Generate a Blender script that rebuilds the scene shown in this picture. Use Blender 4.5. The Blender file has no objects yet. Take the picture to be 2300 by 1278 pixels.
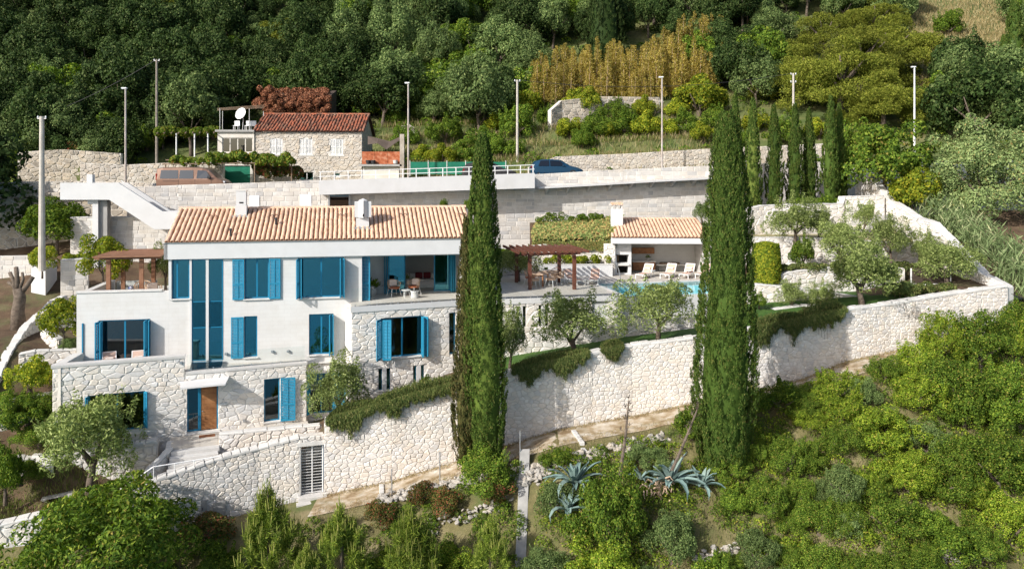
import bpy, math, random
import numpy as np
from mathutils import Matrix, Vector

# ---------------------------------------------------------------- camera, sky, sun, exposure
SC = bpy.context.scene
COL = SC.collection
F, CX, HY, CZ = 1790.0, 1150.0, 400.0, 12.6     # focal length in photo pixels, centre column, horizon row, camera height
cam_d = bpy.data.cameras.new('camera')
cam = bpy.data.objects.new('camera', cam_d)
COL.objects.link(cam)
cam.location = (0, 0, CZ)
cam.rotation_euler = (math.radians(90), 0, 0)
cam_d.sensor_width = 36.0
cam_d.lens = 36.0 * F / 2300.0
cam_d.shift_y = (HY - 639.0) / 2300.0
cam_d.clip_end = 6000
SC.camera = cam

SUN_AZ, SUN_EL = math.radians(45), math.radians(31)       # the sun stands behind the camera, to its left
to_sun = Vector((-math.sin(SUN_AZ) * math.cos(SUN_EL), -math.cos(SUN_AZ) * math.cos(SUN_EL), math.sin(SUN_EL)))
world = bpy.data.worlds.new('World')
SC.world = world
world.use_nodes = True
wn = world.node_tree
for n in list(wn.nodes):
    wn.nodes.remove(n)
sky = wn.nodes.new('ShaderNodeTexSky')
sky.sky_type = 'NISHITA'
sky.sun_disc = False
sky.sun_elevation = SUN_EL
sky.sun_rotation = math.atan2(to_sun.x, to_sun.y)
sky.air_density = 0.8
sky.dust_density = 2.6
sky.ozone_density = 0.7
bg = wn.nodes.new('ShaderNodeBackground')
bg.inputs['Strength'].default_value = 0.14
wo = wn.nodes.new('ShaderNodeOutputWorld')
wn.links.new(sky.outputs[0], bg.inputs['Color'])
wn.links.new(bg.outputs[0], wo.inputs['Surface'])

sun_d = bpy.data.lights.new('sun', 'SUN')
sun_d.energy = 4.4
sun_d.angle = math.radians(0.6)
sun_d.color = (1.0, 0.965, 0.915)
sun = bpy.data.objects.new('sun', sun_d)
COL.objects.link(sun)
sun.location = to_sun * 80
sun.rotation_euler = (-to_sun).to_track_quat('-Z', 'Y').to_euler()

SC.view_settings.view_transform = 'Standard'
SC.view_settings.look = 'None'
SC.view_settings.gamma = 1.0
SC.view_settings.exposure = 0.20
SC.cycles.max_bounces = 6
SC.cycles.diffuse_bounces = 3
SC.cycles.glossy_bounces = 3
SC.cycles.transmission_bounces = 4
SC.cycles.transparent_max_bounces = 10
SC.cycles.caustics_reflective = False
SC.cycles.caustics_refractive = False

# ---------------------------------------------------------------- helpers
RNG = random.Random(7)
NP = np.random.RandomState(11)
WM = {}                                  # world matrix of every object that can be a parent

def P(px, py, d):
    return Vector(((px - CX) / F * d, d, CZ - (py - HY) / F * d))

class Fr:
    """A frame standing on the ground plan: u along a wall, v into it, z up."""
    def __init__(s, x, y, deg, z=0.0):
        s.x, s.y, s.a = x, y, math.radians(deg)
        s.c, s.s = math.cos(s.a), math.sin(s.a)
        s.M = Matrix.Translation((x, y, z)) @ Matrix.Rotation(s.a, 4, 'Z')
    @staticmethod
    def at(px, d, deg):
        return Fr((px - CX) / F * d, d, deg)
    def xy(s, u, v=0):
        return (s.x + u * s.c - v * s.s, s.y + u * s.s + v * s.c)
    def w(s, u, v, z):
        x, y = s.xy(u, v)
        return Vector((x, y, z))
    def u(s, px, v=0):
        k = (px - CX) / F
        x0, y0 = s.xy(0, v)
        return (k * y0 - x0) / (s.c - k * s.s)
    def z(s, px, py, v=0):
        return CZ - (py - HY) / F * s.xy(s.u(px, v), v)[1]
    def uz(s, px, py, v=0):
        return s.u(px, v), s.z(px, py, v)
    def loc(s, p):
        dx, dy = p[0] - s.x, p[1] - s.y
        return (dx * s.c + dy * s.s, -dx * s.s + dy * s.c)
    def child(s, u, v, deg=0, z=0):
        x, y = s.xy(u, v)
        return Fr(x, y, math.degrees(s.a) + deg, z)

class MB:
    def __init__(s):
        s.v, s.f = [], []
    def add(s, vs, fs):
        o = len(s.v)
        s.v.extend([tuple(p) for p in vs])
        s.f.extend([tuple(i + o for i in f) for f in fs])
        return s
    def box(s, x0, x1, y0, y1, z0, z1, ch=0.0):
        if ch <= 0:
            vs = [(x, y, z) for z in (z0, z1) for (x, y) in ((x0, y0), (x1, y0), (x1, y1), (x0, y1))]
            return s.add(vs, [(3, 2, 1, 0), (4, 5, 6, 7), (0, 1, 5, 4), (1, 2, 6, 5), (2, 3, 7, 6), (3, 0, 4, 7)])
        c = ch
        def ring(i, z):
            return [(x0 + i, y0 + i, z), (x1 - i, y0 + i, z), (x1 - i, y1 - i, z), (x0 + i, y1 - i, z)]
        vs = ring(c, z0) + ring(0, z0 + c) + ring(0, z1 - c) + ring(c, z1)
        fs = [(3, 2, 1, 0), (12, 13, 14, 15)]
        for r in range(3):
            for k in range(4):
                a, b = r * 4 + k, r * 4 + (k + 1) % 4
                fs.append((a, b, b + 4, a + 4))
        return s.add(vs, fs)
    def prism(s, poly, y0, y1):
        """poly in (x, z); extruded along y."""
        n = len(poly)
        vs = [(p[0], y0, p[1]) for p in poly] + [(p[0], y1, p[1]) for p in poly]
        return s.add(vs, [tuple(range(n)), tuple(range(2 * n - 1, n - 1, -1))] + [((i + 1) % n, i, i + n, (i + 1) % n + n) for i in range(n)])
    def slab(s, poly, z0, z1):
        """poly in (x, y), counter-clockwise; z may be numbers or lists per corner."""
        n = len(poly)
        a = z0 if isinstance(z0, (list, tuple)) else [z0] * n
        b = z1 if isinstance(z1, (list, tuple)) else [z1] * n
        vs = [(p[0], p[1], a[i]) for i, p in enumerate(poly)] + [(p[0], p[1], b[i]) for i, p in enumerate(poly)]
        return s.add(vs, [tuple(range(n - 1, -1, -1)), tuple(range(n, 2 * n))] + [(i, (i + 1) % n, (i + 1) % n + n, i + n) for i in range(n)])
    def bar(s, a, b, w, h=None, up=(0, 0, 1)):
        a, b = Vector(a), Vector(b)
        h = w if h is None else h
        d = (b - a).normalized()
        upv = Vector(up)
        if abs(d.dot(upv)) > 0.98:
            upv = Vector((0, 1, 0))
        r = d.cross(upv).normalized() * w / 2
        t = r.cross(d).normalized() * h / 2
        vs = [p + q for p in (a, b) for q in (-r - t, r - t, r + t, -r + t)]
        return s.add(vs, [(0, 1, 2, 3), (7, 6, 5, 4), (0, 4, 5, 1), (1, 5, 6, 2), (2, 6, 7, 3), (3, 7, 4, 0)])
    def tube(s, pts, rad, n=8, cap=True):
        pts = [Vector(p) for p in pts]
        rad = list(rad) if isinstance(rad, (list, tuple)) else [rad] * len(pts)
        vs, fs = [], []
        ref = None
        for i, p in enumerate(pts):
            d = (pts[min(i + 1, len(pts) - 1)] - pts[max(i - 1, 0)]).normalized()
            if ref is None:
                ref = Vector((1, 0, 0)) if abs(d.x) < 0.9 else Vector((0, 1, 0))
            r = (ref - d * ref.dot(d)).normalized()
            ref = r
            q = d.cross(r)
            for k in range(n):
                a = 2 * math.pi * k / n
                vs.append(p + (r * math.cos(a) + q * math.sin(a)) * rad[i])
        for i in range(len(pts) - 1):
            for k in range(n):
                a, b = i * n + k, i * n + (k + 1) % n
                fs.append((a, b, b + n, a + n))
        if cap:
            fs.append(tuple(range(n - 1, -1, -1)))
            fs.append(tuple((len(pts) - 1) * n + k for k in range(n)))
        return s.add(vs, fs)
    def lathe(s, prof, n=16, c=(0, 0, 0)):
        vs, fs = [], []
        for (r, z) in prof:
            for k in range(n):
                a = 2 * math.pi * k / n
                vs.append((c[0] + r * math.cos(a), c[1] + r * math.sin(a), c[2] + z))
        for i in range(len(prof) - 1):
            for k in range(n):
                a, b = i * n + k, i * n + (k + 1) % n
                fs.append((a, b, b + n, a + n))
        fs.append(tuple(range(n - 1, -1, -1)))
        fs.append(tuple((len(prof) - 1) * n + k for k in range(n)))
        return s.add(vs, fs)
    def mesh(s, name, mat=None, smooth=False):
        me = bpy.data.meshes.new(name)
        me.from_pydata(s.v, [], s.f)
        if mat:
            me.materials.append(mat)
        if smooth:
            me.shade_smooth()
        return me
    def build(s, name, mat, parent=None, frame=None, smooth=False):
        return link(name, s.mesh(name, mat, smooth), parent, frame)

def link(name, me, parent=None, frame=None):
    """Link a mesh whose vertices are in `frame` (a Fr, a Matrix or None = world)."""
    o = bpy.data.objects.new(name, me)
    COL.objects.link(o)
    M = frame.M if isinstance(frame, Fr) else (frame if frame is not None else Matrix.Identity(4))
    if parent is not None:
        o.parent = parent
        o.matrix_local = WM[parent.name].inverted() @ M
    else:
        o.matrix_world = M
    WM[o.name] = M.copy()
    return o

def tag(o, label=None, cat=None, group=None, kind=None):
    if label: o['label'] = label
    if cat: o['category'] = cat
    if group: o['group'] = group
    if kind: o['kind'] = kind
    return o

def thing(name, label, cat, loc=(0, 0, 0), rz=0.0, group=None):
    o = bpy.data.objects.new(name, None)
    COL.objects.link(o)
    M = Matrix.Translation(loc) @ Matrix.Rotation(rz, 4, 'Z')
    o.matrix_world = M
    o.empty_display_size = 0.2
    WM[o.name] = M
    return tag(o, label, cat, group)

def copy_tree(root, loc, rz=0.0, sc=1.0, label=None, group=None, cat=None):
    """A copy of a thing and of each of its parts; copies share mesh data."""
    r = root.copy()
    COL.objects.link(r)
    s3 = sc if isinstance(sc, (tuple, list)) else (sc, sc, sc)
    r.location = loc
    r.rotation_euler = (0, 0, rz)
    r.scale = s3
    tag(r, label, cat, group)
    for ch in root.children:
        c = ch.copy()
        COL.objects.link(c)
        c.parent = r
        for g in ch.children:
            d = g.copy()
            COL.objects.link(d)
            d.parent = c
    return r

def place(root, loc, rz=0.0, sc=1.0):
    root.location = loc
    root.rotation_euler = (0, 0, rz)
    root.scale = sc if isinstance(sc, (tuple, list)) else (sc, sc, sc)
    return root

def np_mesh(name, V, Fc, mat=None, smooth=False):
    """Quick mesh from arrays; Fc is (m, 3) or (m, 4)."""
    V = np.asarray(V, dtype=np.float32)
    Fc = np.asarray(Fc, dtype=np.int32)
    k = Fc.shape[1]
    me = bpy.data.meshes.new(name)
    me.vertices.add(len(V))
    me.vertices.foreach_set('co', V.ravel())
    me.loops.add(Fc.size)
    me.loops.foreach_set('vertex_index', Fc.ravel())
    me.polygons.add(len(Fc))
    me.polygons.foreach_set('loop_start', np.arange(0, Fc.size, k, dtype=np.int32))
    me.update(calc_edges=True)
    if mat:
        me.materials.append(mat)
    if smooth:
        me.shade_smooth()
    return me

def wall_holes(mb, u0, u1, z0, z1, holes, t=0.3, y=0.0):
    """A wall slab in (u, z) with rectangular openings and their reveals; front face at y, back at y + t."""
    us = sorted({u0, u1} | {min(max(a, u0), u1) for h in holes for a in h[:2]})
    zs = sorted({z0, z1} | {min(max(a, z0), z1) for h in holes for a in h[2:]})
    def open_at(a, b):
        return any(h[0] < a < h[1] and h[2] < b < h[3] for h in holes)
    for i in range(len(us) - 1):
        for j in range(len(zs) - 1):
            a0, a1, b0, b1 = us[i], us[i + 1], zs[j], zs[j + 1]
            if a1 - a0 < 1e-6 or b1 - b0 < 1e-6 or open_at((a0 + a1) / 2, (b0 + b1) / 2):
                continue
            mb.add([(a0, y, b0), (a1, y, b0), (a1, y, b1), (a0, y, b1)], [(0, 1, 2, 3)])
            mb.add([(a0, y + t, b0), (a1, y + t, b0), (a1, y + t, b1), (a0, y + t, b1)], [(3, 2, 1, 0)])
    for (a0, a1, b0, b1) in list(holes):
        a0, a1, b0, b1 = max(a0, u0), min(a1, u1), max(b0, z0), min(b1, z1)
        mb.add([(a0, y, b0), (a0, y + t, b0), (a0, y + t, b1), (a0, y, b1)], [(0, 1, 2, 3)])
        mb.add([(a1, y, b0), (a1, y + t, b0), (a1, y + t, b1), (a1, y, b1)], [(3, 2, 1, 0)])
        mb.add([(a0, y, b0), (a1, y, b0), (a1, y + t, b0), (a0, y + t, b0)], [(0, 1, 2, 3)])
        mb.add([(a0, y, b1), (a1, y, b1), (a1, y + t, b1), (a0, y + t, b1)], [(3, 2, 1, 0)])
    mb.add([(u0, y, z0), (u0, y + t, z0), (u0, y + t, z1), (u0, y, z1)], [(3, 2, 1, 0)])
    mb.add([(u1, y, z0), (u1, y + t, z0), (u1, y + t, z1), (u1, y, z1)], [(0, 1, 2, 3)])
    mb.add([(u0, y, z1), (u1, y, z1), (u1, y + t, z1), (u0, y + t, z1)], [(0, 1, 2, 3)])
    mb.add([(u0, y, z0), (u1, y, z0), (u1, y + t, z0), (u0, y + t, z0)], [(3, 2, 1, 0)])
    return mb

# ---------------------------------------------------------------- stones laid in a wall face
def clip(poly, nx, nz, c):
    """Keep the side nx*x + nz*z <= c."""
    out = []
    n = len(poly)
    for i in range(n):
        a, b = poly[i], poly[(i + 1) % n]
        da, db = nx * a[0] + nz * a[1] - c, nx * b[0] + nz * b[1] - c
        if da <= 0:
            out.append(a)
        if (da < 0 < db) or (db < 0 < da):
            t = da / (da - db)
            out.append((a[0] + (b[0] - a[0]) * t, a[1] + (b[1] - a[1]) * t))
    return out

def area(poly):
    return 0.5 * sum(poly[i][0] * poly[(i + 1) % len(poly)][1] - poly[(i + 1) % len(poly)][0] * poly[i][1] for i in range(len(poly)))

def tidy(poly, eps):
    out = []
    for p in poly:
        if not out or math.hypot(p[0] - out[-1][0], p[1] - out[-1][1]) > eps:
            out.append(p)
    if len(out) > 2 and math.hypot(out[0][0] - out[-1][0], out[0][1] - out[-1][1]) <= eps:
        out.pop()
    return out

def fit_outline(cell, outline, holes, seed):
    n = len(outline)
    for i in range(n):
        a, b = outline[i], outline[(i + 1) % n]
        ex, ez = b[0] - a[0], b[1] - a[1]
        l = math.hypot(ex, ez)
        if l < 1e-6:
            continue
        nx, nz = ez / l, -ex / l
        cell = clip(cell, nx, nz, nx * a[0] + nz * a[1])
        if len(cell) < 3:
            return None
    for (a0, a1, b0, b1) in holes:
        if a0 < seed[0] < a1 and b0 < seed[1] < b1:
            return None
        if max(p[0] for p in cell) <= a0 or min(p[0] for p in cell) >= a1 or max(p[1] for p in cell) <= b0 or min(p[1] for p in cell) >= b1:
            continue
        d = [(a0 - seed[0], 1, 0, a0), (seed[0] - a1, -1, 0, -a1), (b0 - seed[1], 0, 1, b0), (seed[1] - b1, 0, -1, -b1)]
        _, nx, nz, c = max(d)
        cell = clip(cell, nx, nz, c)
        if len(cell) < 3:
            return None
    return cell

def rubble_cells(outline, holes, cw, chh, rng, gap=0.05, jit=0.42):
    xs = [p[0] for p in outline]; zs = [p[1] for p in outline]
    i0, i1 = int(math.floor(min(xs) / cw)) - 1, int(math.ceil(max(xs) / cw)) + 1
    j0, j1 = int(math.floor(min(zs) / chh)) - 1, int(math.ceil(max(zs) / chh)) + 1
    S = {}
    for j in range(j0 - 2, j1 + 3):
        for i in range(i0 - 2, i1 + 3):
            S[i, j] = (i + 0.5 * (j % 2) + rng.uniform(-jit, jit), j + rng.uniform(-jit, jit) * 0.9) if rng.random() > .13 else None
    out = []
    for j in range(j0, j1 + 1):
        for i in range(i0, i1 + 1):
            if S[i, j] is None:
                continue
            sx, sz = S[i, j]
            px, pz = sx * cw, sz * chh
            if px < min(xs) - cw or px > max(xs) + cw or pz < min(zs) - chh or pz > max(zs) + chh:
                continue
            cell = [(sx - 1.3, sz - 1.3), (sx + 1.3, sz - 1.3), (sx + 1.3, sz + 1.3), (sx - 1.3, sz + 1.3)]
            for dj in (-2, -1, 0, 1, 2):
                for di in (-2, -1, 0, 1, 2):
                    if (di == 0 and dj == 0) or S[i + di, j + dj] is None:
                        continue
                    ox, oz = S[i + di, j + dj]
                    nx, nz = ox - sx, oz - sz
                    l = math.hypot(nx, nz)
                    if l > 2.6 or l < 1e-4:
                        continue
                    nx /= l; nz /= l
                    cell = clip(cell, nx, nz, nx * sx + nz * sz + l / 2 - gap)
                    if len(cell) < 3:
                        break
                if len(cell) < 3:
                    break
            if len(cell) < 3:
                continue
            cell = [(p[0] * cw, p[1] * chh) for p in cell]
            cell = fit_outline(cell, outline, holes, (px, pz))
            if not cell:
                continue
            cell = tidy(cell, 0.14 * chh)
            if len(cell) >= 3 and area(cell) > 0.12 * cw * chh:
                out.append(cell)
    return out

def ashlar_cells(outline, holes, bw, bh, rng, gap=0.012):
    xs = [p[0] for p in outline]; zs = [p[1] for p in outline]
    out = []
    z = min(zs)
    while z < max(zs):
        h = bh * rng.uniform(0.8, 1.2)
        x = min(xs) - rng.uniform(0, bw)
        while x < max(xs):
            w = bw * rng.uniform(0.6, 1.5)
            g = gap
            cell = [(x + g, z + g), (x + w - g, z + g), (x + w - g, z + h - g), (x + g, z + h - g)]
            cell = fit_outline(cell, outline, holes, (x + w / 2, z + h / 2))
            if cell:
                cell = tidy(cell, 0.02)
                if len(cell) >= 3 and area(cell) > 0.15 * bw * bh:
                    out.append(cell)
            x += w
        z += h
    return out

def stone_geo(cell, rng, proud, edge):
    """A dressed or rough block standing proud of the wall face (y = 0, outwards is -y)."""
    n = len(cell)
    cx = sum(p[0] for p in cell) / n; cz = sum(p[1] for p in cell) / n
    p = proud * rng.uniform(0.55, 1.3)
    tx, tz = rng.uniform(-.12, .12), rng.uniform(-.12, .12)
    k = 1.0 - edge * rng.uniform(0.75, 1.25)
    jx, jz = rng.uniform(-.1, .1) * (cell[0][0] - cx), rng.uniform(-.1, .1) * (cell[0][1] - cz)
    vs = [(a, 0.015, b) for a, b in cell]
    vs += [(cx + (a - cx) * .985, -p * .45, cz + (b - cz) * .985) for a, b in cell]
    vs += [(cx + jx + (a - cx) * k, -p + (a - cx) * tx * proud * 4 + (b - cz) * tz * proud * 4 + rng.uniform(-.1, .1) * p, cz + jz + (b - cz) * k) for a, b in cell]
    fs = []
    for r in range(2):
        for i in range(n):
            a, b = r * n + i, r * n + (i + 1) % n
            fs.append((a, b, b + n, a + n))
    fs.append(tuple(2 * n + i for i in range(n)))
    return vs, fs

def lay_stones(cells_frames, parent, mat, rng, proud=0.05, edge=0.25, most=300, name='stone'):
    """cells_frames: (cell, frame). The largest `most` become objects of their own, the rest one joined part."""
    cf = sorted(cells_frames, key=lambda c: -area(c[0]))
    rest = MB()
    base = WM[parent.name].inverted()
    for i, (cell, fr) in enumerate(cf):
        vs, fs = stone_geo(cell, rng, proud, edge)
        if i < most:
            me = bpy.data.meshes.new(name)
            me.from_pydata(vs, [], fs)
            me.materials.append(mat)
            link(name, me, parent, fr)
        else:
            M = base @ fr.M
            rest.add([M @ Vector(v) for v in vs], fs)
    if rest.v:
        o = rest.build(name + '_fill', mat, parent, WM[parent.name])
        o['kind'] = 'stuff'

def seg_frames(pts):
    """pts: (x, y, ztop, zbot) -> [(frame, length, a, b)]"""
    out = []
    for a, b in zip(pts, pts[1:]):
        dx, dy = b[0] - a[0], b[1] - a[1]
        out.append((Fr(a[0], a[1], math.degrees(math.atan2(dy, dx))), math.hypot(dx, dy), a, b))
    return out

def masonry(name, label, pts, thick=0.45, cw=0.42, ch=0.3, proud=0.05, edge=0.25, most=300, kind='rubble', stone=None, mortar=None,
            coping=True, cop_h=0.14, cop_mat=None, cop_len=0.55, cat='wall', parent=None, group=None, seed=1, gap=0.05, cop_over=0.05, stones_from=None):
    """A free wall along plan points: mortar body, single stones on its face, coping stones on top."""
    rng = random.Random(seed)
    if parent is None:
        root = thing(name, label, cat, (pts[0][0], pts[0][1], pts[0][3]), group=group)
    else:
        root = parent
    body = MB()
    cells = []
    segs = seg_frames(pts)
    for (fr, L, a, b) in segs:
        e = 0.06
        poly = [(0, a[3]), (L, b[3]), (L, b[2]), (0, a[2])]
        M = fr.M
        vs = [M @ Vector((p[0] + (e if p[0] > 0 else 0), yy, p[1])) for yy in (0.0, thick) for p in poly]
        body.add(vs, [(0, 1, 2, 3), (7, 6, 5, 4), (0, 4, 5, 1), (1, 5, 6, 2), (2, 6, 7, 3), (3, 7, 4, 0)])
        lo = poly
        if stones_from is not None:
            lo = [(0, max(a[3], stones_from)), (L, max(b[3], stones_from)), (L, b[2]), (0, a[2])]
        cs = rubble_cells(lo, [], cw, ch, rng, gap) if kind == 'rubble' else ashlar_cells(lo, [], cw, ch, rng)
        cells += [(c, fr) for c in cs]
    body.build('core', mortar, root)
    lay_stones(cells, root, stone, rng, proud, edge, most)
    if coping:
        rest = MB()
        cnt = 0
        for (fr, L, a, b) in segs:
            n = max(1, int(round(L / cop_len)))
            for i in range(n):
                t0, t1 = i / n, (i + 1) / n
                u0, u1 = L * t0 + .006, L * t1 - .006
                za, zb = a[2] + (b[2] - a[2]) * t0, a[2] + (b[2] - a[2]) * t1
                o1, o2, hh = rng.uniform(.5, 1.4) * cop_over, rng.uniform(.5, 1.4) * cop_over, cop_h * rng.uniform(.75, 1.25)
                c = .03
                vs = [(u0, -o1, za + .004), (u1, -o2, zb + .004), (u1, thick + o2, zb + .004), (u0, thick + o1, za + .004),
                      (u0, -o1, za + hh * .6), (u1, -o2, zb + hh * .6), (u1, thick + o2, zb + hh * .6), (u0, thick + o1, za + hh * .6),
                      (u0 + c, -o1 + c, za + hh), (u1 - c, -o2 + c, zb + hh), (u1 - c, thick + o2 - c, zb + hh), (u0 + c, thick + o1 - c, za + hh)]
                fs = [(8, 9, 10, 11)] + [(r + k, r + (k + 1) % 4, r + 4 + (k + 1) % 4, r + 4 + k) for r in (0, 4) for k in range(4)]
                MB().add(vs, fs).build('coping_stone', cop_mat or stone, root, fr)
    return root

# ---------------------------------------------------------------- materials
def new_mat(name):
    m = bpy.data.materials.new(name)
    m.use_nodes = True
    nt = m.node_tree
    for n in list(nt.nodes):
        nt.nodes.remove(n)
    out = nt.nodes.new('ShaderNodeOutputMaterial')
    return m, nt, out

def N(nt, t, **kw):
    n = nt.nodes.new(t)
    for k, v in kw.items():
        if k in n.inputs:
            n.inputs[k].default_value = v
        else:
            setattr(n, k, v)
    return n

def ramp(nt, fac, cols):
    r = nt.nodes.new('ShaderNodeValToRGB')
    el = r.color_ramp.elements
    while len(el) < len(cols):
        el.new(0.5)
    for e, (p, c) in zip(el, cols):
        e.position = p
        e.color = (c[0], c[1], c[2], 1)
    nt.links.new(fac, r.inputs['Fac'])
    return r

def rand_value(nt):
    """A random number that differs from object to object and from loose piece to loose piece."""
    g = N(nt, 'ShaderNodeNewGeometry')
    oi = N(nt, 'ShaderNodeObjectInfo')
    a = N(nt, 'ShaderNodeMath', operation='ADD')
    nt.links.new(g.outputs['Random Per Island'], a.inputs[0])
    nt.links.new(oi.outputs['Random'], a.inputs[1])
    f = N(nt, 'ShaderNodeMath', operation='FRACT')
    nt.links.new(a.outputs[0], f.inputs[0])
    return f.outputs[0]

def mix_col(nt, a, b, fac, mode='MIX'):
    m = nt.nodes.new('ShaderNodeMix')
    m.data_type = 'RGBA'
    m.blend_type = mode
    for s, v in ((m.inputs[6], a), (m.inputs[7], b), (m.inputs[0], fac)):
        if hasattr(v, 'is_output') or hasattr(v, 'links'):
            nt.links.new(v, s)
        else:
            s.default_value = v if not isinstance(v, (tuple, list)) else (v[0], v[1], v[2], 1)
    return m.outputs[2]

def surf(name, cols, scale=3.0, rough=0.8, bump=0.0, bscale=20.0, detail=4.0, spec=0.3, metal=0.0, pieces=None, stain=None, dist=0.02, world_tex=False):
    """cols: ramp over noise. pieces: ramp multiplied per loose piece. stain: (colour, scale, amount)."""
    m, nt, out = new_mat(name)
    b = N(nt, 'ShaderNodeBsdfPrincipled')
    b.inputs['Roughness'].default_value = rough
    b.inputs['Specular IOR Level'].default_value = spec
    b.inputs['Metallic'].default_value = metal
    if world_tex:
        g = N(nt, 'ShaderNodeNewGeometry'); co = g.outputs['Position']
    else:
        t = N(nt, 'ShaderNodeTexCoord'); co = t.outputs['Object']
    nz = N(nt, 'ShaderNodeTexNoise', Scale=scale, Detail=detail, Roughness=0.6)
    nt.links.new(co, nz.inputs['Vector'])
    col = ramp(nt, nz.outputs['Fac'], cols).outputs[0]
    if pieces:
        pc = ramp(nt, rand_value(nt), pieces).outputs[0]
        col = mix_col(nt, col, pc, 1.0, 'MULTIPLY')
    if stain:
        n2 = N(nt, 'ShaderNodeTexNoise', Scale=stain[1], Detail=5.0, Roughness=0.65)
        nt.links.new(co, n2.inputs['Vector'])
        fr = ramp(nt, n2.outputs['Fac'], [(0.5, (0, 0, 0)), (0.72, (stain[2],) * 3)])
        col = mix_col(nt, col, stain[0], fr.outputs[0])
    nt.links.new(col, b.inputs['Base Color'])
    if bump > 0:
        nb = N(nt, 'ShaderNodeTexNoise', Scale=bscale, Detail=5.0, Roughness=0.65)
        nt.links.new(co, nb.inputs['Vector'])
        bp = N(nt, 'ShaderNodeBump', Strength=bump, Distance=dist)
        nt.links.new(nb.outputs['Fac'], bp.inputs['Height'])
        nt.links.new(bp.outputs[0], b.inputs['Normal'])
    nt.links.new(b.outputs[0], out.inputs[0])
    return m

def leafmat(name, cols, trans=0.25, rough=0.65, spec=0.10):
    """cols: ramp over a random number per leaf; the lamina lets some light through."""
    m, nt, out = new_mat(name)
    c = ramp(nt, rand_value(nt), cols)
    oi = N(nt, 'ShaderNodeObjectInfo')
    hs = N(nt, 'ShaderNodeHueSaturation')
    mr = N(nt, 'ShaderNodeMapRange')
    mr.inputs['To Min'].default_value = 0.78; mr.inputs['To Max'].default_value = 1.2
    nt.links.new(oi.outputs['Random'], mr.inputs['Value'])
    nt.links.new(mr.outputs[0], hs.inputs['Value'])
    nt.links.new(c.outputs[0], hs.inputs['Color'])
    b = N(nt, 'ShaderNodeBsdfPrincipled')
    b.inputs['Roughness'].default_value = rough
    b.inputs['Specular IOR Level'].default_value = spec
    nt.links.new(hs.outputs[0], b.inputs['Base Color'])
    t = N(nt, 'ShaderNodeBsdfTranslucent')
    hs2 = N(nt, 'ShaderNodeHueSaturation', Value=1.3, Saturation=1.15)
    nt.links.new(hs.outputs[0], hs2.inputs['Color'])
    nt.links.new(hs2.outputs[0], t.inputs['Color'])
    mx = N(nt, 'ShaderNodeMixShader')
    mx.inputs[0].default_value = trans
    nt.links.new(b.outputs[0], mx.inputs[1]); nt.links.new(t.outputs[0], mx.inputs[2])
    nt.links.new(mx.outputs[0], out.inputs[0])
    return m

def glass(name, tint, refl=0.3, rough=0.02, gtint=(.9, .96, 1)):
    """A window pane: part mirror, part tinted see-through."""
    m, nt, out = new_mat(name)
    tr = N(nt, 'ShaderNodeBsdfTransparent'); tr.inputs[0].default_value = (*tint, 1)
    gl = N(nt, 'ShaderNodeBsdfGlossy'); gl.inputs['Roughness'].default_value = rough
    gl.inputs['Color'].default_value = (*gtint, 1)
    fr = N(nt, 'ShaderNodeFresnel', IOR=1.5)
    ad = N(nt, 'ShaderNodeMath', operation='ADD'); ad.inputs[1].default_value = refl
    ad.use_clamp = True
    nt.links.new(fr.outputs[0], ad.inputs[0])
    mx = N(nt, 'ShaderNodeMixShader')
    nt.links.new(ad.outputs[0], mx.inputs[0])
    nt.links.new(tr.outputs[0], mx.inputs[1]); nt.links.new(gl.outputs[0], mx.inputs[2])
    nt.links.new(mx.outputs[0], out.inputs[0])
    return m

def clad(name, c0, c1, cm, bw, bh, rough=0.7, mort=0.012, bump=0.15):
    """Thin stone cladding with faint joints, in the wall's own (x, z)."""
    m, nt, out = new_mat(name)
    t = N(nt, 'ShaderNodeTexCoord')
    sp = N(nt, 'ShaderNodeSeparateXYZ'); nt.links.new(t.outputs['Object'], sp.inputs[0])
    cb = N(nt, 'ShaderNodeCombineXYZ'); nt.links.new(sp.outputs[0], cb.inputs[0]); nt.links.new(sp.outputs[2], cb.inputs[1])
    br = nt.nodes.new('ShaderNodeTexBrick')
    br.inputs['Color1'].default_value = (*c0, 1); br.inputs['Color2'].default_value = (*c1, 1); br.inputs['Mortar'].default_value = (*cm, 1)
    br.inputs['Scale'].default_value = 1.0; br.inputs['Mortar Size'].default_value = mort; br.inputs['Brick Width'].default_value = bw; br.inputs['Row Height'].default_value = bh
    br.inputs['Mortar Smooth'].default_value = 0.3
    nt.links.new(cb.outputs[0], br.inputs['Vector'])
    nz = N(nt, 'ShaderNodeTexNoise', Scale=0.9, Detail=6.0, Roughness=0.7); nt.links.new(t.outputs['Object'], nz.inputs['Vector'])
    r = ramp(nt, nz.outputs['Fac'], [(0.3, (.9, .88, .85)), (0.65, (1, 1, 1))])
    col = mix_col(nt, br.outputs['Color'], r.outputs[0], 1.0, 'MULTIPLY')
    b = N(nt, 'ShaderNodeBsdfPrincipled'); b.inputs['Roughness'].default_value = rough; b.inputs['Specular IOR Level'].default_value = 0.25
    nt.links.new(col, b.inputs['Base Color'])
    bp = N(nt, 'ShaderNodeBump', Strength=bump, Distance=0.01); nt.links.new(br.outputs['Fac'], bp.inputs['Height']); bp.invert = True
    nt.links.new(bp.outputs[0], b.inputs['Normal'])
    nt.links.new(b.outputs[0], out.inputs[0])
    return m

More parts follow.
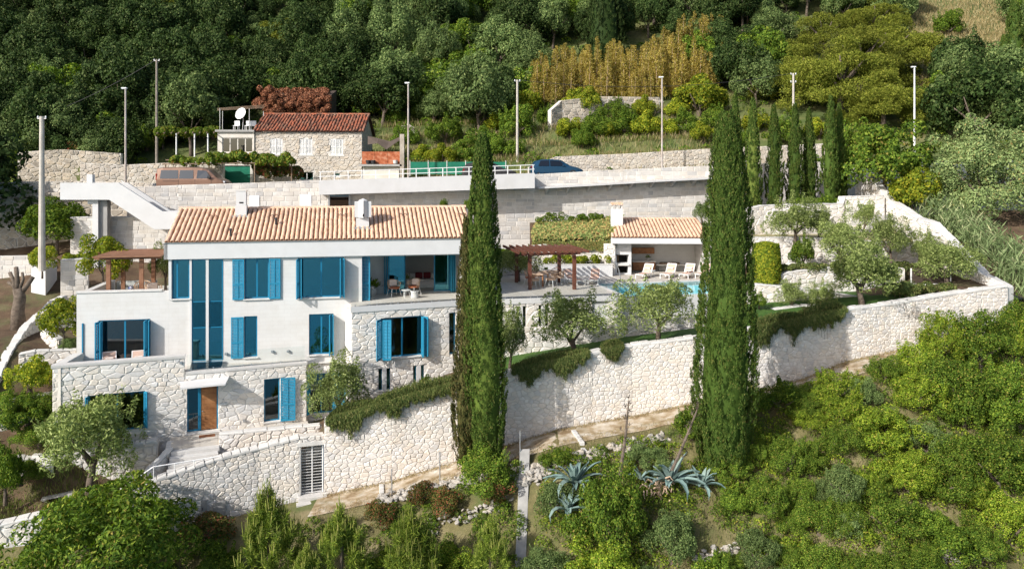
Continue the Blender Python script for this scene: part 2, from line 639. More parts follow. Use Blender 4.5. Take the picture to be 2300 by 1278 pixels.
M = {}
PIECE = [(0, (.80, .80, .81)), (.25, (.93, .90, .86)), (.5, (1, .985, .96)), (.72, (1.0, .93, .84)), (.88, (.90, .86, .82)), (1, (1.03, 1.03, 1.03))]
M['stone'] = surf('limestone_rubble', [(.3, (.68, .66, .63)), (.55, (.77, .76, .74)), (.8, (.82, .815, .80))], 2.5, .85, .5, 9, pieces=PIECE, stain=((.56, .48, .39), 1.4, .3), dist=.03)
M['wallstone'] = surf('limestone_garden_wall', [(.3, (.66, .64, .61)), (.55, (.75, .735, .715)), (.8, (.81, .80, .79))], 2.5, .88, .6, 9, pieces=PIECE, stain=((.50, .40, .30), 1.1, .45), dist=.03)
M['mortar'] = surf('lime_mortar', [(.3, (.70, .66, .60)), (.7, (.80, .77, .72))], 6, .95, .4, 30)
M['joint'] = surf('dark_joint', [(.3, (.54, .50, .45)), (.7, (.68, .65, .60))], 6, .95, .4, 30)
M['ashlar'] = surf('dressed_limestone', [(.3, (.60, .58, .55)), (.55, (.70, .685, .66)), (.8, (.76, .75, .73))], 1.5, .85, .35, 14, pieces=[(0, (.72, .72, .73)), (.2, (.90, .87, .83)), (.5, (1, .98, .95)), (.75, (.96, .90, .82)), (.9, (.84, .82, .80)), (1, (1.03, 1.02, 1.0))], stain=((.42, .38, .33), .8, .4))
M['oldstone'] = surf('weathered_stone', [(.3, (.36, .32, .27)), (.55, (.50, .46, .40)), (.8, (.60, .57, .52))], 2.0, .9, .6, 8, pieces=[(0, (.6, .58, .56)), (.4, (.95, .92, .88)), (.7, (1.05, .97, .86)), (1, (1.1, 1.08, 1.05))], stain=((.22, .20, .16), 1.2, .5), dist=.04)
M['coping'] = surf('pale_coping', [(.3, (.58, .57, .545)), (.7, (.67, .66, .645))], 3, .8, .3, 15, pieces=[(0, (.92, .91, .9)), (1, (1.03, 1.02, 1.0))])
M['white'] = surf('white_render', [(.3, (.60, .60, .595)), (.7, (.65, .65, .645))], 1.2, .75, .06, 40, stain=((.50, .49, .46), .7, .3))
M['clad'] = clad('white_stone_cladding', (.68, .675, .66), (.655, .65, .635), (.63, .62, .605), 0.62, 0.21)
M['paving'] = clad('pale_paving', (.62, .58, .52), (.56, .52, .46), (.40, .37, .33), 0.8, 0.8, .6)
M['pave_flat'] = surf('pale_paving_top', [(.3, (.54, .50, .44)), (.7, (.66, .62, .56))], .9, .6, .05, 30, stain=((.45, .41, .36), 1.3, .4))
M['blue'] = surf('blue_paint', [(.3, (.018, .225, .375)), (.7, (.028, .27, .43))], 4, .5, .03, 40, spec=.3, stain=((.05, .28, .42), 2.5, .5))
M['bluefrm'] = surf('blue_frame_paint', [(.3, (.010, .16, .29)), (.7, (.016, .20, .35))], 4, .4, 0, spec=.4)
M['glass'] = glass('tinted_window_glass', (.04, .34, .42), .22, .02, (.25, .75, .9))
M['darkglass'] = glass('dark_window_glass', (.20, .30, .32), .06)
M['clear'] = glass('clear_balustrade_glass', (.965, .985, .98), -.03)
M['wood'] = surf('teak', [(.3, (.22, .095, .04)), (.6, (.34, .16, .07)), (.8, (.42, .22, .11))], 5, .55, .1, 30)
M['pergola'] = surf('red_stained_timber', [(.3, (.095, .036, .024)), (.7, (.165, .066, .042))], 4, .5, .08, 30)
M['pergola2'] = surf('brown_stained_timber', [(.3, (.20, .095, .052)), (.7, (.31, .165, .10))], 4, .6, .08, 30, pieces=[(0, (.8, .78, .76)), (1, (1.15, 1.12, 1.1))])
M['door'] = surf('walnut_door', [(.3, (.21, .085, .03)), (.6, (.36, .17, .07)), (.8, (.48, .26, .13))], 2.2, .5, .1, 30, pieces=[(0, (.85, .83, .8)), (1, (1.12, 1.1, 1.08))])
M['tile'] = surf('terracotta_tile', [(.3, (.60, .39, .26)), (.55, (.75, .53, .39)), (.8, (.80, .62, .49))], 3, .85, .25, 25, pieces=[(0, (.84, .80, .76)), (.3, (1, .97, .94)), (.7, (1.08, 1.02, .97)), (1, (.95, .86, .78))], stain=((.38, .27, .19), 1.2, .45))
M['tilegap'] = surf('terracotta_channel', [(.3, (.26, .13, .07)), (.7, (.38, .20, .11))], 3, .9, .2, 25)
M['oldtile'] = surf('old_red_tile', [(.3, (.20, .075, .045)), (.55, (.33, .14, .085)), (.8, (.38, .23, .16))], 2, .9, .3, 20, pieces=[(0, (.35, .42, .48)), (.2, (.7, .7, .7)), (.45, (1.1, 1, .95)), (.7, (1.3, .95, .8)), (.9, (1, 1.25, 1.35)), (1, (.5, .55, .6))])
M['oldgap'] = surf('old_tile_channel', [(.3, (.08, .04, .03)), (.7, (.14, .08, .06))], 3, .9)
M['concrete'] = surf('grey_concrete', [(.3, (.30, .295, .28)), (.7, (.42, .41, .39))], 2, .85, .2, 20, stain=((.3, .29, .27), .9, .5))
M['plaster'] = surf('old_plaster', [(.3, (.58, .53, .46)), (.7, (.72, .69, .63))], 1.5, .9, .2, 20, stain=((.40, .36, .30), .9, .5))
M['metal'] = surf('galvanised_steel', [(.3, (.42, .43, .44)), (.7, (.55, .56, .57))], 3, .4, 0, metal=.7)
M['whitemetal'] = surf('white_enamel', [(.3, (.80, .80, .79)), (.7, (.84, .84, .83))], 3, .4)
M['dark'] = surf('dark_grey', [(.3, (.025, .025, .028)), (.7, (.05, .05, .05))], 3, .6)
M['soot'] = surf('soot', [(.3, (.01, .01, .01)), (.7, (.03, .028, .026))], 5, .95)
M['room'] = surf('room_plaster', [(.3, (.55, .53, .50)), (.7, (.60, .58, .55))], 1, .9)
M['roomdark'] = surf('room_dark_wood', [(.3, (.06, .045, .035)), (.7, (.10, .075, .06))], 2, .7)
M['rope'] = surf('tan_rope', [(.3, (.48, .33, .22)), (.7, (.62, .46, .33))], 8, .8)
M['peach'] = surf('peach_sling_fabric', [(.3, (.56, .37, .29)), (.7, (.64, .45, .36))], 8, .85)
M['rust_cushion'] = surf('rust_cushion', [(.3, (.28, .085, .04)), (.7, (.38, .13, .065))], 6, .9)
M['pale_cushion'] = surf('pale_cushion', [(.3, (.62, .52, .46)), (.7, (.74, .66, .60))], 6, .9)
M['red_cushion'] = surf('dark_red_cushion', [(.3, (.10, .012, .015)), (.7, (.17, .025, .03))], 6, .9)
M['linen'] = surf('pale_linen', [(.3, (.62, .60, .57)), (.7, (.70, .68, .65))], 6, .9)
M['mat'] = surf('coir_mat', [(.3, (.18, .07, .03)), (.7, (.27, .11, .05))], 20, .95, .4, 60)
M['terrapot'] = surf('grey_pot', [(.3, (.5, .49, .47)), (.7, (.62, .61, .59))], 3, .8)
M['wallred'] = surf('rusty_sheet', [(.3, (.20, .05, .02)), (.5, (.40, .12, .05)), (.75, (.50, .28, .18))], 3.5, .8, .2, 15)
M['greensheet'] = surf('green_tarpaulin', [(.3, (.005, .12, .07)), (.7, (.01, .19, .11))], 1.5, .6, .3, 5, dist=.05)
M['asphalt'] = surf('asphalt', [(.3, (.11, .105, .10)), (.7, (.17, .165, .155))], 3, .9, .2, 60, world_tex=True)
M['dirtpath'] = surf('dusty_path', [(.34, (.24, .165, .09)), (.47, (.42, .33, .22)), (.58, (.54, .47, .37)), (.7, (.66, .62, .55))], 1.6, .95, .6, 14, detail=7, world_tex=True, stain=((.20, .15, .06), .9, .8), dist=.05)
M['soil'] = surf('brown_soil', [(.3, (.07, .045, .028)), (.55, (.13, .085, .052)), (.8, (.21, .155, .10))], .9, .95, .6, 10, world_tex=True, stain=((.10, .13, .045), .5, .8), dist=.06)
M['slopesoil'] = surf('scrubby_slope_soil', [(.25, (.09, .085, .035)), (.5, (.17, .15, .065)), (.75, (.30, .25, .14))], .8, .95, .7, 9, world_tex=True, stain=((.08, .12, .03), .45, .9), dist=.08)
M['hillsoil'] = surf('hill_grass_and_soil', [(.25, (.06, .085, .025)), (.5, (.12, .14, .045)), (.75, (.26, .23, .11))], .35, .95, .6, 6, world_tex=True, stain=((.06, .11, .025), .25, .9), dist=.1)
M['drygrass_soil'] = surf('dry_grass_ground', [(.3, (.27, .23, .12)), (.55, (.40, .34, .20)), (.8, (.50, .46, .34))], .5, .95, .6, 7, world_tex=True, stain=((.20, .23, .09), .3, .7), dist=.08)
M['lawn'] = surf('lawn', [(.3, (.035, .085, .012)), (.7, (.07, .15, .022))], 3, .9, .6, 40, world_tex=True)
M['rock'] = surf('white_limestone_rock', [(.3, (.36, .33, .29)), (.6, (.52, .50, .46)), (.85, (.62, .61, .58))], 3, .9, .7, 9, pieces=PIECE, dist=.04)
M['bark'] = surf('grey_brown_bark', [(.3, (.08, .06, .045)), (.7, (.20, .16, .125))], 6, .95, .8, 18, dist=.03)
M['palebark'] = surf('pale_dead_bark', [(.3, (.17, .11, .07)), (.7, (.33, .25, .18))], 4, .95, .8, 14, dist=.04)
M['vanpaint'] = surf('copper_car_paint', [(.3, (.23, .135, .095)), (.7, (.26, .155, .11))], 1, .32, 0, spec=.5, metal=.25)
M['carblue'] = surf('blue_car_paint', [(.3, (.006, .04, .085)), (.7, (.01, .05, .10))], 1, .28, 0, spec=.6)
M['carglass'] = glass('car_window_glass', (.06, .08, .09), .10)
M['rubber'] = surf('rubber', [(.3, (.02, .02, .02)), (.7, (.035, .035, .035))], 5, .8)
M['headlamp'] = surf('lamp_glass', [(.3, (.6, .62, .65)), (.7, (.7, .72, .75))], 3, .15)
M['redlamp'] = surf('red_lamp', [(.3, (.3, .015, .01)), (.7, (.36, .02, .015))], 3, .2)
M['shutterwhite'] = surf('chalky_white_paint', [(.3, (.66, .66, .64)), (.7, (.80, .80, .79))], 4, .7, .1, 30)
M['cottage'] = surf('cottage_rubble', [(.3, (.46, .42, .36)), (.55, (.60, .56, .50)), (.8, (.70, .68, .64))], 2.2, .9, .6, 9, pieces=PIECE, stain=((.36, .30, .23), 1.0, .5), dist=.03)

# ---------------------------------------------------------------- the lie of the land
def noise2(x, y, s=1.0, seed=0):
    """Smooth pseudo-noise in about [-1, 1]."""
    x = np.asarray(x, float) * s + seed * 13.7; y = np.asarray(y, float) * s - seed * 7.3
    return (np.sin(x * 1.0 + 1.3 * np.sin(y * .7)) + np.sin(y * 1.3 + 1.7 * np.sin(x * .6 + 2)) + .5 * np.sin(2.3 * x + 1.9 * y) + .5 * np.sin(-2.9 * x + 2.1 * y + 1)) / 3.0

# the long garden wall: (column, top row, foot row, distance)
GW = [(728, 950, 1112, 38.0), (880, 907, 1080, 38.6), (1020, 868, 1038, 39.3), (1130, 842, 1003, 39.4), (1250, 816, 965, 39.5), (1330, 797, 950, 40.1),
      (1420, 780, 935, 40.6), (1560, 762, 905, 41.0), (1700, 742, 880, 41.5), (1800, 722, 852, 41.8), (1900, 699, 812, 42.8), (2000, 686, 790, 43.6), (2130, 664, 765, 44.4), (2262, 645, 745, 45.0)]
def wp(px, top, bot, d):
    a, b = P(px, top, d), P(px, bot, d)
    return (a.x, a.y, a.z, b.z)
GWP = [wp(*g) for g in GW]
ST = [(276, 1130, 34.8, -3.4), (331, 1090, 35.2, -3.3), (480, 1037, 36.4, -3.1), (580, 1010, 37.2, -2.9), (672, 986, 37.75, -2.7), (728, 970, 38.1, -2.6)]
STP = []
for (px, top, d, zb_) in ST:
    a = P(px, top, d)
    STP.append((a.x, a.y, a.z, zb_))
_lx = [-120, -40, -26, STP[0][0]] + [p[0] for p in STP[1:5]] + [p[0] for p in GWP] + [36, 60, 120]
_ly = [33, 33.4, 33.8, STP[0][1] - .1] + [p[1] for p in STP[1:5]] + [p[1] for p in GWP] + [45.6, 47, 50]
_lz = [-2, -2, -2.2, -3.0] + [p[3] for p in STP[1:5]] + [p[3] for p in GWP] + [3.6, 4.0, 5.0]
def wl(x): return np.interp(x, _lx, _ly)
def zb(x): return np.interp(x, _lx, _lz)
def path_w(x): return np.interp(x, [-30, -18, -9, 20, 26], [.2, .3, 2.2, 2.2, .5])
def low_z(x, y):
    """Ground below the garden wall."""
    s = np.maximum(0, wl(x) - np.asarray(y, float))
    w = path_w(x)
    z = zb(x) - .04 * np.minimum(s, w) - np.where(s > w, .45 * np.minimum(s - w, 1.5) + .70 * np.maximum(0, s - w - 1.5), 0)
    return z + np.where(s > w + .3, .18 * noise2(x, y, .8, 1) + .1 * noise2(x, y, 2.1, 2), .03 * noise2(x, y, 2, 3))

def sheet(name, xs, yfun, zfun, mat, kind='structure', label=None, cat=None):
    nx = len(xs)
    V = []
    for x in xs:
        for y in yfun(x):
            V.append((x, y, float(zfun(x, y))))
    ny = len(yfun(xs[0]))
    Fc = [(i * ny + j, (i + 1) * ny + j, (i + 1) * ny + j + 1, i * ny + j + 1) for i in range(nx - 1) for j in range(ny - 1)]
    o = link(name, np_mesh(name, V, Fc, mat, True))
    return tag(o, label, cat, kind=kind)

xs_f = list(np.arange(-120, -44, 4.0)) + list(np.arange(-44, 44, .7)) + list(np.arange(44, 121, 4.0))
sl = [0.35, 0, -.5, -1, -1.5, -2, -2.3, -2.8] + [-3.4 - .7 * k for k in range(14)] + [-14, -17, -22, -30, -40, -55, -75]
LOWER_LATER = lambda: sheet('lower_slope', xs_f, lambda x: [float(wl(x)) + s for s in sl], lambda x, y: (mid_z(x, y) if y > wl(x) + .3 and x < STP[0][0] + .2 else low_z(x, y)), M['slopesoil'], label='scrubby soil slope falling away below the garden wall', cat='ground')
# the trodden path at the wall's foot
xs_p = list(np.arange(-9.2, 24, .5))
sheet('path', xs_p, lambda x: [float(wl(x)) + .05 - float(path_w(x)) * t for t in (0, .2, .4, .6, .8, 1)], lambda x, y: low_z(x, y) + .012, M['dirtpath'], label='dusty path along the foot of the garden wall', cat='path')

# the sea far below, behind the camera: the windows mirror it
mw, ntw, ow = new_mat('sea_water')
bw_ = N(ntw, 'ShaderNodeBsdfPrincipled')
bw_.inputs['Base Color'].default_value = (.008, .20, .30, 1)
bw_.inputs['Roughness'].default_value = .18
nzw = N(ntw, 'ShaderNodeTexNoise', Scale=.15, Detail=4.0)
bpw = N(ntw, 'ShaderNodeBump', Strength=.5, Distance=1.0)
ntw.links.new(nzw.outputs['Fac'], bpw.inputs['Height']); ntw.links.new(bpw.outputs[0], bw_.inputs['Normal']); ntw.links.new(bw_.outputs[0], ow.inputs[0])
sea = link('sea', np_mesh('sea', [(-5000, -5000, -44), (5000, -5000, -44), (5000, 300, -44), (-5000, 300, -44)], [(0, 1, 2, 3)], mw))
tag(sea, 'deep blue sea spread out below the slope', 'sea', kind='structure')

# ground behind the garden wall, under and around the house: a smooth surface through measured points
MIDP = [(-60, 36, -1.0), (-60, 45, 5.0), (-60, 56, 11.5)]
for (px, py, d) in [(0, 845, 38.5), (0, 1000, 37), (0, 1135, 35), (100, 1135, 35.5), (50, 1125, 36.0), (200, 1110, 36.6), (60, 905, 38.5), (110, 985, 37.0), (40, 735, 44), (0, 645, 48), (0, 750, 42), (100, 690, 46), (110, 790, 41), (0, 590, 53), (150, 660, 48), (100, 560, 54)]:
    p = P(px, py, d); MIDP.append((p.x, p.y, p.z))
MIDP += [(-18, 40, -.4), (-15, 38.6, -.5), (-10, 40, -.4), (-16, 36.5, -2.3), (-18.5, 35.5, -2.7), (-12, 37.3, -1.5), (-15, 44, 0), (-5, 46, 1.5), (-15, 52, 4.5), (0, 53, 5.0), (8, 56, 5.2), (-15, 56, 7), (0, 57, 7), (13, 58, 6.0)]
for (px, py, d) in [(760, 925, 39.5), (800, 915, 41), (900, 890, 41.5), (1000, 842, 42.3), (1020, 855, 40.2), (1150, 806, 44), (1140, 830, 40.6), (1300, 786, 43.5), (1330, 790, 41.2), (1440, 768, 43), (1430, 775, 41.4), (1545, 745, 44.5), (1560, 757, 42), (1700, 738, 42.3), (1640, 730, 45), (1800, 714, 42.8), (1780, 690, 45), (1900, 690, 43.8), (1880, 680, 45.5), (2000, 680, 44.4), (2120, 658, 45.4), (2230, 640, 46), (2100, 650, 46.5)]:
    p = P(px, py, d); MIDP.append((p.x, p.y, p.z - .05))
MIDP += [(31, 46, 5.2), (40, 47, 5.0), (31, 54, 8.5), (31, 62, 12), (45, 60, 11), (60, 50, 6), (60, 60, 11.5), (22, 52, 6.0), (22, 60, 8.5), (15, 48, 4.5), (15, 53, 5.2)]
MIDP = np.array(MIDP)
def _tps(r2): return np.where(r2 > 1e-9, .5 * r2 * np.log(np.maximum(r2, 1e-9)), 0)
_n = len(MIDP)
_K = _tps(((MIDP[:, None, :2] - MIDP[None, :, :2]) ** 2).sum(-1)) + np.eye(_n) * .3
_Pm = np.c_[np.ones(_n), MIDP[:, :2]]
_A = np.block([[_K, _Pm], [_Pm.T, np.zeros((3, 3))]])
_cf = np.linalg.solve(_A, np.r_[MIDP[:, 2], np.zeros(3)])
def mid_z(x, y):
    r2 = (MIDP[:, 0] - x) ** 2 + (MIDP[:, 1] - y) ** 2
    return float(_tps(r2) @ _cf[:_n] + _cf[_n] + _cf[_n + 1] * x + _cf[_n + 2] * y)
LOWER_LATER()
xs_m = list(np.arange(-60, -30, 3.0)) + list(np.arange(-30, 34, .8)) + list(np.arange(34, 61, 3.0))
sheet('garden_ground', xs_m, lambda x: [float(wl(x)) + .22 + (57.5 - float(wl(x))) * t for t in np.linspace(0, 1, 36)], lambda x, y: mid_z(x, y) + .03 * float(noise2(x, y, 2.5)), M['soil'], label='soil and planting beds around the house', cat='ground')

# road and the hill above it
def zr(x): return np.interp(x, [-120, -40, -26, 3, 16, 40, 120], [10.9, 11.1, 11.3, 12.55, 13.0, 13.7, 14.5])
def hill_z(x, y):
    y = np.asarray(y, float)
    s = np.maximum(0, y - 66 - 1.5 * noise2(x, 0, .08, 4))
    st = np.interp(x, [-30, -18, 22, 30], [0, 1, 1, 0])
    flat = .42 * np.minimum(s, 22) + .62 * np.maximum(0, s - 22)
    step = np.floor(flat / 1.5) * 1.5 + 1.5 * np.clip((flat / 1.5 - np.floor(flat / 1.5) - .72) / .28, 0, 1)
    h = flat + (step - flat) * st * np.where(s < 26, 1, 0) * .85
    return zr(x) + h + np.where(s > .5, .5 * noise2(x, y, .16, 5) * np.minimum(1, s / 12) + .12 * noise2(x, y, .9, 6), 0)
xs_h = list(np.arange(-120, -50, 5.0)) + list(np.arange(-50, 52, 1.2)) + list(np.arange(52, 121, 5.0))
ys_h = list(np.arange(55.8, 100, .75)) + list(np.arange(100, 215, 5.0))
def hill_y(x):
    y0 = 56.4 + .2035 * (x + 20.7) if -26 < x < 26 else (55.4 if x <= -26 else 65.9)
    return [y0 + .6 + (212 - y0) * (t ** 1.6) for t in np.linspace(0, 1, 90)]
sheet('hillside', xs_h, hill_y, hill_z, M['hillsoil'], label='wooded hillside rising above the road', cat='hillside')

# ---------------------------------------------------------------- building helpers
def window(parent, fr, u0, u1, z0, z1, panes=1, v=0.16, ft=0.07, mat=None, gm=None, rails=(), name='window', depth=0.06, fracs=None):
    """Frame and mullions as one part, every pane a sub-part."""
    mat = mat or M['bluefrm']; gm = gm or M['glass']
    mb = MB()
    e = 0.004
    mb.box(u0 + e, u1 - e, v, v + depth, z0 + e, z0 + ft)
    mb.box(u0 + e, u1 - e, v, v + depth, z1 - ft, z1 - e)
    mb.box(u0 + e, u0 + ft, v, v + depth, z0 + ft, z1 - ft)
    mb.box(u1 - ft, u1 - e, v, v + depth, z0 + ft, z1 - ft)
    cuts = [u0 + ft]
    fr_ = fracs or [(i + 1) / panes for i in range(panes - 1)]
    for f in fr_:
        c = u0 + (u1 - u0) * f
        mb.box(c - ft * .55, c + ft * .55, v - .01, v + depth - .004, z0 + ft, z1 - ft)
        cuts += [c - ft * .55, c + ft * .55]
    cuts.append(u1 - ft)
    zc = [z0 + ft]
    for r in rails:
        mb.box(u0 + ft, u1 - ft, v + .004, v + depth - .008, r - ft * .4, r + ft * .4)
        zc += [r - ft * .4, r + ft * .4]
    zc.append(z1 - ft)
    w = mb.build(name, mat, parent, fr)
    for i in range(0, len(cuts), 2):
        for j in range(0, len(zc), 2):
            MB().box(cuts[i], cuts[i + 1], v + .02, v + .032, zc[j], zc[j + 1]).build('pane', gm, w, fr)
    return w

def shutter(parent, fr, u, z0, z1, w, deg=0.0, v=-0.05, mat=None, flip=1, name='shutter', split=.62):
    """A louvred leaf hinged at u; deg turns it out of the wall plane; flip = -1 lets it reach to the left."""
    mat = mat or M['blue']
    c = fr.child(u, v, -deg if flip > 0 else deg)
    t = .045
    s = .055
    mb = MB()
    def bx(a, b, y0, y1, c0, c1):
        if flip < 0: a, b = -b, -a
        mb.box(a, b, y0, y1, c0, c1)
    bx(0, s, -t, 0, z0, z1); bx(w - s, w, -t, 0, z0, z1)
    zm = z1 - (z1 - z0) * split
    for (a, b) in ((z0, z0 + s * 1.4), (zm - s * .6, zm + s * .6), (z1 - s * 1.2, z1)):
        bx(s, w - s, -t, 0, a, b)
    bx(w / 2 - .016, w / 2 + .016, -t - .006, -.004, z0 + s, z1 - s)
    for (a, b) in ((z0 + s * 1.4, zm - s * .6), (zm + s * .6, z1 - s * 1.2)):
        n = max(2, int((b - a) / .075))
        for i in range(n):
            zz = a + (b - a) * (i + .5) / n
            x0, x1 = (s, w - s) if flip > 0 else (-(w - s), -s)
            mb.add([(x0, -t * .85, zz - .026), (x1, -t * .85, zz - .026), (x1, -.008, zz + .026), (x0, -.008, zz + .026)], [(0, 1, 2, 3)])
    return mb.build(name, mat, parent, c)

def sill(parent, fr, u0, u1, z, out=.1, h=.07, mat=None):
    return MB().box(u0 - .06, u1 + .06, -out, .15, z - h, z - .004, .012).build('sill', mat or M['coping'], parent, fr)

def cover_tile_mesh(name, w, l, mat):
    vs, fs = [], []
    n = 7
    for j, (y, r) in enumerate(((0, w * .5), (l, w * .42))):
        for k in range(n + 1):
            a = math.pi * k / n
            vs.append((-math.cos(a) * r, y, math.sin(a) * r * .85))
    for k in range(n + 1):
        a = math.pi * k / n
        vs.append((-math.cos(a) * w * .42, .0, math.sin(a) * w * .42 * .8))
    for k in range(n):
        fs.append((k, k + 1, n + 2 + k, n + 1 + k)[::-1])
        fs.append((k, 2 * (n + 1) + k, 2 * (n + 1) + k + 1, k + 1)[::-1])
    mb = MB(); mb.add(vs, fs)
    me = mb.mesh(name, mat)
    return me, vs, fs

def tile_roof(parent, fr, u0, u1, v0, z0, v1, z1, tw, tl, mat, gapmat, most=300, skew0=0.0, skew1=0.0, seed=3, wob=0.01, name='tile', skip=()):
    """Barrel tiles in columns from the eave (v0, z0) up to the ridge (v1, z1); skew shifts the ridge ends."""
    rng = random.Random(seed)
    L = math.hypot(v1 - v0, z1 - z0)
    ang = math.atan2(z1 - z0, v1 - v0)
    me, tvs, tfs = cover_tile_mesh('tile', tw * .82, tl * 1.18, mat)
    sheetmb = MB().add([(u0, v0, z0), (u1, v0, z0), (u1 + skew1, v1, z1), (u0 + skew0, v1, z1)], [(0, 1, 2, 3)])
    pan = sheetmb.build('roof_channels', gapmat, parent, fr)
    n = max(1, int(round((u1 - u0) / tw))); m = max(1, int(round(L / tl)))
    places = []
    for i in range(n):
        uc = u0 + (u1 - u0) * (i + .5) / n
        for j in range(m):
            t = j / m
            lo, hi = u0 + skew0 * t, u1 + skew1 * t
            if not (lo - .02 <= uc <= hi + .02) or any(a < uc < b and c < t < d for a, b, c, d in skip):
                continue
            vv, zz = v0 + (v1 - v0) * t, z0 + (z1 - z0) * t
            Mt = fr.M @ Matrix.Translation((uc + rng.uniform(-wob, wob), vv, zz + .012 + rng.uniform(0, wob))) @ Matrix.Rotation(ang + .025, 4, 'X') @ Matrix.Rotation(rng.uniform(-1, 1) * wob * 3, 4, 'Z')
            places.append((j, Mt))
    places.sort(key=lambda p: p[0])
    rest = MB()
    Wi = WM[parent.name].inverted()
    for k, (j, Mt) in enumerate(places):
        if k < most:
            link(name, me, parent, Mt)
        else:
            rest.add([(Wi @ Mt) @ Vector(v) for v in tvs], tfs)
    if rest.v:
        o = rest.build(name + '_field', mat, parent, WM[parent.name])
        o['kind'] = 'stuff'
    return pan

def ridge_tiles(parent, fr, u0, u1, v, z, r, l, mat, seed=1):
    rng = random.Random(seed)
    n = int((u1 - u0) / l)
    mb = MB()
    vs, fs = [], []
    k = 7
    for j, x in enumerate((0, l * 1.06)):
        for i in range(k + 1):
            a = math.pi * i / k
            rr = r if j == 0 else r * .92
            vs.append((x, -math.cos(a) * rr, math.sin(a) * rr))
    for i in range(k):
        fs.append((i, k + 1 + i, k + 2 + i, i + 1))
    me = MB().add(vs, fs).mesh('ridge_tile', mat)
    for i in range(n):
        link('ridge_tile', me, parent, fr.M @ Matrix.Translation((u0 + (u1 - u0) * i / n, v, z + rng.uniform(-.008, .012))))

# ---------------------------------------------------------------- the white villa
H = Fr.at(372, 41.0, 11.5)           # plane of the white front
B = Fr.at(118, 37.24, 22.0)          # plane of the rough stone base
Cf = Fr.at(789, 41.1, 22.0)          # plane of the stone block under the balcony
_c1 = Cf.xy(Cf.u(1025))
T = Fr(_c1[0], _c1[1], 12.0)         # edge of the pool terrace
ZU, ZM = 5.94, 3.0
villa = thing('villa', 'white three storey villa with blue shutters, rough stone base and terracotta tiled roof', 'villa', H.w(0, 0, 0), H.a)
hu, hz = H.u, H.z
EAVE, RZ, RV = 9.3, 10.86, 3.5
uL, uR = hu(172), hu(1062)
def hole(fr, a, b, t, bt, v=0):
    return (fr.u(a, v), fr.u(b, v), fr.z((a + b) / 2, bt, v), fr.z((a + b) / 2, t, v))
W1 = hole(H, 386, 426, 583, 671); CW = hole(H, 431, 501, 583, 809)
W2 = hole(H, 549, 604, 581, 671); W3 = hole(H, 669, 773, 579, 668)
M2 = hole(H, 548, 578, 710, 802); M3 = hole(H, 694, 749, 705, 796)
ML = hole(H, 221, 338, 718, 812); LG = (hu(813), hu(1034), ZU, H.z(900, 575))
ML = (ML[0], ML[1], 2.98, ML[3])
FB = 8.42                                                # underside of the fascia
wall = MB()
wall_holes(wall, hu(379), uR, ZM - .2, FB + .2, [W1, CW, W2, W3, M2, M3, LG], .34)
front = wall.build('front_wall', M['clad'], villa, H)
wl2 = MB()
wall_holes(wl2, uL, hu(379) - .003, 2.6, 6.78, [ML], .34)
wl2.build('terrace_front_wall', M['clad'], villa, H)
MB().box(uL - .03, hu(364), -.05, .39, 6.785, 6.87, .01).build('wall_cap', M['coping'], villa, H)
sd = MB().box(uR - .34, uR, .345, 7.0, 2.5, 9.4)
sd.build('side_wall', M['clad'], villa, H)
MB().box(hu(379), hu(379) + .3, .345, 7.0, ZU - .3, 9.0).build('side_wall', M['clad'], villa, H)
MB().box(uL, uL + .34, .345, 5.5, 0, 6.77).build('side_wall', M['clad'], villa, H)
MB().box(hu(379), uR, 7.0, 7.3, 0, 9.4).build('back_wall', M['clad'], villa, H)
# floors and inner walls
inn = MB()
inn.box(uL + .34, hu(379), .345, 9.0, ZU - .3, ZU, 0)
inn.box(hu(379) + .302, hu(425), .346, 6.98, ZU - .3, ZU - .002)
inn.box(hu(504), uR - .342, .346, 6.98, ZU - .3, ZU - .002)
inn.box(hu(425), hu(504), 3.0, 6.98, ZU - .3, ZU - .004)
inn.box(uL + .342, uR - .342, .347, 6.98, ZM - .35, ZM - .02)
inn.build('floor', M['pave_flat'], villa, H)
rw = MB()
rw.box(uL + .35, uR - .35, 5.4, 5.5, ZM - .01, ZU - .31)
rw.box(hu(379) + .31, hu(800), 5.4, 5.5, ZU, FB)
for px in (512, 640, 790):
    rw.box(hu(px) - .06, hu(px) + .06, .36, 5.39, ZM - .01, ZU - .31)
    rw.box(hu(px) - .06, hu(px) + .06, .36, 5.39, ZU, FB)
rw.build('inner_wall', M['room'], villa, H)
MB().box(hu(379) + .3, uR - .34, .35, 7.0, FB + .02, FB + .2).build('ceiling', M['white'], villa, H)
# fascia and roof
MB().box(hu(369.5), uR + .1, -.16, -.003, FB, EAVE - .06).build('fascia', M['white'], villa, H)
MB().box(hu(369.5) - .04, uR + .14, -.22, .05, EAVE - .055, EAVE + .0, .01).build('gutter_moulding', M['coping'], villa, H)
gab = MB().prism([(-.16, FB), (7.0, FB), (7.0, EAVE), (RV, RZ - .06), (-.16, EAVE - .02)], 0, .18)
gab.v = [(-v[1] + hu(369.5) + .18, v[0], v[2]) for v in gab.v]
gab.build('gable_wall', M['white'], villa, H)
roof = MB().add([(hu(369.5), RV, RZ - .03), (uR + .1, RV, RZ - .03), (uR + .1, 7.3, EAVE + .1), (hu(369.5), 7.3, EAVE + .1)], [(0, 1, 2, 3)]).build('roof', M['tilegap'], villa, H)
CH1 = (hu(529, 2.6), hu(556, 2.6)); CH2 = (hu(799, 1.1), hu(833, 1.1))
tile_roof(roof, H, hu(371), uR + .08, -.26, EAVE, RV, RZ, .247, .40, M['tile'], M['tilegap'], most=300, skip=())
ridge_tiles(roof, H, hu(371), uR + .08, RV, RZ + .0, .13, .42, M['tile'])
def rakez(v): return EAVE + (RZ - EAVE) * (v + .26) / (RV + .26)
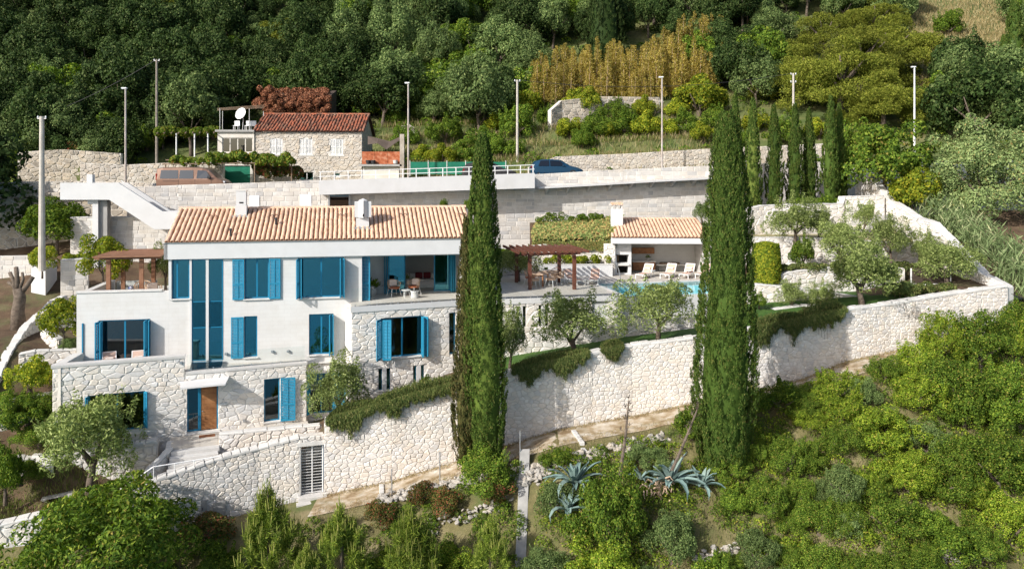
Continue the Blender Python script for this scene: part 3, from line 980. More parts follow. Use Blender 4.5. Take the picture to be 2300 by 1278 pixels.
for px, py in ((480, 492), (617, 490), (770, 490), (905, 489), (1036, 489)):
    vv = 2.35; u = hu(px, vv)
    vt = MB()
    for sx in (-1, 1):
        vt.tube([(u + sx * .12 - .11, vv - .12, rakez(vv) + .10), (u + sx * .12, vv - .16, rakez(vv) + .19), (u + sx * .12 + .11, vv - .12, rakez(vv) + .10)], .022, 6)
    vt.build('vent_tile', M['oldgap'], roof, H)
for px, py, rr in ((519, 533, .05), (616, 508, .06)):
    u = hu(px, .4)
    vv = 0.2 if py > 520 else 1.4
    MB().lathe([(rr, 0), (rr, .34), (rr * 1.6, .35), (rr * 1.2, .44)], 10, (u, vv, rakez(vv) + .02)).build('vent_pipe', M['dark'], roof, H)

# the slim chimney and the wide one are parts of the villa
c1 = MB(); a, b = CH1; w = b - a; v0 = 2.55
zt = H.z(542, 428, 2.7)
c1.box(a - .02, b - .05, v0, v0 + .55, rakez(v0) - .2, rakez(v0) + .62, .01)
c1.box(a + .03, b - .08, v0 + .04, v0 + .50, rakez(v0) + .62, zt - .05, .01)
ch1 = c1.build('chimney', M['white'], villa, H)
MB().box(a - .0, b - .05, v0 + .02, v0 + .52, zt - .05, zt + .02, .01).build('chimney_cap', M['coping'], ch1, H)
MB().box((a + b) / 2 - .12, (a + b) / 2 + .1, v0 + .03, v0 + .05, rakez(v0) + .72, rakez(v0) + .80).build('flue_opening', M['soot'], ch1, H)
MB().box(a - .14, b + .05, v0 - .15, v0 - .003, rakez(v0) - .25, rakez(v0) + .06).build('flashing', M['metal'], ch1, H)
c2 = MB(); a, b = CH2; v0 = 1.05; m_ = (a + b) / 2; zt = H.z(815, 449, 1.3)
c2.box(a + .02, b - .1, v0, v0 + .6, rakez(v0) - .3, rakez(v0) + .55, .01)
ch2 = c2.build('chimney', M['white'], villa, H)
hd = MB()
for (x0, x1) in ((a - .06, a + .16), (b - .2, b + .02)):
    hd.box(x0, x1, v0 - .02, v0 + .62, rakez(v0) + .58, zt - .1, .01)
hd.add([(m_ - .25, v0 - .06, rakez(v0) + .56), (m_, v0 - .22, rakez(v0) + .56), (m_ + .22, v0 - .06, rakez(v0) + .56), (m_ + .22, v0 + .66, rakez(v0) + .56), (m_ - .25, v0 + .66, rakez(v0) + .56),
        (m_ - .25, v0 - .06, zt - .04), (m_, v0 - .22, zt - .04), (m_ + .22, v0 - .06, zt - .04), (m_ + .22, v0 + .66, zt - .04), (m_ - .25, v0 + .66, zt - .04), (m_, v0 + .2, zt + .08)],
       [(0, 1, 6, 5), (1, 2, 7, 6), (2, 3, 8, 7), (3, 4, 9, 8), (4, 0, 5, 9), (5, 6, 10), (6, 7, 10), (7, 8, 10), (8, 9, 10), (9, 5, 10), (4, 3, 2, 1, 0)])
hd.build('chimney_cowl', M['white'], ch2, H)
MB().box(m_ - .04, m_ + .04, v0 - .235, v0 - .1, rakez(v0) + .62, rakez(v0) + .78).build('flue_opening', M['soot'], ch2, H)
MB().box(a - .16, b + .06, v0 - .2, v0 - .003, rakez(v0) - .3, rakez(v0) + .05).build('flashing', M['metal'], ch2, H)

# windows of the white front
window(villa, H, *W1, panes=1, v=.1, fracs=[.28])
window(villa, H, *CW, panes=2, v=-.02, mat=M['bluefrm'], rails=(ZU + .25, ZM + 1.85), ft=.05)
MB().box((CW[0] + CW[1]) / 2 - .07, (CW[0] + CW[1]) / 2 + .07, -.09, .12, CW[2], CW[3] - .005).build('white_mullion', M['white'], villa, H)
MB().box(hu(426), hu(431), -.06, .02, ZM + .1, FB - .004).build('white_mullion', M['white'], villa, H)
MB().box(hu(379), hu(385.5), -.05, -.002, hz(382, 673), FB - .004).build('white_mullion', M['white'], villa, H)
window(villa, H, *W2, panes=2)
window(villa, H, *W3, panes=2)
window(villa, H, *M2, panes=1)
window(villa, H, *M3, panes=2)
window(villa, H, *ML, panes=2, v=.1, gm=M['darkglass'])
for wv in (W1, W2, W3, M3, M2):
    sill(villa, H, wv[0], wv[1], wv[2] + .003)
sw = W2[0] - hu(523)
shutter(villa, H, W2[0] - .01, W2[2] - .02, W2[3] - .02, sw, 0, flip=-1)
shutter(villa, H, W2[1] + .01, W2[2] - .02, W2[3] - .02, sw, 0)
shutter(villa, H, M2[0] - .01, M2[2] - .02, M2[3] - .02, M2[0] - hu(520), 0, flip=-1)
for (wv, w_) in ((W3, .55), (M3, .5), (ML, .5)):
    if wv is not M3:
        shutter(villa, H, wv[0] + .03, wv[2], wv[3] - .04, w_, 80, v=.06, flip=-1)
        shutter(villa, H, wv[0] + .16, wv[2], wv[3] - .04, w_, 92, v=.02, flip=-1)
    shutter(villa, H, wv[1] - .03, wv[2], wv[3] - .04, w_, 84, v=.06)
    shutter(villa, H, wv[1] - .14, wv[2], wv[3] - .04, w_, 94, v=.02)
# loggia: inner walls, sliding doors
LV = 2.9
lw = MB()
dz1 = 8.3
dl, dr = hu(862, LV), hu(1022, LV)
wall_holes(lw, LG[0] - .3, uR - .35, ZU, FB, [(dl, dr, ZU + .02, dz1)], .2, LV)
lw.box(LG[0] - .3, LG[0] - .1, .346, LV - .002, ZU, FB)
lw.build('loggia_wall', M['white'], villa, H)
gd = dl + (dr - dl) * .23
ge = dl + (dr - dl) * .70
window(villa, H, dl + .25, gd + .3, ZU + .02, dz1, panes=1, v=LV + .05, name='sliding_door')
window(villa, H, ge, dr - .3, ZU + .02, dz1, panes=1, v=LV + .05, name='sliding_door')
for uu in (dl, dl + .1, dl + .2):
    shutter(villa, H, uu + .03, ZU + .03, dz1, .5, 88, v=LV, flip=-1)
for uu in (dr - .05, dr - .16, dr - .26):
    shutter(villa, H, uu, ZU + .03, dz1, .5, 88, v=LV)
shutter(villa, H, LG[0] + .02, ZU + .03, FB - .05, .42, 6, v=.30)
# ---- rough stone base with door
bu, bz = B.u, B.z
ub, uc_ = bu(415), bu(688)
DH = (bu(420), bu(490), -.0, B.z(455, 853)); LW = (bu(198), bu(326), .45, B.z(262, 883)); RWn = (bu(593), bu(629), B.z(611, 946), B.z(611, 850))
BT1, BT2 = 3.70, 2.88
bb = MB()
wall_holes(bb, 0, ub, -3.2, BT1, [LW], .35)
wall_holes(bb, ub + .002, uc_, -3.2, BT2, [DH, RWn], .35)
base = bb.build('stone_base_wall', M['mortar'], villa, B)
rng = random.Random(5)
cells = [(c, B) for c in rubble_cells([(0, -.9), (ub, -.9), (ub, BT1), (0, BT1)], [LW], .38, .225, rng, .035)]
cells += [(c, B) for c in rubble_cells([(ub, -.6), (uc_, -.6), (uc_, BT2), (ub, BT2)], [DH, RWn], .38, .225, rng, .035)]
lay_stones(cells, base, M['stone'], rng, .036, .22, 300)
# left return and right return
pB0 = B.xy(0); pH0 = H.xy(uL)
ret = Fr(pH0[0], pH0[1], math.degrees(math.atan2(pB0[1] - pH0[1], pB0[0] - pH0[0])))
rl = math.hypot(pB0[0] - pH0[0], pB0[1] - pH0[1])
MB().box(.02, rl - .01, 0, .35, -2.5, BT1 - .004).build('stone_base_wall', M['stone'], villa, ret)
pB1 = B.xy(uc_)
rr = Fr(pB1[0], pB1[1], 22 + 80)
MB().box(.003, .9, .002, .3, -1, BT2 - .003).build('stone_base_wall', M['stone'], villa, rr)
# parapet caps
def capstrip(fr, u0, u1, v0, v1, z, h=.14, mat=None, name='wall_cap'):
    return MB().box(u0, u1, v0, v1, z + .003, z + h, .012).build(name, mat or M['coping'], villa, fr)
capstrip(B, -.06, ub + .03, -.06, .42, BT1, .15)
capstrip(ret, .3, rl - .45, -.06, .42, BT1 - .002, .15)
capstrip(B, ub + .032, uc_ + .05, -.06, .5, BT2, .14)
# ledge behind the cap and the left terrace floor, both at the middle storey
def ploc(pts, fr):
    return [fr.loc(p) for p in pts]
terr = MB()
poly = [B.xy(0, .35), B.xy(uc_, .3), H.xy(hu(688), -.003), H.xy(uL, -.003)]
terr.slab(ploc(poly, H), 2.5, 2.93)
terr.build('terrace_slab', M['pave_flat'], villa, H)
# door
dp = MB()
dr0 = DH[0] + (DH[1] - DH[0]) * .40
dh_ = DH[3] - .28
window(villa, B, DH[0], dr0, DH[2] + .02, DH[3] - .01, 1, v=.14, gm=M['darkglass'])
window(villa, B, dr0 + .003, DH[1], dh_ + .06, DH[3] - .01, 1, v=.14, gm=M['darkglass'])
fd = MB()
fd.box(dr0 + .003, dr0 + .06, .13, .2, .02, dh_ + .06); fd.box(DH[1] - .06, DH[1] - .003, .13, .2, .02, dh_ + .06)
fdo = fd.build('door_frame', M['bluefrm'], villa, B)
n = 9
dd = MB().box(dr0 + .065, DH[1] - .065, .17, .2, .03, dh_ + .05).build('door', M['door'], villa, B)
for i in range(n):
    za, zb_ = .035 + (dh_ - 0) * i / n, .03 + (dh_) * (i + 1) / n
    MB().box(dr0 + .07, DH[1] - .07, .15, .169, za, zb_ - .006, .003).build('board', M['door'], dd, B)
MB().lathe([(.03, 0), (.03, .03)], 8, (dr0 + .14, .12, .95)).build('handle', M['metal'], dd, B)
MB().box(DH[0] - .1, DH[1] + .1, -.25, .12, -.06, -.002, .01).build('door_step', M['coping'], villa, B)
# canopies
cn = MB().slab([(bu(405), -.75), (bu(505), -.95), (bu(515), -.004), (bu(405), -.004)], [2.36, 2.42, 2.55, 2.5], [2.44, 2.5, 2.63, 2.58])
cn.build('door_canopy', M['white'], villa, B)
gc = MB().slab(ploc([B.xy(bu(425), .15), B.xy(bu(498), .15), H.xy(CW[1], -.1), H.xy(CW[0], -.1)], H), [2.98, 2.98, 3.12, 3.12], [3.0, 3.0, 3.14, 3.14])
gc.build('glass_canopy', M['clear'], villa, H)
# base windows
window(villa, B, *LW, panes=2, v=.12, gm=M['darkglass'])
shutter(villa, B, LW[0] + .03, LW[2] + .05, LW[3] - .03, .3, 60, v=.08, flip=-1)
shutter(villa, B, LW[1] - .03, LW[2] + .05, LW[3] - .03, .3, 60, v=.08)
window(villa, B, *RWn, panes=1, v=.14, gm=M['darkglass'])
shutter(villa, B, RWn[1] + .02, RWn[2] - .02, RWn[3] + .0, bu(662) - bu(629), 6, v=-.07)
sill(villa, B, RWn[0], RWn[1], RWn[2], .08)
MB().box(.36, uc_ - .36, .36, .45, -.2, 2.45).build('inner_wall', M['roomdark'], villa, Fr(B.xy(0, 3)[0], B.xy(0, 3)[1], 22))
MB().box(.4, uc_ - .3, .36, 3.4, -.12, -.01).build('floor', M['pave_flat'], villa, B)
for (px, py, nm) in ((501, 906, 'door_intercom'),):
    MB().box(bu(px) - .16, bu(px) + .16, -.1, -.03, B.z(px, py) - .06, B.z(px, py) + .06, .01).build(nm, M['metal'], villa, B)
for (px, py, frm) in ((406, 814, B), (548, 944, B), (612, 789, H), (647, 788, H), (508, 794, H)):
    MB().box(frm.u(px) - .06, frm.u(px) + .06, -.12, -.002, frm.z(px, py) - .06, frm.z(px, py) + .06, .01).build('wall_lamp', M['metal'], villa, frm)
# recessed wall between base and block, with the blue garden door
rc = MB()
GD = (hu(694), hu(748), .05, hz(720, 838))
u7, u8 = hu(684), hu(792)
wall_holes(rc, u7, u8, -1.5, ZM - .21, [GD], .3)
rcw = rc.build('stone_recess_wall', M['mortar'], villa, H)
lay_stones([(c, H) for c in rubble_cells([(u7, -.4), (u8, -.4), (u8, ZM - .22), (u7, ZM - .22)], [GD], .47, .27, rng, .035)], rcw, M['stone'], rng, .04, .22, 60)
window(villa, H, *GD, panes=2, v=.12, gm=M['darkglass'])
shutter(villa, H, GD[0] - .01, GD[2], GD[3], .6, 65, flip=-1)
shutter(villa, H, GD[1] + .01, GD[2], GD[3], .75, 12)
MB().box(u7 + .1, u8 - .2, -.18, -.003, ZM - .26, ZM - .17, .01).build('ledge', M['coping'], villa, H)
# ---- stone block under the balcony
cu, cz = Cf.u, Cf.z
BW = hole(Cf, 855, 953, 712, 801)
SL = [hole(Cf, 850, 859, 828, 877), hole(Cf, 868, 877, 826, 875), hole(Cf, 928, 936, 821, 868), hole(Cf, 945, 953, 820, 866)]
SLw = [(SL[0][0], SL[1][1], SL[0][2], SL[0][3]), (SL[2][0], SL[3][1], SL[2][2], SL[2][3])]
DK = (cu(1009), cu(1025) - .01, cz(1017, 796), cz(1017, 702))
ce = cu(1025)
CT = ZU - .26
cb_ = MB()
wall_holes(cb_, 0, ce, -1.5, CT, [BW] + SLw + [DK], .35)
cblk = cb_.build('stone_block_wall', M['mortar'], villa, Cf)
lay_stones([(c, Cf) for c in rubble_cells([(0, -.4), (ce, 1.2), (ce, CT), (0, CT)], [BW] + SLw + [DK], .38, .225, rng, .035)], cblk, M['stone'], rng, .038, .22, 300)
lb = Cf.child(0, 0, 90)
MB().box(.003, 2.3, -.34, -.003, -1.5, CT - .003).build('stone_block_wall', M['stone'], villa, lb)
window(villa, Cf, *BW, panes=2, v=.15, gm=M['darkglass'])
shutter(villa, Cf, BW[0] + .02, BW[2] - .02, BW[3] - .03, .52, 50, v=.02, flip=-1, split=1)
shutter(villa, Cf, BW[0] + .03, BW[2], BW[3] - .03, .45, 20, v=-.33, flip=1, split=1)
shutter(villa, Cf, BW[1] - .02, BW[2] - .02, BW[3] - .03, .45, 70, v=.05, split=1)
shutter(villa, Cf, BW[1] - .13, BW[2] - .02, BW[3] - .03, .45, 90, v=.02, split=1)
sill(villa, Cf, BW[0], BW[1], BW[2] + .003, .12)
for a_, b_ in ((0, 1), (2, 3)):
    for q in (a_, b_):
        window(villa, Cf, SL[q][0], SL[q][1], SL[q][2], SL[q][3], 1, v=.12, ft=.03, gm=M['glass'])
    MB().box(SL[a_][1], SL[b_][0], -.03, .2, SL[a_][2], SL[a_][3]).build('white_mullion', M['white'], villa, Cf)
    sill(villa, Cf, SL[a_][0], SL[b_][1], SL[a_][2], .08)
window(villa, Cf, *DK, panes=1, v=.2, gm=M['darkglass'])
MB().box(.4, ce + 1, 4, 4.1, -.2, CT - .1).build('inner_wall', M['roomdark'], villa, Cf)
MB().box(.4, ce + 1, .36, 4, 2.2, 2.6).build('floor', M['pave_flat'], villa, Cf)
# balcony slab with white edge
bal = MB()
poly = [Cf.xy(-.02, -.04), Cf.xy(ce, -.04), H.xy(uR, .2), H.xy(uR, LV + .19), H.xy(LG[0] - .09, LV + .19), H.xy(LG[0] - .09, -.004), H.xy(hu(787), -.004)]
bal.slab(ploc(poly, H), ZU - .25, ZU + .004)
bal.build('balcony_slab', M['pave_flat'], villa, H)
MB().box(-.05, ce + .02, -.075, -.042, ZU - .27, ZU + .03).build('balcony_edge', M['white'], villa, Cf)

# ---------------------------------------------------------------- pool terrace
tu, tz = T.u, T.z
DK_Z = ZU - .008
pu0, pu1, pv0, pv1 = tu(1405), tu(1720), .30, 5.2
tr = thing('pool_terrace', 'raised pale stone terrace in front of the pool house', 'terrace', T.w(0, 0, 2), T.a)
dk = MB()
dk.box(.0, pu0 - .25, -.04, 10.5, ZU - .25, DK_Z)
dk.box(pu0 - .25, pu1 + 1.2, pv1 + .25, 10.5, ZU - .25, DK_Z)
dk.build('deck', M['paving'], tr, T)
MB().box(.02, pu0 - .2, -.075, -.042, ZU - .27, ZU + .03).build('deck_edge', M['white'], tr, T)
cp = MB()
cp.box(pu0 - .25, pu0, pv0 - .02, pv1 + .25, ZU - .3, ZU + .004, .01)
cp.box(pu0 + .002, pu1, pv1, pv1 + .25, ZU - .3, ZU + .004, .01)
cp.build('pool_coping', M['coping'], tr, T)
bs = MB()
bs.add([(pu0, pv0, 4.5), (pu1, pv0, 4.5), (pu1, pv1, 4.5), (pu0, pv1, 4.5), (pu0, pv0, 5.9), (pu1, pv0, 5.9), (pu1, pv1, 5.9), (pu0, pv1, 5.9)],
       [(0, 1, 2, 3), (0, 3, 7, 4), (3, 2, 6, 7), (1, 5, 6, 2), (0, 4, 5, 1)])
M['pooltile'] = surf('turquoise_pool_tile', [(.3, (.42, .76, .82)), (.7, (.55, .84, .88))], 6, .4)
bs.build('pool_basin', M['pooltile'], tr, T)
m_, nt_, ou_ = new_mat('pool_water')
t_ = N(nt_, 'ShaderNodeBsdfTransparent'); t_.inputs[0].default_value = (.72, .95, .97, 1)
g_ = N(nt_, 'ShaderNodeBsdfGlossy'); g_.inputs['Roughness'].default_value = .03
f_ = N(nt_, 'ShaderNodeFresnel', IOR=1.1)
n_ = N(nt_, 'ShaderNodeTexNoise', Scale=2.2, Detail=3.0); b_ = N(nt_, 'ShaderNodeBump', Strength=.25, Distance=.1)
nt_.links.new(n_.outputs['Fac'], b_.inputs['Height'])
for q in (g_, f_): nt_.links.new(b_.outputs[0], q.inputs['Normal'])
x_ = N(nt_, 'ShaderNodeMixShader'); nt_.links.new(f_.outputs[0], x_.inputs[0]); nt_.links.new(t_.outputs[0], x_.inputs[1]); nt_.links.new(g_.outputs[0], x_.inputs[2]); nt_.links.new(x_.outputs[0], ou_.inputs[0])
wtr = MB().add([(pu0, pv0 - .16, 5.868), (pu1, pv0 - .16, 5.868), (pu1, pv1, 5.868), (pu0, pv1, 5.868)], [(0, 1, 2, 3)]).build('pool_water', m_, None, T)
tag(wtr, 'turquoise water of the swimming pool', 'water', kind='structure')
# front wall of the terrace: stone, then the white pool wall
TS = [hole(T, 1160, 1168, 688, 735), hole(T, 1174, 1182, 688, 735), hole(T, 1210, 1217, 685, 733), hole(T, 1224, 1232, 685, 733)]
TSw = [(TS[0][0], TS[1][1], TS[0][2], TS[0][3]), (TS[2][0], TS[3][1], TS[2][2], TS[2][3])]
TG = hole(T, 1330, 1366, 676, 742)
te = tu(1384)
tw_ = MB(); wall_holes(tw_, .01, te, 1.5, ZU - .26, TSw + [TG], .35)
tws = tw_.build('stone_front_wall', M['mortar'], tr, T)
lay_stones([(c, T) for c in rubble_cells([(.01, 2.0), (te, 3.0), (te, ZU - .26), (.01, ZU - .26)], TSw + [TG], .47, .28, random.Random(8), .035)], tws, M['stone'], random.Random(8), .05, .22, 260)
for a_, b_ in ((0, 1), (2, 3)):
    for q in (a_, b_):
        window(tr, T, *TS[q], 1, v=.12, ft=.03, mat=M['metal'], gm=M['darkglass'])
    MB().box(TS[a_][1], TS[b_][0], -.03, .2, TS[a_][2], TS[a_][3]).build('white_mullion', M['white'], tr, T)
gd_ = MB().box(TG[0] + .01, TG[1] - .01, .1, .14, TG[2], TG[3]).build('door', M['shutterwhite'], tr, T)
for i in range(14):
    zz = TG[2] + (TG[3] - TG[2]) * i / 14
    MB().box(TG[0] + .02, TG[1] - .02, .085, .099, zz + .01, zz + .1).build('slat', M['shutterwhite'], gd_, T)
MB().box(te + .003, te + .4, -.06, .4, 2.2, ZU + .02, .02).build('pillar', M['white'], tr, T)
MB().box(te + .402, pu1 + 1, .14, .28, 4.7, 5.862).build('pool_wall', M['white'], tr, T)
pw_ = MB().box(te + .402, pu1 + 1, .1, .42, 2.5, 4.69).build('stone_front_wall', M['mortar'], tr, T)
lay_stones([(c, T.child(0, .1)) for c in rubble_cells([(te + .41, 3.0), (pu1 + 1, 3.4), (pu1 + 1, 4.66), (te + .41, 4.66)], [], .45, .27, random.Random(9), .035)], pw_, M['stone'], random.Random(9), .05, .22, 120)
MB().box(te + .402, pu1 + 1, .02, .2, 4.692, 4.80, .01).build('ledge', M['coping'], tr, T)

# glass balustrades: every pane stands by itself on the slab edge
def balustrade(label, fr, u0, u1, v, z, n, h=.95):
    t = thing('glass_balustrade', label, 'balustrade', fr.w(u0, v, z), fr.a)
    for i in range(n):
        a, b = u0 + (u1 - u0) * i / n, u0 + (u1 - u0) * (i + 1) / n
        MB().box(a + .01, b - .01, v, v + .014, z + .02, z + h).build('pane', M['clear'], t, fr)
        for q in (a + .2, b - .2):
            MB().box(q - .03, q + .03, v - .02, v + .034, z, z + .09).build('clamp', M['metal'], t, fr)
balustrade('frameless glass balustrade along the balcony edge of the villa', Cf, .02, ce - .05, .06, ZU + .004, 5)
balustrade('frameless glass balustrade along the pool terrace edge', T, .1, pu0 - 1.1, .06, DK_Z, 6)
balustrade('frameless glass balustrade on the ledge above the front door', B, ub + .1, uc_ - .05, .2, BT2 + .14, 4, .8)
balustrade('frameless glass balustrade on the pergola terrace left of the villa', H, uL + .6, hu(360), 4.6, ZU, 3)
MB_rail = MB().box(-.03, .03, 0, .05, 2.93, hz(186, 726)).build('downpipe', M['bluefrm'], villa, H.child(hu(186), -.06))

# ---------------------------------------------------------------- planter, stone walls and pool house behind the terrace
PLf = Fr.at(1208, 53.8, 3)
pl = thing('planter', 'long white planter wall with clipped hedge behind the pergola', 'planter', PLf.w(0, 0, ZU), PLf.a)
pe = PLf.u(1376)
MB().box(0, pe, 0, .14, ZU - .1, 6.70).build('front_panel', M['white'], pl, PLf)
MB().box(-.03, pe + .03, -.03, .18, 6.703, 6.77, .01).build('cap', M['coping'], pl, PLf)
MB().box(.0, pe, .142, 1.3, ZU - .1, 6.60).build('soil', M['soil'], pl, PLf)
def wpz(px, top, d, zbot):
    a = P(px, top, d)
    return (a.x, a.y, a.z, zbot)
masonry('terrace_back_wall', 'curved rubble wall behind the terrace planter, topped by ivy', [wpz(1100, 560, 54.6, 5.5), wpz(1150, 556, 54.9, 5.5), wpz(1250, 545, 55.2, 5.5), wpz(1330, 541, 55.4, 5.5), wpz(1382, 540, 55.3, 5.5)],
        cw=.5, ch=.32, most=150, stone=M['stone'], mortar=M['mortar'], coping=False, seed=21, stones_from=5.9)
bank = MB().slab([(P(1190, 0, 55.5).x, 55.5), (P(1390, 0, 55.5).x, 55.5), (P(1390, 0, 59).x, 59.6), (P(1190, 0, 59).x, 59.0)], 5.5, [8.1, 8.15, 9.35, 9.3])
tag(bank.build('ivy_bank', M['soil']), 'steep planted bank above the rubble terrace wall', 'bank', kind='structure')

PH = Fr.at(1375, 54.6, -2.5)
ph = thing('pool_house', 'open white pool house with terracotta roof beside the pool', 'pool house', PH.w(0, 0, ZU), PH.a)
phr = PH.u(1592)
E_ = PH.z(1480, 534); R_ = PH.z(1480, 492, 4.0)
FBp = PH.z(1480, 547)
fs = MB().slab([(-.1, -.28), (phr, -.28), (phr, -.1), (.0, -.1)], FBp, E_ - .02).build('fascia', M['white'], ph, PH)
MB().slab([(-.1, -.1), (0, -.1), (1.2, 4), (1.0, 4)], [FBp, FBp, FBp + 1, FBp + 1], [E_ - .05, E_ - .05, R_ - .1, R_ - .1]).build('side_fascia', M['white'], ph, PH)
rf = MB().slab([(0, -.1), (phr, -.1), (phr, 4), (1.05, 4)], [E_ - .1, E_ - .1, R_ - .1, R_ - .1], [E_ - .03, E_ - .03, R_ - .03, R_ - .03]).build('roof', M['white'], ph, PH)
tile_roof(rf, PH, -.08, phr, -.32, E_ + .01, 4.0, R_, .255, .42, M['tile'], M['tilegap'], most=200, skew0=1.15, skew1=-.15, seed=4)
ridge_tiles(rf, PH, 1.1, phr - .1, 4.0, R_, .12, .42, M['tile'])
for px in (1446, 1507):
    u = PH.u(px, 2.3)
    vt = MB()
    zz = E_ + (R_ - E_) * 2.4 / 4.3
    for sx in (-1, 1):
        vt.tube([(u + sx * .13 - .12, 2.2, zz + .10), (u + sx * .13, 2.15, zz + .2), (u + sx * .13 + .12, 2.2, zz + .10)], .025, 6)
    vt.build('vent_tile', M['oldgap'], rf, PH)
iw = MB()
iw.box(PH.u(1420, .6), phr, 3.2, 3.4, ZU - .1, E_ + .5)
iw.box(phr - .35, phr, .2, 3.19, ZU - .1, E_ + .15)
iw.build('back_wall', M['clad'], ph, PH)
MB().box(-.05, phr, .1, 3.2, FBp + .12, FBp + .2).build('ceiling', M['white'], ph, PH)
# barbecue
bq = MB()
b0, b1 = PH.u(1382, .5), PH.u(1418, .5)
wall_holes(bq, b0 - .1, b1, ZU - .05, FBp + .1, [(b0 + .1, b1 - .22, PH.z(1398, 591, .5), PH.z(1398, 573, .5)), (b0 + .12, b1 - .22, ZU + .06, PH.z(1398, 598, .5))], .9, .5)
bqo = bq.build('barbecue', M['white'], ph, PH)
MB().box(b0, b1 - .1, 1.35, 1.39, ZU + 0, FBp).build('fire_back', M['soot'], bqo, PH)
MB().box(b0 - .02, b1 - .14, .36, 1.3, PH.z(1398, 596, .5), PH.z(1398, 592.5, .5)).build('hearth_slab', M['coping'], bqo, PH)
MB().box(b0 + .06, b1 - .2, .46, .5, PH.z(1398, 574, .5), PH.z(1398, 572, .5)).build('hood_bar', M['soot'], bqo, PH)
sp = masonry('x', '', [(PH.xy(-.55, .1) + (FBp - .05, 5.6)), (PH.xy(.15, .1) + (FBp - .05, 5.6))], thick=1.2, cw=.4, ch=.28, most=30, stone=M['stone'], mortar=M['mortar'], coping=False, parent=ph, seed=22)
# kitchen
k0, k1 = PH.u(1421, 2.6), PH.u(1472, 2.6)
kb = MB().box(k0, k1, 2.6, 3.19, ZU + .05, PH.z(1445, 589, 2.6)).build('base_cabinet', M['wood'], ph, PH)
MB().box(k0 - .02, k1 + .05, 2.55, 3.19, PH.z(1445, 589, 2.6) + .003, PH.z(1445, 587, 2.6) + .02).build('worktop', M['coping'], ph, PH)
for i in range(4):
    a = k0 + (k1 - k0) * i / 4
    MB().box(a + .015, a + (k1 - k0) / 4 - .015, 2.575, 2.599, ZU + .1, PH.z(1445, 590, 2.6) - .03).build('cabinet_door', M['wood'], kb, PH)
ku = MB().box(PH.u(1420, 2.85), PH.u(1470, 2.85), 2.85, 3.19, PH.z(1445, 570, 2.85), PH.z(1445, 557, 2.85)).build('wall_cabinet', M['wood'], ph, PH)
bn = MB().box(PH.u(1475, 2.5), phr - .36, 2.5, 3.19, ZU + .40, ZU + .48).build('bench', M['coping'], ph, PH)
MB().box(PH.u(1475, 2.5) + .2, phr - .4, 2.9, 3.18, ZU, ZU + .4).build('bench_base', M['concrete'], ph, PH)
for i, px in enumerate((1492, 1516)):
    c = PH.w(PH.u(px, 2.7), 2.75, ZU + .48)
    o = thing('round_cushion', ('round brown floor cushion on the pool house bench, nearest the kitchen', 'round brown floor cushion on the pool house bench, farther from the kitchen')[i], 'cushion', c)
    MB().lathe([(.1, 0), (.33, .02), (.36, .07), (.33, .13), (.1, .15)], 18, c).build('pad', M['roomdark'], o)
    MB().lathe([(.365, .06), (.37, .075), (.365, .09)], 18, c).build('piping', M['rope'], o)
# chimney of the pool house
pc = MB(); a, b = PH.u(1373, 2.2), PH.u(1399, 2.2); zt = PH.z(1386, 458, 2.3)
pc.slab([(a, 2.2), (b, 2.2), (b, 2.9), (a, 2.9)], 8.0, zt - .35)
pco = pc.build('chimney', M['white'], ph, PH)
mm = MB()
for x in (a + .03, (a + b) / 2 - .05, b - .13):
    mm.box(x, x + .1, 2.22, 2.88, zt - .35, zt - .12)
mm.box(a - .05, b + .05, 2.15, 2.95, zt - .12, zt - .04, .01)
mm.build('chimney_cap', M['coping'], pco, PH)
for i in range(5):
    x = a + (b - a) * (i + .5) / 5
    MB().tube([(x, 2.12, zt + .01), (x, 2.95, zt + .02)], .09, 8).build('tile', M['tile'], pco, PH)

# ---------------------------------------------------------------- pergolas
def pergola(label, fr, u0, u1, v0, v1, z0, zt, mat, nraft, posts, over=.6, pw=.16, beams='u', slat=False):
    t = thing('pergola', label, 'pergola', fr.w(u0, v0, z0), fr.a)
    for (u, v) in posts:
        MB().box(u - pw / 2, u + pw / 2, v - pw / 2, v + pw / 2, z0, zt - .16).build('post', mat, t, fr)
    for v in (v0, v1):
        MB().box(u0 - over * .6, u1 + over * .6, v - .05, v + .05, zt - .158, zt).build('beam', mat, t, fr)
    for i in range(nraft):
        u = u0 - over + (u1 - u0 + 2 * over) * i / (nraft - 1)
        if slat:
            MB().box(u - .05, u + .05, v0 - over, v1 + over, zt + .003, zt + .06).build('slat', mat, t, fr)
        else:
            MB().box(u - .045, u + .045, v0 - over, v1 + over, zt + .003, zt + .15).build('rafter', mat, t, fr)
    return t
q = [H.loc(P(px, py, d)) for px, py, d in ((1190, 650, 47.7), (1290, 649, 47.7), (1160, 634, 50.9), (1256, 632, 51.0))]
zt_ = CZ - (567 - HY) / F * 47.7
pergola('dark red timber pergola with open rafters over the terrace dining table', H, min(q[0][0], q[2][0]), max(q[1][0], q[3][0]), (q[0][1] + q[1][1]) / 2, (q[2][1] + q[3][1]) / 2, ZU, zt_, M['pergola'], 11,
        [(q[0][0], q[0][1]), (q[1][0], q[1][1]), (q[2][0], q[2][1]), (q[3][0], q[3][1])], over=.75, pw=.2)
a0, a1 = hu(245, 1.2), hu(352, 1.2)
zt_ = H.z(300, 582, 1.2)
lp = thing('pergola', 'brown slatted timber pergola over the armchairs left of the villa', 'pergola', H.w(a0, 1.2, ZU), H.a)
for (px, v) in ((244, 1.2), (318, 1.2), (277, 4.0), (345, 4.0)):
    u = hu(px, v)
    MB().box(u - .1, u + .1, v - .1, v + .1, ZU, zt_).build('post', M['pergola2'], lp, H)
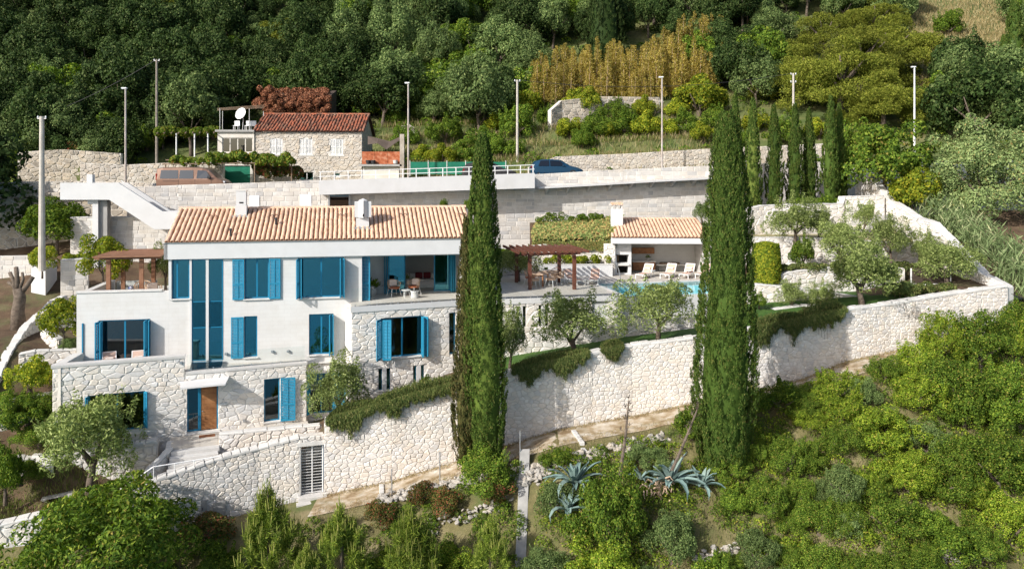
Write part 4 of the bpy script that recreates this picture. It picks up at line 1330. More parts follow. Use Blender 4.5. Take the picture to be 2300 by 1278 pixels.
for v in (1.2, 4.0):
    MB().box(hu(212, v), hu(366, v) - .05, v - .06, v + .06, zt_ + .002, zt_ + .16).build('beam', M['pergola2'], lp, H)
for i in range(20):
    v = .55 + 4.3 * i / 19
    MB().box(hu(208, .6) + .0, hu(366, .6) - .12, v - .07, v + .07, zt_ + .163, zt_ + .22).build('slat', M['pergola2'], lp, H)

# ---------------------------------------------------------------- walls of the garden
KW = dict(stone=M['wallstone'], mortar=M['joint'], cop_mat=M['coping'])
masonry('garden_wall', 'long pale rubble garden wall winding along the dusty path', GWP, thick=.45, cw=.28, ch=.19, proud=.036, most=300, seed=31, cop_len=.5, **KW)
# stair wall with the barred gate
sw_root = thing('stair_wall', 'rubble wall with barred gate beside the entrance stairs', 'wall', (STP[0][0], STP[0][1], -3))
masonry('stair_wall', '', STP[:5], thick=.4, cw=.27, ch=.19, proud=.036, parent=sw_root, most=220, seed=32, cop_len=.42, **KW)
gfr, gL, ga, gb = seg_frames(STP[4:6])[0]
gz1 = CZ - (1004 - HY) / F * 38.0; gz0 = CZ - (1108 - HY) / F * 38.0
lt = MB().box(.02, gL, .005, .4, gz1 + .12, ga[2] + .12).build('gate_head', M['joint'], sw_root, gfr)
lay_stones([(c, gfr) for c in rubble_cells([(0, gz1 + .3), (gL, gz1 + .3), (gL, ga[2] + .1), (0, ga[2] + .1)], [], .34, .24, random.Random(3))], lt, M['wallstone'], random.Random(3), .05, .25, 40)
MB().box(-.1, gL + .05, -.06, .3, gz1 + .1, gz1 + .3, .01).build('lintel', M['coping'], sw_root, gfr)
MB().box(.0, .06, -.02, .38, gz0, gz1 + .1).build('jamb', M['coping'], sw_root, gfr)
for i in range(3):
    MB().box(-.05 - .1 * i, gL + .1, -.35 - .35 * i, -.0 - .35 * i, gz0 - .5 - .18 * i, gz0 - .02 - .16 * i, .01).build('step', M['coping'], sw_root, gfr)
gate = thing('barred_gate', 'pale steel gate of horizontal bars in the rubble wall', 'gate', gfr.w(.1, .1, gz0), gfr.a)
for x in (.08, gL * .52, gL - .06):
    MB().box(x - .025, x + .025, .1, .14, gz0 + .03, gz1 + .08).build('upright', M['whitemetal'], gate, gfr)
for i in range(17):
    z = gz0 + .06 + (gz1 - gz0 + .0) * i / 16
    MB().box(.1, gL - .08, .11, .13, z - .009, z + .009).build('bar', M['whitemetal'], gate, gfr)
MB().box(.02, gL, 1.6, 1.7, gz0 - .2, gz1).build('passage_wall', M['oldstone'], sw_root, gfr)  # darker stone stands in for the shade inside the passage
MB().box(-.3, gL + .3, .0, 1.6, gz0 - .4, gz0 - .01).build('passage_floor', M['coping'], sw_root, gfr)
for (px, py, w, h, lab) in ((458, 1140, .26, .75, 'narrow grey meter cabinet let into the stair wall'), (492, 1148, .55, .95, 'wide grey steel hatch let into the stair wall')):
    sfr = seg_frames(STP[2:4])[0][0]
    u = sfr.u(px); z = sfr.z(px, py)
    c = thing('meter_cabinet', lab, 'cabinet', sfr.w(u, 0, z - h / 2), sfr.a)
    MB().box(u - w / 2, u + w / 2, -.1, .02, z - h / 2, z + h / 2, .01).build('door', M['concrete'], c, sfr)
    MB().box(u - w * .3, u - w * .2, -.115, -.101, z - .06, z + .06).build('handle', M['dark'], c, sfr)
# entrance terrace, stairs, rail
ent = thing('entrance_terrace', 'pale paved entrance terrace with steps before the wooden front door', 'terrace', B.w(bu(420), -1, 0), B.a)
e0, e1 = bu(386) , bu(700, -1.6)
MB().box(e0, e1, -1.75, -.26, -.5, -.062).build('paving', M['paving'], ent, B)
MB().box(bu(492), e1, -.258, -.006, -.5, -.06).build('paving', M['paving'], ent, B)
for i in range(4):
    MB().box(e0 - .05 * i, bu(492, -1.75) - .06 * i, -2.17 - .42 * i, -1.752 - .42 * i, -1.9, -.2 - .155 * i, .012).build('step', M['coping'], ent, B)
pa, pb = P(480, 1060, 36.7), P(272, 1140, 35.1)
sfr2 = Fr(pb.x, pb.y, math.degrees(math.atan2(pa.y - pb.y, pa.x - pb.x)))
LL = math.hypot(pa.x - pb.x, pa.y - pb.y)
for i in range(11):
    MB().box(LL * i / 11, LL * (i + 1) / 11 - .002, .15, 1.5, -4, -2.95 + i * .19, .012).build('step', M['coping'], ent, sfr2)
tw2 = [wpz(492, 978, 38.2, -2.2), wpz(600, 968, 38.8, -1.8), wpz(719, 957, 39.3, -1.0)]
masonry('x', '', tw2, thick=.3, cw=.36, ch=.26, parent=ent, most=90, seed=33, cop_len=.9, cop_h=.12, **KW)
masonry('x', '', [wpz(330, 1064, 35.9, -2.6), wpz(362, 1034, 36.6, -2.4), wpz(386, 1010, 37.4, -2.2), wpz(390, 992, 38.5, -1.5)], thick=.25, cw=.36, ch=.26, parent=ent, most=40, seed=34, cop_len=.35, cop_h=.08, **KW)
matd = MB().box(bu(447, -.6), bu(483, -.6), -.85, -.45, -.06, -.045).build('doormat', M['mat'], None, B)
tag(matd, 'brown coir doormat before the wooden front door', 'doormat')
rail = thing('handrail', 'white steel handrail beside the entrance stairs', 'handrail', P(268, 1130, 35))
rp = [P(268, 1100, 34.95), P(345, 1048, 35.4), P(420, 1036, 36.0), P(495, 1024, 36.6)]
MB().tube(rp, .03, 6).build('rail', M['whitemetal'], rail)
for (px, ty, by, d) in ((268, 1100, 1140, 34.95), (307, 1074, 1112, 35.15), (345, 1048, 1088, 35.4), (392, 1040, 1070, 35.75), (436, 1034, 1056, 36.1)):
    MB().tube([P(px, ty, d), P(px, by, d)], .02, 6).build('post', M['whitemetal'], rail)

# left garden walls
masonry('bed_wall', 'shaded rubble wall behind the big olive tree below the stone base', [wpz(18, 1034, 36.2, -3), wpz(92, 1032, 36.7, -3), wpz(250, 1008, 37.4, -3), wpz(352, 994, 38, -2.5)], cw=.42, ch=.3, most=160, seed=35, thick=.5, cop_h=.1, **KW)
masonry('rubble_wall', 'low rubble wall in the bottom corner behind young pines', [wpz(-60, 1192, 33.2, -5), wpz(0, 1182, 33.4, -5), wpz(95, 1160, 33.9, -5)], cw=.4, ch=.3, most=80, seed=36, thick=.5, cop_h=.1, **KW)
snake = [(-60, 930, 36.6), (0, 848, 38.4), (22, 800, 39.6), (45, 765, 41), (62, 738, 42), (90, 712, 43.3), (112, 694, 44.4), (128, 676, 45.4), (150, 668, 46.2)]
masonry('stair_parapet', 'winding pale stone parapet of the garden stairs left of the house', [wpz(a, b, d, P(a, b, d).z - 1.5) for a, b, d in snake], thick=.32, cw=.36, ch=.22, most=150, seed=37, cop_len=.4, cop_h=.12, **KW)
gs = thing('garden_steps', 'stone garden steps climbing beside the winding parapet', 'steps', P(20, 870, 38))
for i in range(13):
    t = i / 12
    a = P(22, 895, 38.2) * (1 - t) + P(135, 688, 46) * t
    fr_ = Fr(a.x, a.y, 40)
    MB().box(-.2, 1.2, -.35, .42, a.z - .6, a.z, .012).build('step', M['coping'], gs, fr_)
masonry('bed_wall', 'small white stone wall holding the bed of the rounded yellow bush', [wpz(42, 798, 39.3, 2.5), wpz(80, 790, 39.6, 2.5), wpz(172, 787, 40.3, 2.5)], cw=.4, ch=.26, most=40, seed=38, thick=.3, cop_h=.08, **KW)
masonry('bed_wall', 'curved pale stone wall under the lemon shrub beside the garden steps', [wpz(92, 742, 42.3, 3), wpz(104, 750, 41.6, 3), wpz(130, 765, 41.2, 3)], cw=.36, ch=.24, most=30, seed=39, thick=.3, cop_h=.08, **KW)
masonry('bed_wall', 'low pale coping wall crossing the shady bed at the picture edge', [wpz(-40, 925, 37, 0), wpz(0, 912, 37.3, 0), wpz(45, 898, 37.8, 0), wpz(118, 886, 38.4, 0)], cw=.4, ch=.26, most=40, seed=40, thick=.3, cop_h=.08, **KW)
MB_sl = MB().slab([tuple(P(72, 1020, 36.6).xy), tuple(P(120, 1026, 36.4).xy), tuple(P(124, 1003, 37.3).xy), tuple(P(88, 1003, 37.4).xy)], -1.2, -.12).build('corner_slab', M['coping'], villa)

def ash(name, label, pts, **k):
    d = dict(cw=.52, ch=.29, proud=.022, edge=.12, kind='ashlar', stone=M['ashlar'], mortar=M['mortar'], coping=False, thick=.5)
    d.update(k)
    return masonry(name, label, pts, **d)
ash('ashlar_wall', 'pale ashlar wall beside the pergola terrace', [wpz(136, 586, 46.3, 4.5), wpz(195, 582, 46.8, 4.5)], coping=True, cop_mat=M['coping'], cop_h=.06, most=80, seed=41)
ash('ashlar_wall', 'pale ashlar wall beside the stump tree', [wpz(-60, 577, 49.5, 4), wpz(70, 575, 50, 4)], most=120, seed=42)
wb = thing('stair_block', 'white rendered stair block beside the stump tree', 'block', P(100, 670, 48))
MB().slab([tuple(P(70, 660, 47.6).xy), tuple(P(102, 672, 47.4).xy), tuple(P(128, 650, 49.5).xy), tuple(P(98, 640, 50).xy)], [4.6] * 4, [7.2, 7.35, 7.5, 7.4]).build('body', M['white'], wb)
MB().bar(P(98, 597, 48.5) , P(114, 595, 49.5), .5, .1).build('cap', M['white'], wb)

# right garden: boundary wall up the hill and terrace walls
bw = [(1922, 397, 63.2, 9), (1955, 399, 60.7, 8.5), (1992, 448, 58.2, 7.5), (2024, 468, 56, 7), (2055, 490, 54, 6.5), (2092, 502, 52, 6), (2145, 556, 49.1, 5), (2202, 615, 46.6, 4), (2262, 645, 45.2, 3)]
masonry('boundary_wall', 'white stone boundary wall stepping up the hill past the reeds', [wpz(*b) for b in bw], cw=.46, ch=.3, most=260, seed=51, thick=.5, cop_h=.08, stone=M['stone'], mortar=M['mortar'], cop_mat=M['coping'])
KR = dict(stone=M['stone'], mortar=M['mortar'], cop_mat=M['coping'], cop_h=.07, cw=.46, ch=.3)
masonry('terrace_wall', 'curved pale terrace wall below the row of small cypresses', [wpz(1640, 480, 56.0, 8), wpz(1672, 472, 56, 8), (wpz(1715, 463, 56.5, 8)), wpz(1800, 460, 57, 8), wpz(1893, 459, 57.6, 8), wpz(1898, 443, 57.8, 8), wpz(1985, 440, 58, 8)], most=160, seed=52, **KR)
masonry('terrace_wall', 'long pale terrace wall behind the clipped round bush', [wpz(1640, 536, 52.2, 5.8), wpz(1760, 535, 52.5, 5.8), wpz(1880, 538, 52.6, 5.8), wpz(2010, 547, 52.2, 5.8), wpz(2060, 550, 52, 5.8)], most=160, seed=53, **KR)
masonry('terrace_wall', 'pale terrace wall under the trailing hedge of the right garden', [wpz(1742, 622, 48.2, 4.6), wpz(1780, 612, 48.5, 4.6), wpz(1880, 600, 49, 4.6), wpz(1960, 598, 49.2, 4.6), wpz(2030, 604, 49, 4.6)], most=120, seed=54, **KR)
masonry('terrace_wall', 'low pale terrace wall behind the two small olive bushes', [wpz(1640, 642, 46.5, 4.2), wpz(1700, 641, 46.5, 4.2), wpz(1760, 645, 46.6, 4.2), wpz(1835, 655, 46.6, 4.6), wpz(1928, 668, 46.4, 4.8)], most=120, seed=55, **KR)
masonry('terrace_wall', 'low pale edging wall below the two small olive bushes', [wpz(1740, 698, 44.6, 4.4), wpz(1800, 688, 45, 4.6), wpz(1890, 690, 44.6, 4.8)], most=50, seed=56, **KR)
def lawn(label, pts, z, mat='lawn', name='lawn'):
    o = MB().slab([tuple(P(px, 0, d).xy) for px, d in pts], [a - .8 for a in z] if isinstance(z, list) else z - .8, z).build(name, M[mat])
    return tag(o, label, 'lawn', kind='structure')
lawn('dry lawn strip above the long terrace wall', [(1620, 52.9), (1880, 53.2), (2050, 52.8), (1990, 57.6), (1640, 56.2)], 8.60, 'drygrass_soil')
lawn('planted strip below the long terrace wall', [(1750, 49.0), (1880, 49.5), (2060, 49.7), (2080, 52), (1640, 52), (1640, 50)], 6.88, 'soil', 'planting_bed')
lawn('small green lawn beside the clipped round bush', [(1640, 46.6), (1930, 46.7), (2120, 47), (2060, 49), (1640, 49)], 5.62)
lawn('lawn strip along the top of the garden wall', [(1640, 42.4), (1905, 43.4), (2255, 45.2), (2200, 46.4), (1640, 46.4)], [4.95, 5.35, 6.4, 6.2, 5.2])
lawn('shaded lawn below the pool wall', [(1130, 39.9), (1330, 40.5), (1560, 41.4), (1640, 42.0), (1640, 46.0), (1390, 45.2), (1130, 44.0)], [2.75, 3.55, 4.1, 4.5, 4.2, 3.55, 2.75])
lawn('bed of the small cypress row', [(1640, 56.8), (1720, 57.2), (1890, 58.2), (1975, 58.8), (1930, 63.2), (1600, 61)], 10.45, 'soil', 'planting_bed')
gt = thing('slat_gate', 'grey steel slat gate behind the olive trees of the right garden', 'gate', P(1972, 526, 57))
for px in (1952, 1972, 1992):
    MB().box(P(px, 0, 57.2).x - .04, P(px, 0, 57.2).x + .04, 57.1, 57.2, 8.6, 10.0).build('post', M['metal'], gt)
for i in range(12):
    MB().box(P(1953, 0, 57).x, P(1991, 0, 57).x, 57.06, 57.09, 8.66 + i * .11, 8.66 + i * .11 + .05).build('slat', M['metal'], gt)
pnl = thing('timber_screen', 'dark timber slat panel in a white frame in the right garden', 'screen', P(2090, 640, 47.6))
x0, x1 = P(2046, 0, 47.6).x, P(2136, 0, 47.6).x
for i in range(14):
    MB().box(x0 + .05, x1 - .05, 47.6, 47.64, 6.33 + i * .062, 6.33 + i * .062 + .05).build('slat', M['roomdark'], pnl)
MB().box(x0, x1, 47.58, 47.68, 6.2, 6.3).build('frame', M['whitemetal'], pnl)
for x in (x0, x1 - .05):
    MB().box(x, x + .05, 47.58, 47.68, 6.3, 7.2).build('frame', M['whitemetal'], pnl)
# rough deck boards outside the far corner
fb = thing('board_fence', 'dark weathered board fence beyond the corner of the garden wall', 'fence', P(2285, 720, 46))
for i in range(6):
    a, b = P(2268, 676 + i * 9, 46), P(2420, 676 + i * 9, 46.5)
    MB().bar(a, b, .05, .2).build('board', M['roomdark'], fb)
# white wall that runs down the slope towards the camera
ra, rb = P(1179, 1008, 37.0), P(1168, 1290, 32.4)
cwl = thing('slope_wall', 'narrow grey concrete wall running down the slope below the path', 'wall', ra)
d_ = (rb - ra)
m1 = ra + d_ * .45
for i, (a, b) in enumerate(((ra, m1), (m1, rb + d_ * .3))):
    hgt = 1.2
    s_ = Vector((.22, .0, 0))
    MB().add([a - s_, a + s_, b + s_, b - s_, a - s_ - Vector((0, 0, hgt)), a + s_ - Vector((0, 0, hgt)), b + s_ - Vector((0, 0, hgt)), b - s_ - Vector((0, 0, hgt))],
             [(0, 3, 2, 1), (4, 5, 6, 7), (0, 1, 5, 4), (1, 2, 6, 5), (2, 3, 7, 6), (3, 0, 4, 7)]).build('section', M['concrete'], cwl)

# ---------------------------------------------------------------- retaining wall, road deck, stair bridge
R = H.child(0, 15)
def rz_(px, py, v=0):
    return R.z(px, py, v)
def rpt(px, py, zbot, v=0):
    x, y = R.xy(R.u(px, v), v)
    return (x, y, rz_(px, py, v), zbot)
ash('retaining_wall', 'long pale ashlar retaining wall between the villa roof and the road', [rpt(285, 421, 5), rpt(400, 416, 5), rpt(560, 411, 5), rpt(720, 405, 5), rpt(1200, 392, 5), rpt(1400, 381, 5), rpt(1600, 372, 5), rpt(1760, 366, 8), rpt(1925, 362, 8)],
    most=300, seed=61, stones_from=8.0, cw=.62, ch=.30, thick=.6)
rd = MB()
for (a, b) in zip((-120, -26, 26), (-26, 26, 120)):
    pass
xs_r = list(np.arange(-60, 41, 2.0))
def road_y(x):
    y0 = 56.2 + .2035 * (x + 20.8)
    return [y0 + .62, y0 + 2.2, y0 + 4, y0 + 5.6]
sheet('road', xs_r, road_y, lambda x, y: float(zr(x)) + .02, M['asphalt'], label='narrow asphalt road on top of the retaining wall', cat='road')
# coping ledge right of the deck, with brackets
lg = thing('ledge_walkway', 'narrow white concrete ledge on brackets along the retaining wall', 'ledge', R.w(R.u(1205), 0, 12))
lp_ = [(1203, 424), (1330, 417), (1460, 409), (1600, 402), (1690, 398)]
for (a, ya), (b, yb) in zip(lp_, lp_[1:]):
    u0, u1 = R.u(a), R.u(b)
    za, zb_ = rz_(a, ya), rz_(b, yb)
    MB().slab([(u0 + .01, -1.1), (u1, -1.1), (u1, -.03), (u0 + .01, -.03)], [za, zb_, zb_, za], [za + .14, zb_ + .14, zb_ + .14, za + .14]).build('slab', M['white'], lg, R)
for i in range(9):
    px = 1225 + i * 47
    u = R.u(px); z = rz_(px, np.interp(px, [q[0] for q in lp_], [q[1] for q in lp_]))
    MB().prism([(0, z - .003), (-.9, z - .003), (0, z - .5)], -.06, .06).build('bracket', M['white'], lg, Fr(R.xy(u, -.03)[0], R.xy(u, -.03)[1], 11.5 - 90 + 0) if False else R.child(u, -.03, 90))
# parking deck
dkt = thing('parking_deck', 'white concrete parking deck jutting over the retaining wall', 'deck', R.w(R.u(720), -1.6, 11))
DV = -1.7
u0, u1 = R.u(716, DV), R.u(1201, DV)
za, zb_ = R.z(716, 438, DV), R.z(1201, 423, DV)
ta, tb = R.z(716, 406, DV), R.z(1201, 389, DV)
MB().slab([(u0, DV), (u1, DV), (u1, DV + .2), (u0, DV + .2)], [za, zb_, zb_, za], [ta, tb, tb, ta]).build('fascia', M['white'], dkt, R)
MB().slab([(u0, DV + .202), (u1, DV + .202), (u1, .65), (u0, .65)], [za + .1, zb_ + .1, zb_ + .1, za + .1], [ta - .35, tb - .35, tb - .35, ta - .35]).build('slab', M['concrete'], dkt, R)
MB().slab([(u1 - .2, DV + .203), (u1, DV + .203), (u1, -.01), (u1 - .2, -.01)], zb_, tb - .01).build('end_fascia', M['white'], dkt, R)
rl_ = thing('deck_railing', 'white steel railing on the parking deck', 'railing', R.w(u0, DV, ta))
for i in range(17):
    t = i / 16
    u = u0 + .1 + (u1 - u0 - .2) * t; z = ta + (tb - ta) * t
    MB().box(u - .03, u + .03, DV + .07, DV + .13, z, z + .62).build('post', M['whitemetal'], rl_, R)
for h in (.28, .6):
    MB().bar((u0, DV + .1, ta + h), (u1, DV + .1, tb + h), .05, .05).build('rail', M['whitemetal'], rl_, R)
# opening under the deck
op = thing('glazed_hatch', 'dark glazed opening in a steel frame under the parking deck', 'opening', R.w(R.u(762), -.4, 10))
a, b = R.u(737, -.4), R.u(787, -.4); z0, z1 = R.z(762, 466, -.4), R.z(762, 438, -.4)
MB().box(a, b, -.1, -.05, z0, z1).build('pane', M['carglass'], op, R)
for (x0, x1) in ((a, a + .12), (b - .12, b)):
    MB().box(x0, x1, -.4, -.051, z0, z1).build('upright', M['metal'], op, R)
MB().box(a, b, -.4, -.051, z0 - .1, z0 - .002).build('threshold', M['metal'], op, R)
# heat pumps and vents behind the roof
for (px, w, h, lab) in ((571, .62, .95, 'white heat pump unit behind the villa roof beside the slim chimney'), (686, .75, 1.0, 'white heat pump unit behind the villa roof under the parking deck')):
    v = 8.6
    u = H.u(px, v); zt = H.z(px, 440 if px < 600 else 437, v)
    o = thing('heat_pump', lab, 'heat pump', H.w(u, v, zt - h), H.a)
    MB().box(u - w / 2, u + w / 2, v, v + .4, zt - h, zt, .02).build('casing', M['whitemetal'], o, H)
    MB().box(u - w * .3, u + w * .3, v - .012, v - .001, zt - h + .1, zt - h + .25).build('grille', M['dark'], o, H)
    MB().box(u + w / 2 + .002, u + w / 2 + .02, v + .05, v + .34, zt - .6, zt - .1).build('side_vent', M['dark'], o, H)
MB().box(hu(379), uR + 2, 7.31, 14.9, 8.4, 8.9).build('rear_slab', M['concrete'], villa, H)

# stair bridge at the left
SB = Fr.at(135, 51.0, 6)
sb = thing('stair_bridge', 'white concrete stair bridge coming down from the road on a pillar', 'stairs', SB.w(0, 0, 10))
def sbp(px, py, v=0): return SB.uz(px, py, v)
out = [sbp(*q) for q in ((135, 449), (245, 449), (346, 515), (402, 515), (402, 476), (365, 475), (266, 411), (135, 411))]
def fan(mb, poly, y0, y1):
    parts = [(0, 1, 6, 7), (1, 2, 5, 6), (2, 3, 4, 5)]
    for p in parts:
        mb.prism([poly[i] for i in p], y0, y1)
for k, (y0, y1) in enumerate(((0, .16), (1.5, 1.66))):
    mb = MB(); fan(mb, out, y0, y1); mb.build('parapet', M['white'], sb, SB)
fl = MB()
(u_a, z_a), (u_b, z_b), (u_c, z_c), (u_d, z_d) = [out[i] for i in (0, 1, 2, 3)]
fl.slab([(u_a, .162), (u_b, .162), (u_b, 1.498), (u_a, 1.498)], z_a, z_a + .3)
fl.slab([(u_b, .162), (u_c, .162), (u_c, 1.498), (u_b, 1.498)], [z_b, z_c, z_c, z_b], [z_b + .3, z_c + .3, z_c + .3, z_b + .3])
fl.build('flight', M['concrete'], sb, SB)
for i in range(10):
    t = (i + .5) / 10
    u = u_b + (u_c - u_b) * t; z = z_b + .3 + (z_c - z_b) * t
    MB().box(u - .15, u + .15, .165, 1.495, z - .1, z + .1).build('step', M['coping'], sb, SB)
a, b = SB.u(203), SB.u(232)
MB().box(a, a + .35, .3, 1.3, 5.5, z_a - .003).build('pillar', M['white'], sb, SB)
MB().box(a + .352, b + .05, .5, 1.1, 5.5, z_a - .003).build('pillar', M['concrete'], sb, SB)
MB().box(a - .3, a - .002, .3, 1.3, z_a - .3, z_a - .003, .02).build('corbel', M['white'], sb, SB)
MB().box(SB.u(190), SB.u(203), .3, .7, out[7][1] - .1, SB.z(196, 392, .5), .01).build('lamp_pier', M['white'], sb, SB)
rl2 = thing('stair_rail', 'white tubular handrail on the stair bridge', 'handrail', SB.w(u_b, 1.6, z_b))
for o_ in (.0, .25):
    MB().tube([SB.w(SB.u(272, 1.6) , 1.6, SB.z(272, 406, 1.6) - o_), SB.w(SB.u(345, 1.6), 1.6, SB.z(345, 458, 1.6) - o_), SB.w(SB.u(372, 1.6), 1.6, SB.z(372, 470, 1.6) - o_)], .03, 6).build('rail', M['whitemetal'], rl2)
ash('ashlar_wall', 'pale ashlar wall under the white stair bridge', [wpz(158, 490, 52.3, 5.5), wpz(402, 487, 53.4, 5.5)], most=160, seed=62, coping=True, cop_mat=M['coping'], cop_h=.06, cw=.5, ch=.28)
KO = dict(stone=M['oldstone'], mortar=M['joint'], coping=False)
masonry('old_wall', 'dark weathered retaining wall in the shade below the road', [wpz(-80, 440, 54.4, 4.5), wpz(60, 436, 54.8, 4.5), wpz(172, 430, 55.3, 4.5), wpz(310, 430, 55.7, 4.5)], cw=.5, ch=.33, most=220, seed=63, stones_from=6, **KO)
masonry('road_parapet', 'low rough stone parapet along the road behind the stair bridge', [wpz(-80, 412, 55.2, 10.8), wpz(60, 408, 55.4, 10.8), wpz(180, 407, 55.8, 10.8), wpz(345, 412, 56.4, 10.8)], cw=.36, ch=.26, most=180, seed=64, thick=.4, stone=M['cottage'], mortar=M['joint'], coping=False)
masonry('road_wall', 'rough stone wall on the uphill side of the road behind the blue car', [wpz(1188, 376, 65, 12.2), wpz(1250, 352, 65.4, 12.4), wpz(1400, 346, 66.2, 12.6), wpz(1600, 334, 67.2, 12.8), wpz(1760, 327, 68, 13), wpz(1870, 322, 68.5, 13)], cw=.34, ch=.25, most=220, seed=65, thick=.5, stone=M['cottage'], mortar=M['joint'], coping=False)
masonry('dry_stone_wall', 'dry stone terrace wall on the hill below the bamboo', [wpz(1238, 248, 77, 14), wpz(1262, 226, 78, 14.5), wpz(1345, 217, 79, 15), wpz(1480, 219, 80, 15.5)], cw=.5, ch=.35, most=90, seed=66, **KO)
masonry('dry_stone_wall', 'crumbling dry stone wall left of the van below the wood', [wpz(40, 342, 66, 10.5), wpz(140, 336, 66.5, 10.5), wpz(270, 345, 67, 10.5)], cw=.5, ch=.3, most=80, seed=67, **KO)
masonry('dry_stone_wall', 'rough stone terrace wall behind the parked van', [wpz(180, 366, 63.5, 10.6), wpz(290, 370, 63.8, 10.6), wpz(380, 366, 64, 10.6), wpz(500, 362, 64.3, 10.6)], cw=.45, ch=.3, most=120, seed=68, stone=M['cottage'], mortar=M['joint'], coping=False)

yt_ = MB().slab([tuple(P(182, 0, 63.9).xy), tuple(P(300, 0, 64.2).xy), tuple(P(492, 0, 64.6).xy), tuple(P(500, 0, 70).xy), tuple(P(60, 0, 69.5).xy), tuple(P(60, 0, 66.6).xy), tuple(P(180, 0, 66.6).xy)], 10.5, 13.55).build('yard_terrace', M['hillsoil'])
tag(yt_, 'earth terrace behind the van under the brushwood arbour', 'terrace', kind='structure')

# ---------------------------------------------------------------- the old stone house above the road
OH = Fr.at(490, 66.0, 3)
oh = thing('old_house', 'old rubble stone house with red tiled roof and white shutters above the road', 'house', OH.w(0, 0, 12.3), OH.a)
o0, o1, oR = OH.u(490), OH.u(569), OH.u(813)
oE = OH.z(690, 297); oRd = OH.z(690, 258, 3.6)
OWs = [hole(OH, 607, 635, 312, 346), hole(OH, 673, 702, 312, 347), hole(OH, 742, 771, 313, 348)]
OLow = [hole(OH, 674, 704, 387, 405), hole(OH, 752, 764, 389, 398), hole(OH, 781, 787, 391, 397)]
wm_ = MB(); wall_holes(wm_, o1, oR, 10.9, oE, OWs + OLow, .4)
ow = wm_.build('stone_wall', M['joint'], oh, OH)
lay_stones([(c, OH) for c in rubble_cells([(o1, 12.2), (oR, 12.2), (oR, oE), (o1, oE)], OWs + OLow, .36, .22, random.Random(70), .04)], ow, M['cottage'], random.Random(70), .045, .22, 300)
sdw = OH.child(oR, 0, 90)
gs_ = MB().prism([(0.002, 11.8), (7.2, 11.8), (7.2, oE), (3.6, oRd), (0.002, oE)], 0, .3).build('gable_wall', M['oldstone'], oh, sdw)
orf = MB().slab([(o1 - .1, 3.6), (oR + .25, 3.6), (oR + .25, 7.4), (o1 - .1, 7.4)], [oRd - .1, oRd - .1, oE, oE], [oRd - .02, oRd - .02, oE + .1, oE + .1]).build('roof', M['oldgap'], oh, OH)
tile_roof(orf, OH, o1 - .05, oR + .22, -.25, oE + .02, 3.6, oRd, .26, .42, M['oldtile'], M['oldgap'], most=300, seed=5, wob=.025)
ridge_tiles(orf, OH, o1 - .05, oR + .2, 3.6, oRd + .02, .13, .45, M['oldtile'], 3)
for wv in OWs:
    m = (wv[0] + wv[1]) / 2
    MB().box(wv[0] - .1, wv[1] + .1, -.06, -.003, wv[2] - .14, wv[2] - .003).build('sill', M['coping'], oh, OH)
    shutter(oh, OH, wv[0] + .02, wv[2], wv[3], (wv[1] - wv[0]) / 2 - .04, 3, v=.06, mat=M['shutterwhite'], split=.5)
    shutter(oh, OH, wv[1] - .02, wv[2], wv[3], (wv[1] - wv[0]) / 2 - .04, 3, v=.06, mat=M['shutterwhite'], flip=-1, split=.5)
for wv in OLow:
    window(oh, OH, *wv, panes=2 if wv is OLow[0] else 1, v=.1, ft=.05, mat=M['shutterwhite'], gm=M['glass'])
AW = hole(OH, 499, 568, 310, 343, -.15)
an = MB(); wall_holes(an, o0, o1 + .1, 10.9, OH.z(530, 297, -.15), [AW], .3, -.15)
an.box(o0, o0 + .3, .152, 5, 11.8, OH.z(530, 297, -.15))
an.build('annex_wall', M['plaster'], oh, OH)
window(oh, OH, *AW, panes=4, v=-.08, ft=.07, mat=M['plaster'], gm=M['carglass'], name='annex_window')
MB().box(AW[0], AW[1], .6, .62, AW[2], AW[3]).build('curtain', M['linen'], oh, OH)
anz = OH.z(530, 297, -.15)
MB().box(o0 - .15, o1 + .15, -.35, 5, anz + .003, OH.z(530, 292, -.3)).build('annex_roof', M['concrete'], oh, OH)
az = OH.z(530, 292, -.3)
GDo = (OH.u(504, -.4), OH.u(562, -.4), 11.3, OH.z(530, 375, -.4))
MB().box(GDo[0], GDo[1], -.4, -.36, GDo[2], GDo[3]).build('green_garage_door', M['greensheet'], oh, OH)
for x in (GDo[0] - .2, GDo[1]):
    MB().box(x, x + .2, -.42, -.16, 11.0, GDo[3] + .1).build('garage_pier', M['plaster'], oh, OH)
MB().box(GDo[0] - .2, GDo[1] + .2, -.42, -.152, GDo[3] + .102, GDo[3] + .3).build('garage_lintel', M['plaster'], oh, OH)
# roof terrace frame, dish
ds = thing('satellite_dish', 'large white satellite dish on the flat roof of the old house', 'satellite dish', OH.w(OH.u(548, .8), .8, az))
dc = P(543, 257, OH.xy(OH.u(543, .8), .8)[1])
nrm = Vector((-.35, -.85, .35)).normalized()
q_ = nrm.to_track_quat('Z', 'Y').to_matrix().to_4x4()
dsh = MB().lathe([(.02, 0), (.25, .03), (.42, .10), (.52, .17), (.50, .175), (.40, .12), (.24, .05), (.02, .02)], 20)
dsh.v = [tuple(Matrix.Translation(dc) @ q_ @ Vector(v)) for v in dsh.v]
dsh.build('reflector', M['whitemetal'], ds)
MB().tube([dc - nrm * .02, dc - nrm * .2 - Vector((0, 0, .3)), Vector((dc.x, dc.y + .2, az))], .035, 6).build('mast', M['metal'], ds)
MB().tube([dc - Vector((0, 0, .48)) + nrm * .15, dc + nrm * .55], .015, 5).build('feed_arm', M['metal'], ds)
rt = thing('roof_frame', 'thin steel shade frame on the flat roof of the old house', 'frame', OH.w(o0, 1, az))
zt = OH.z(530, 248, 2)
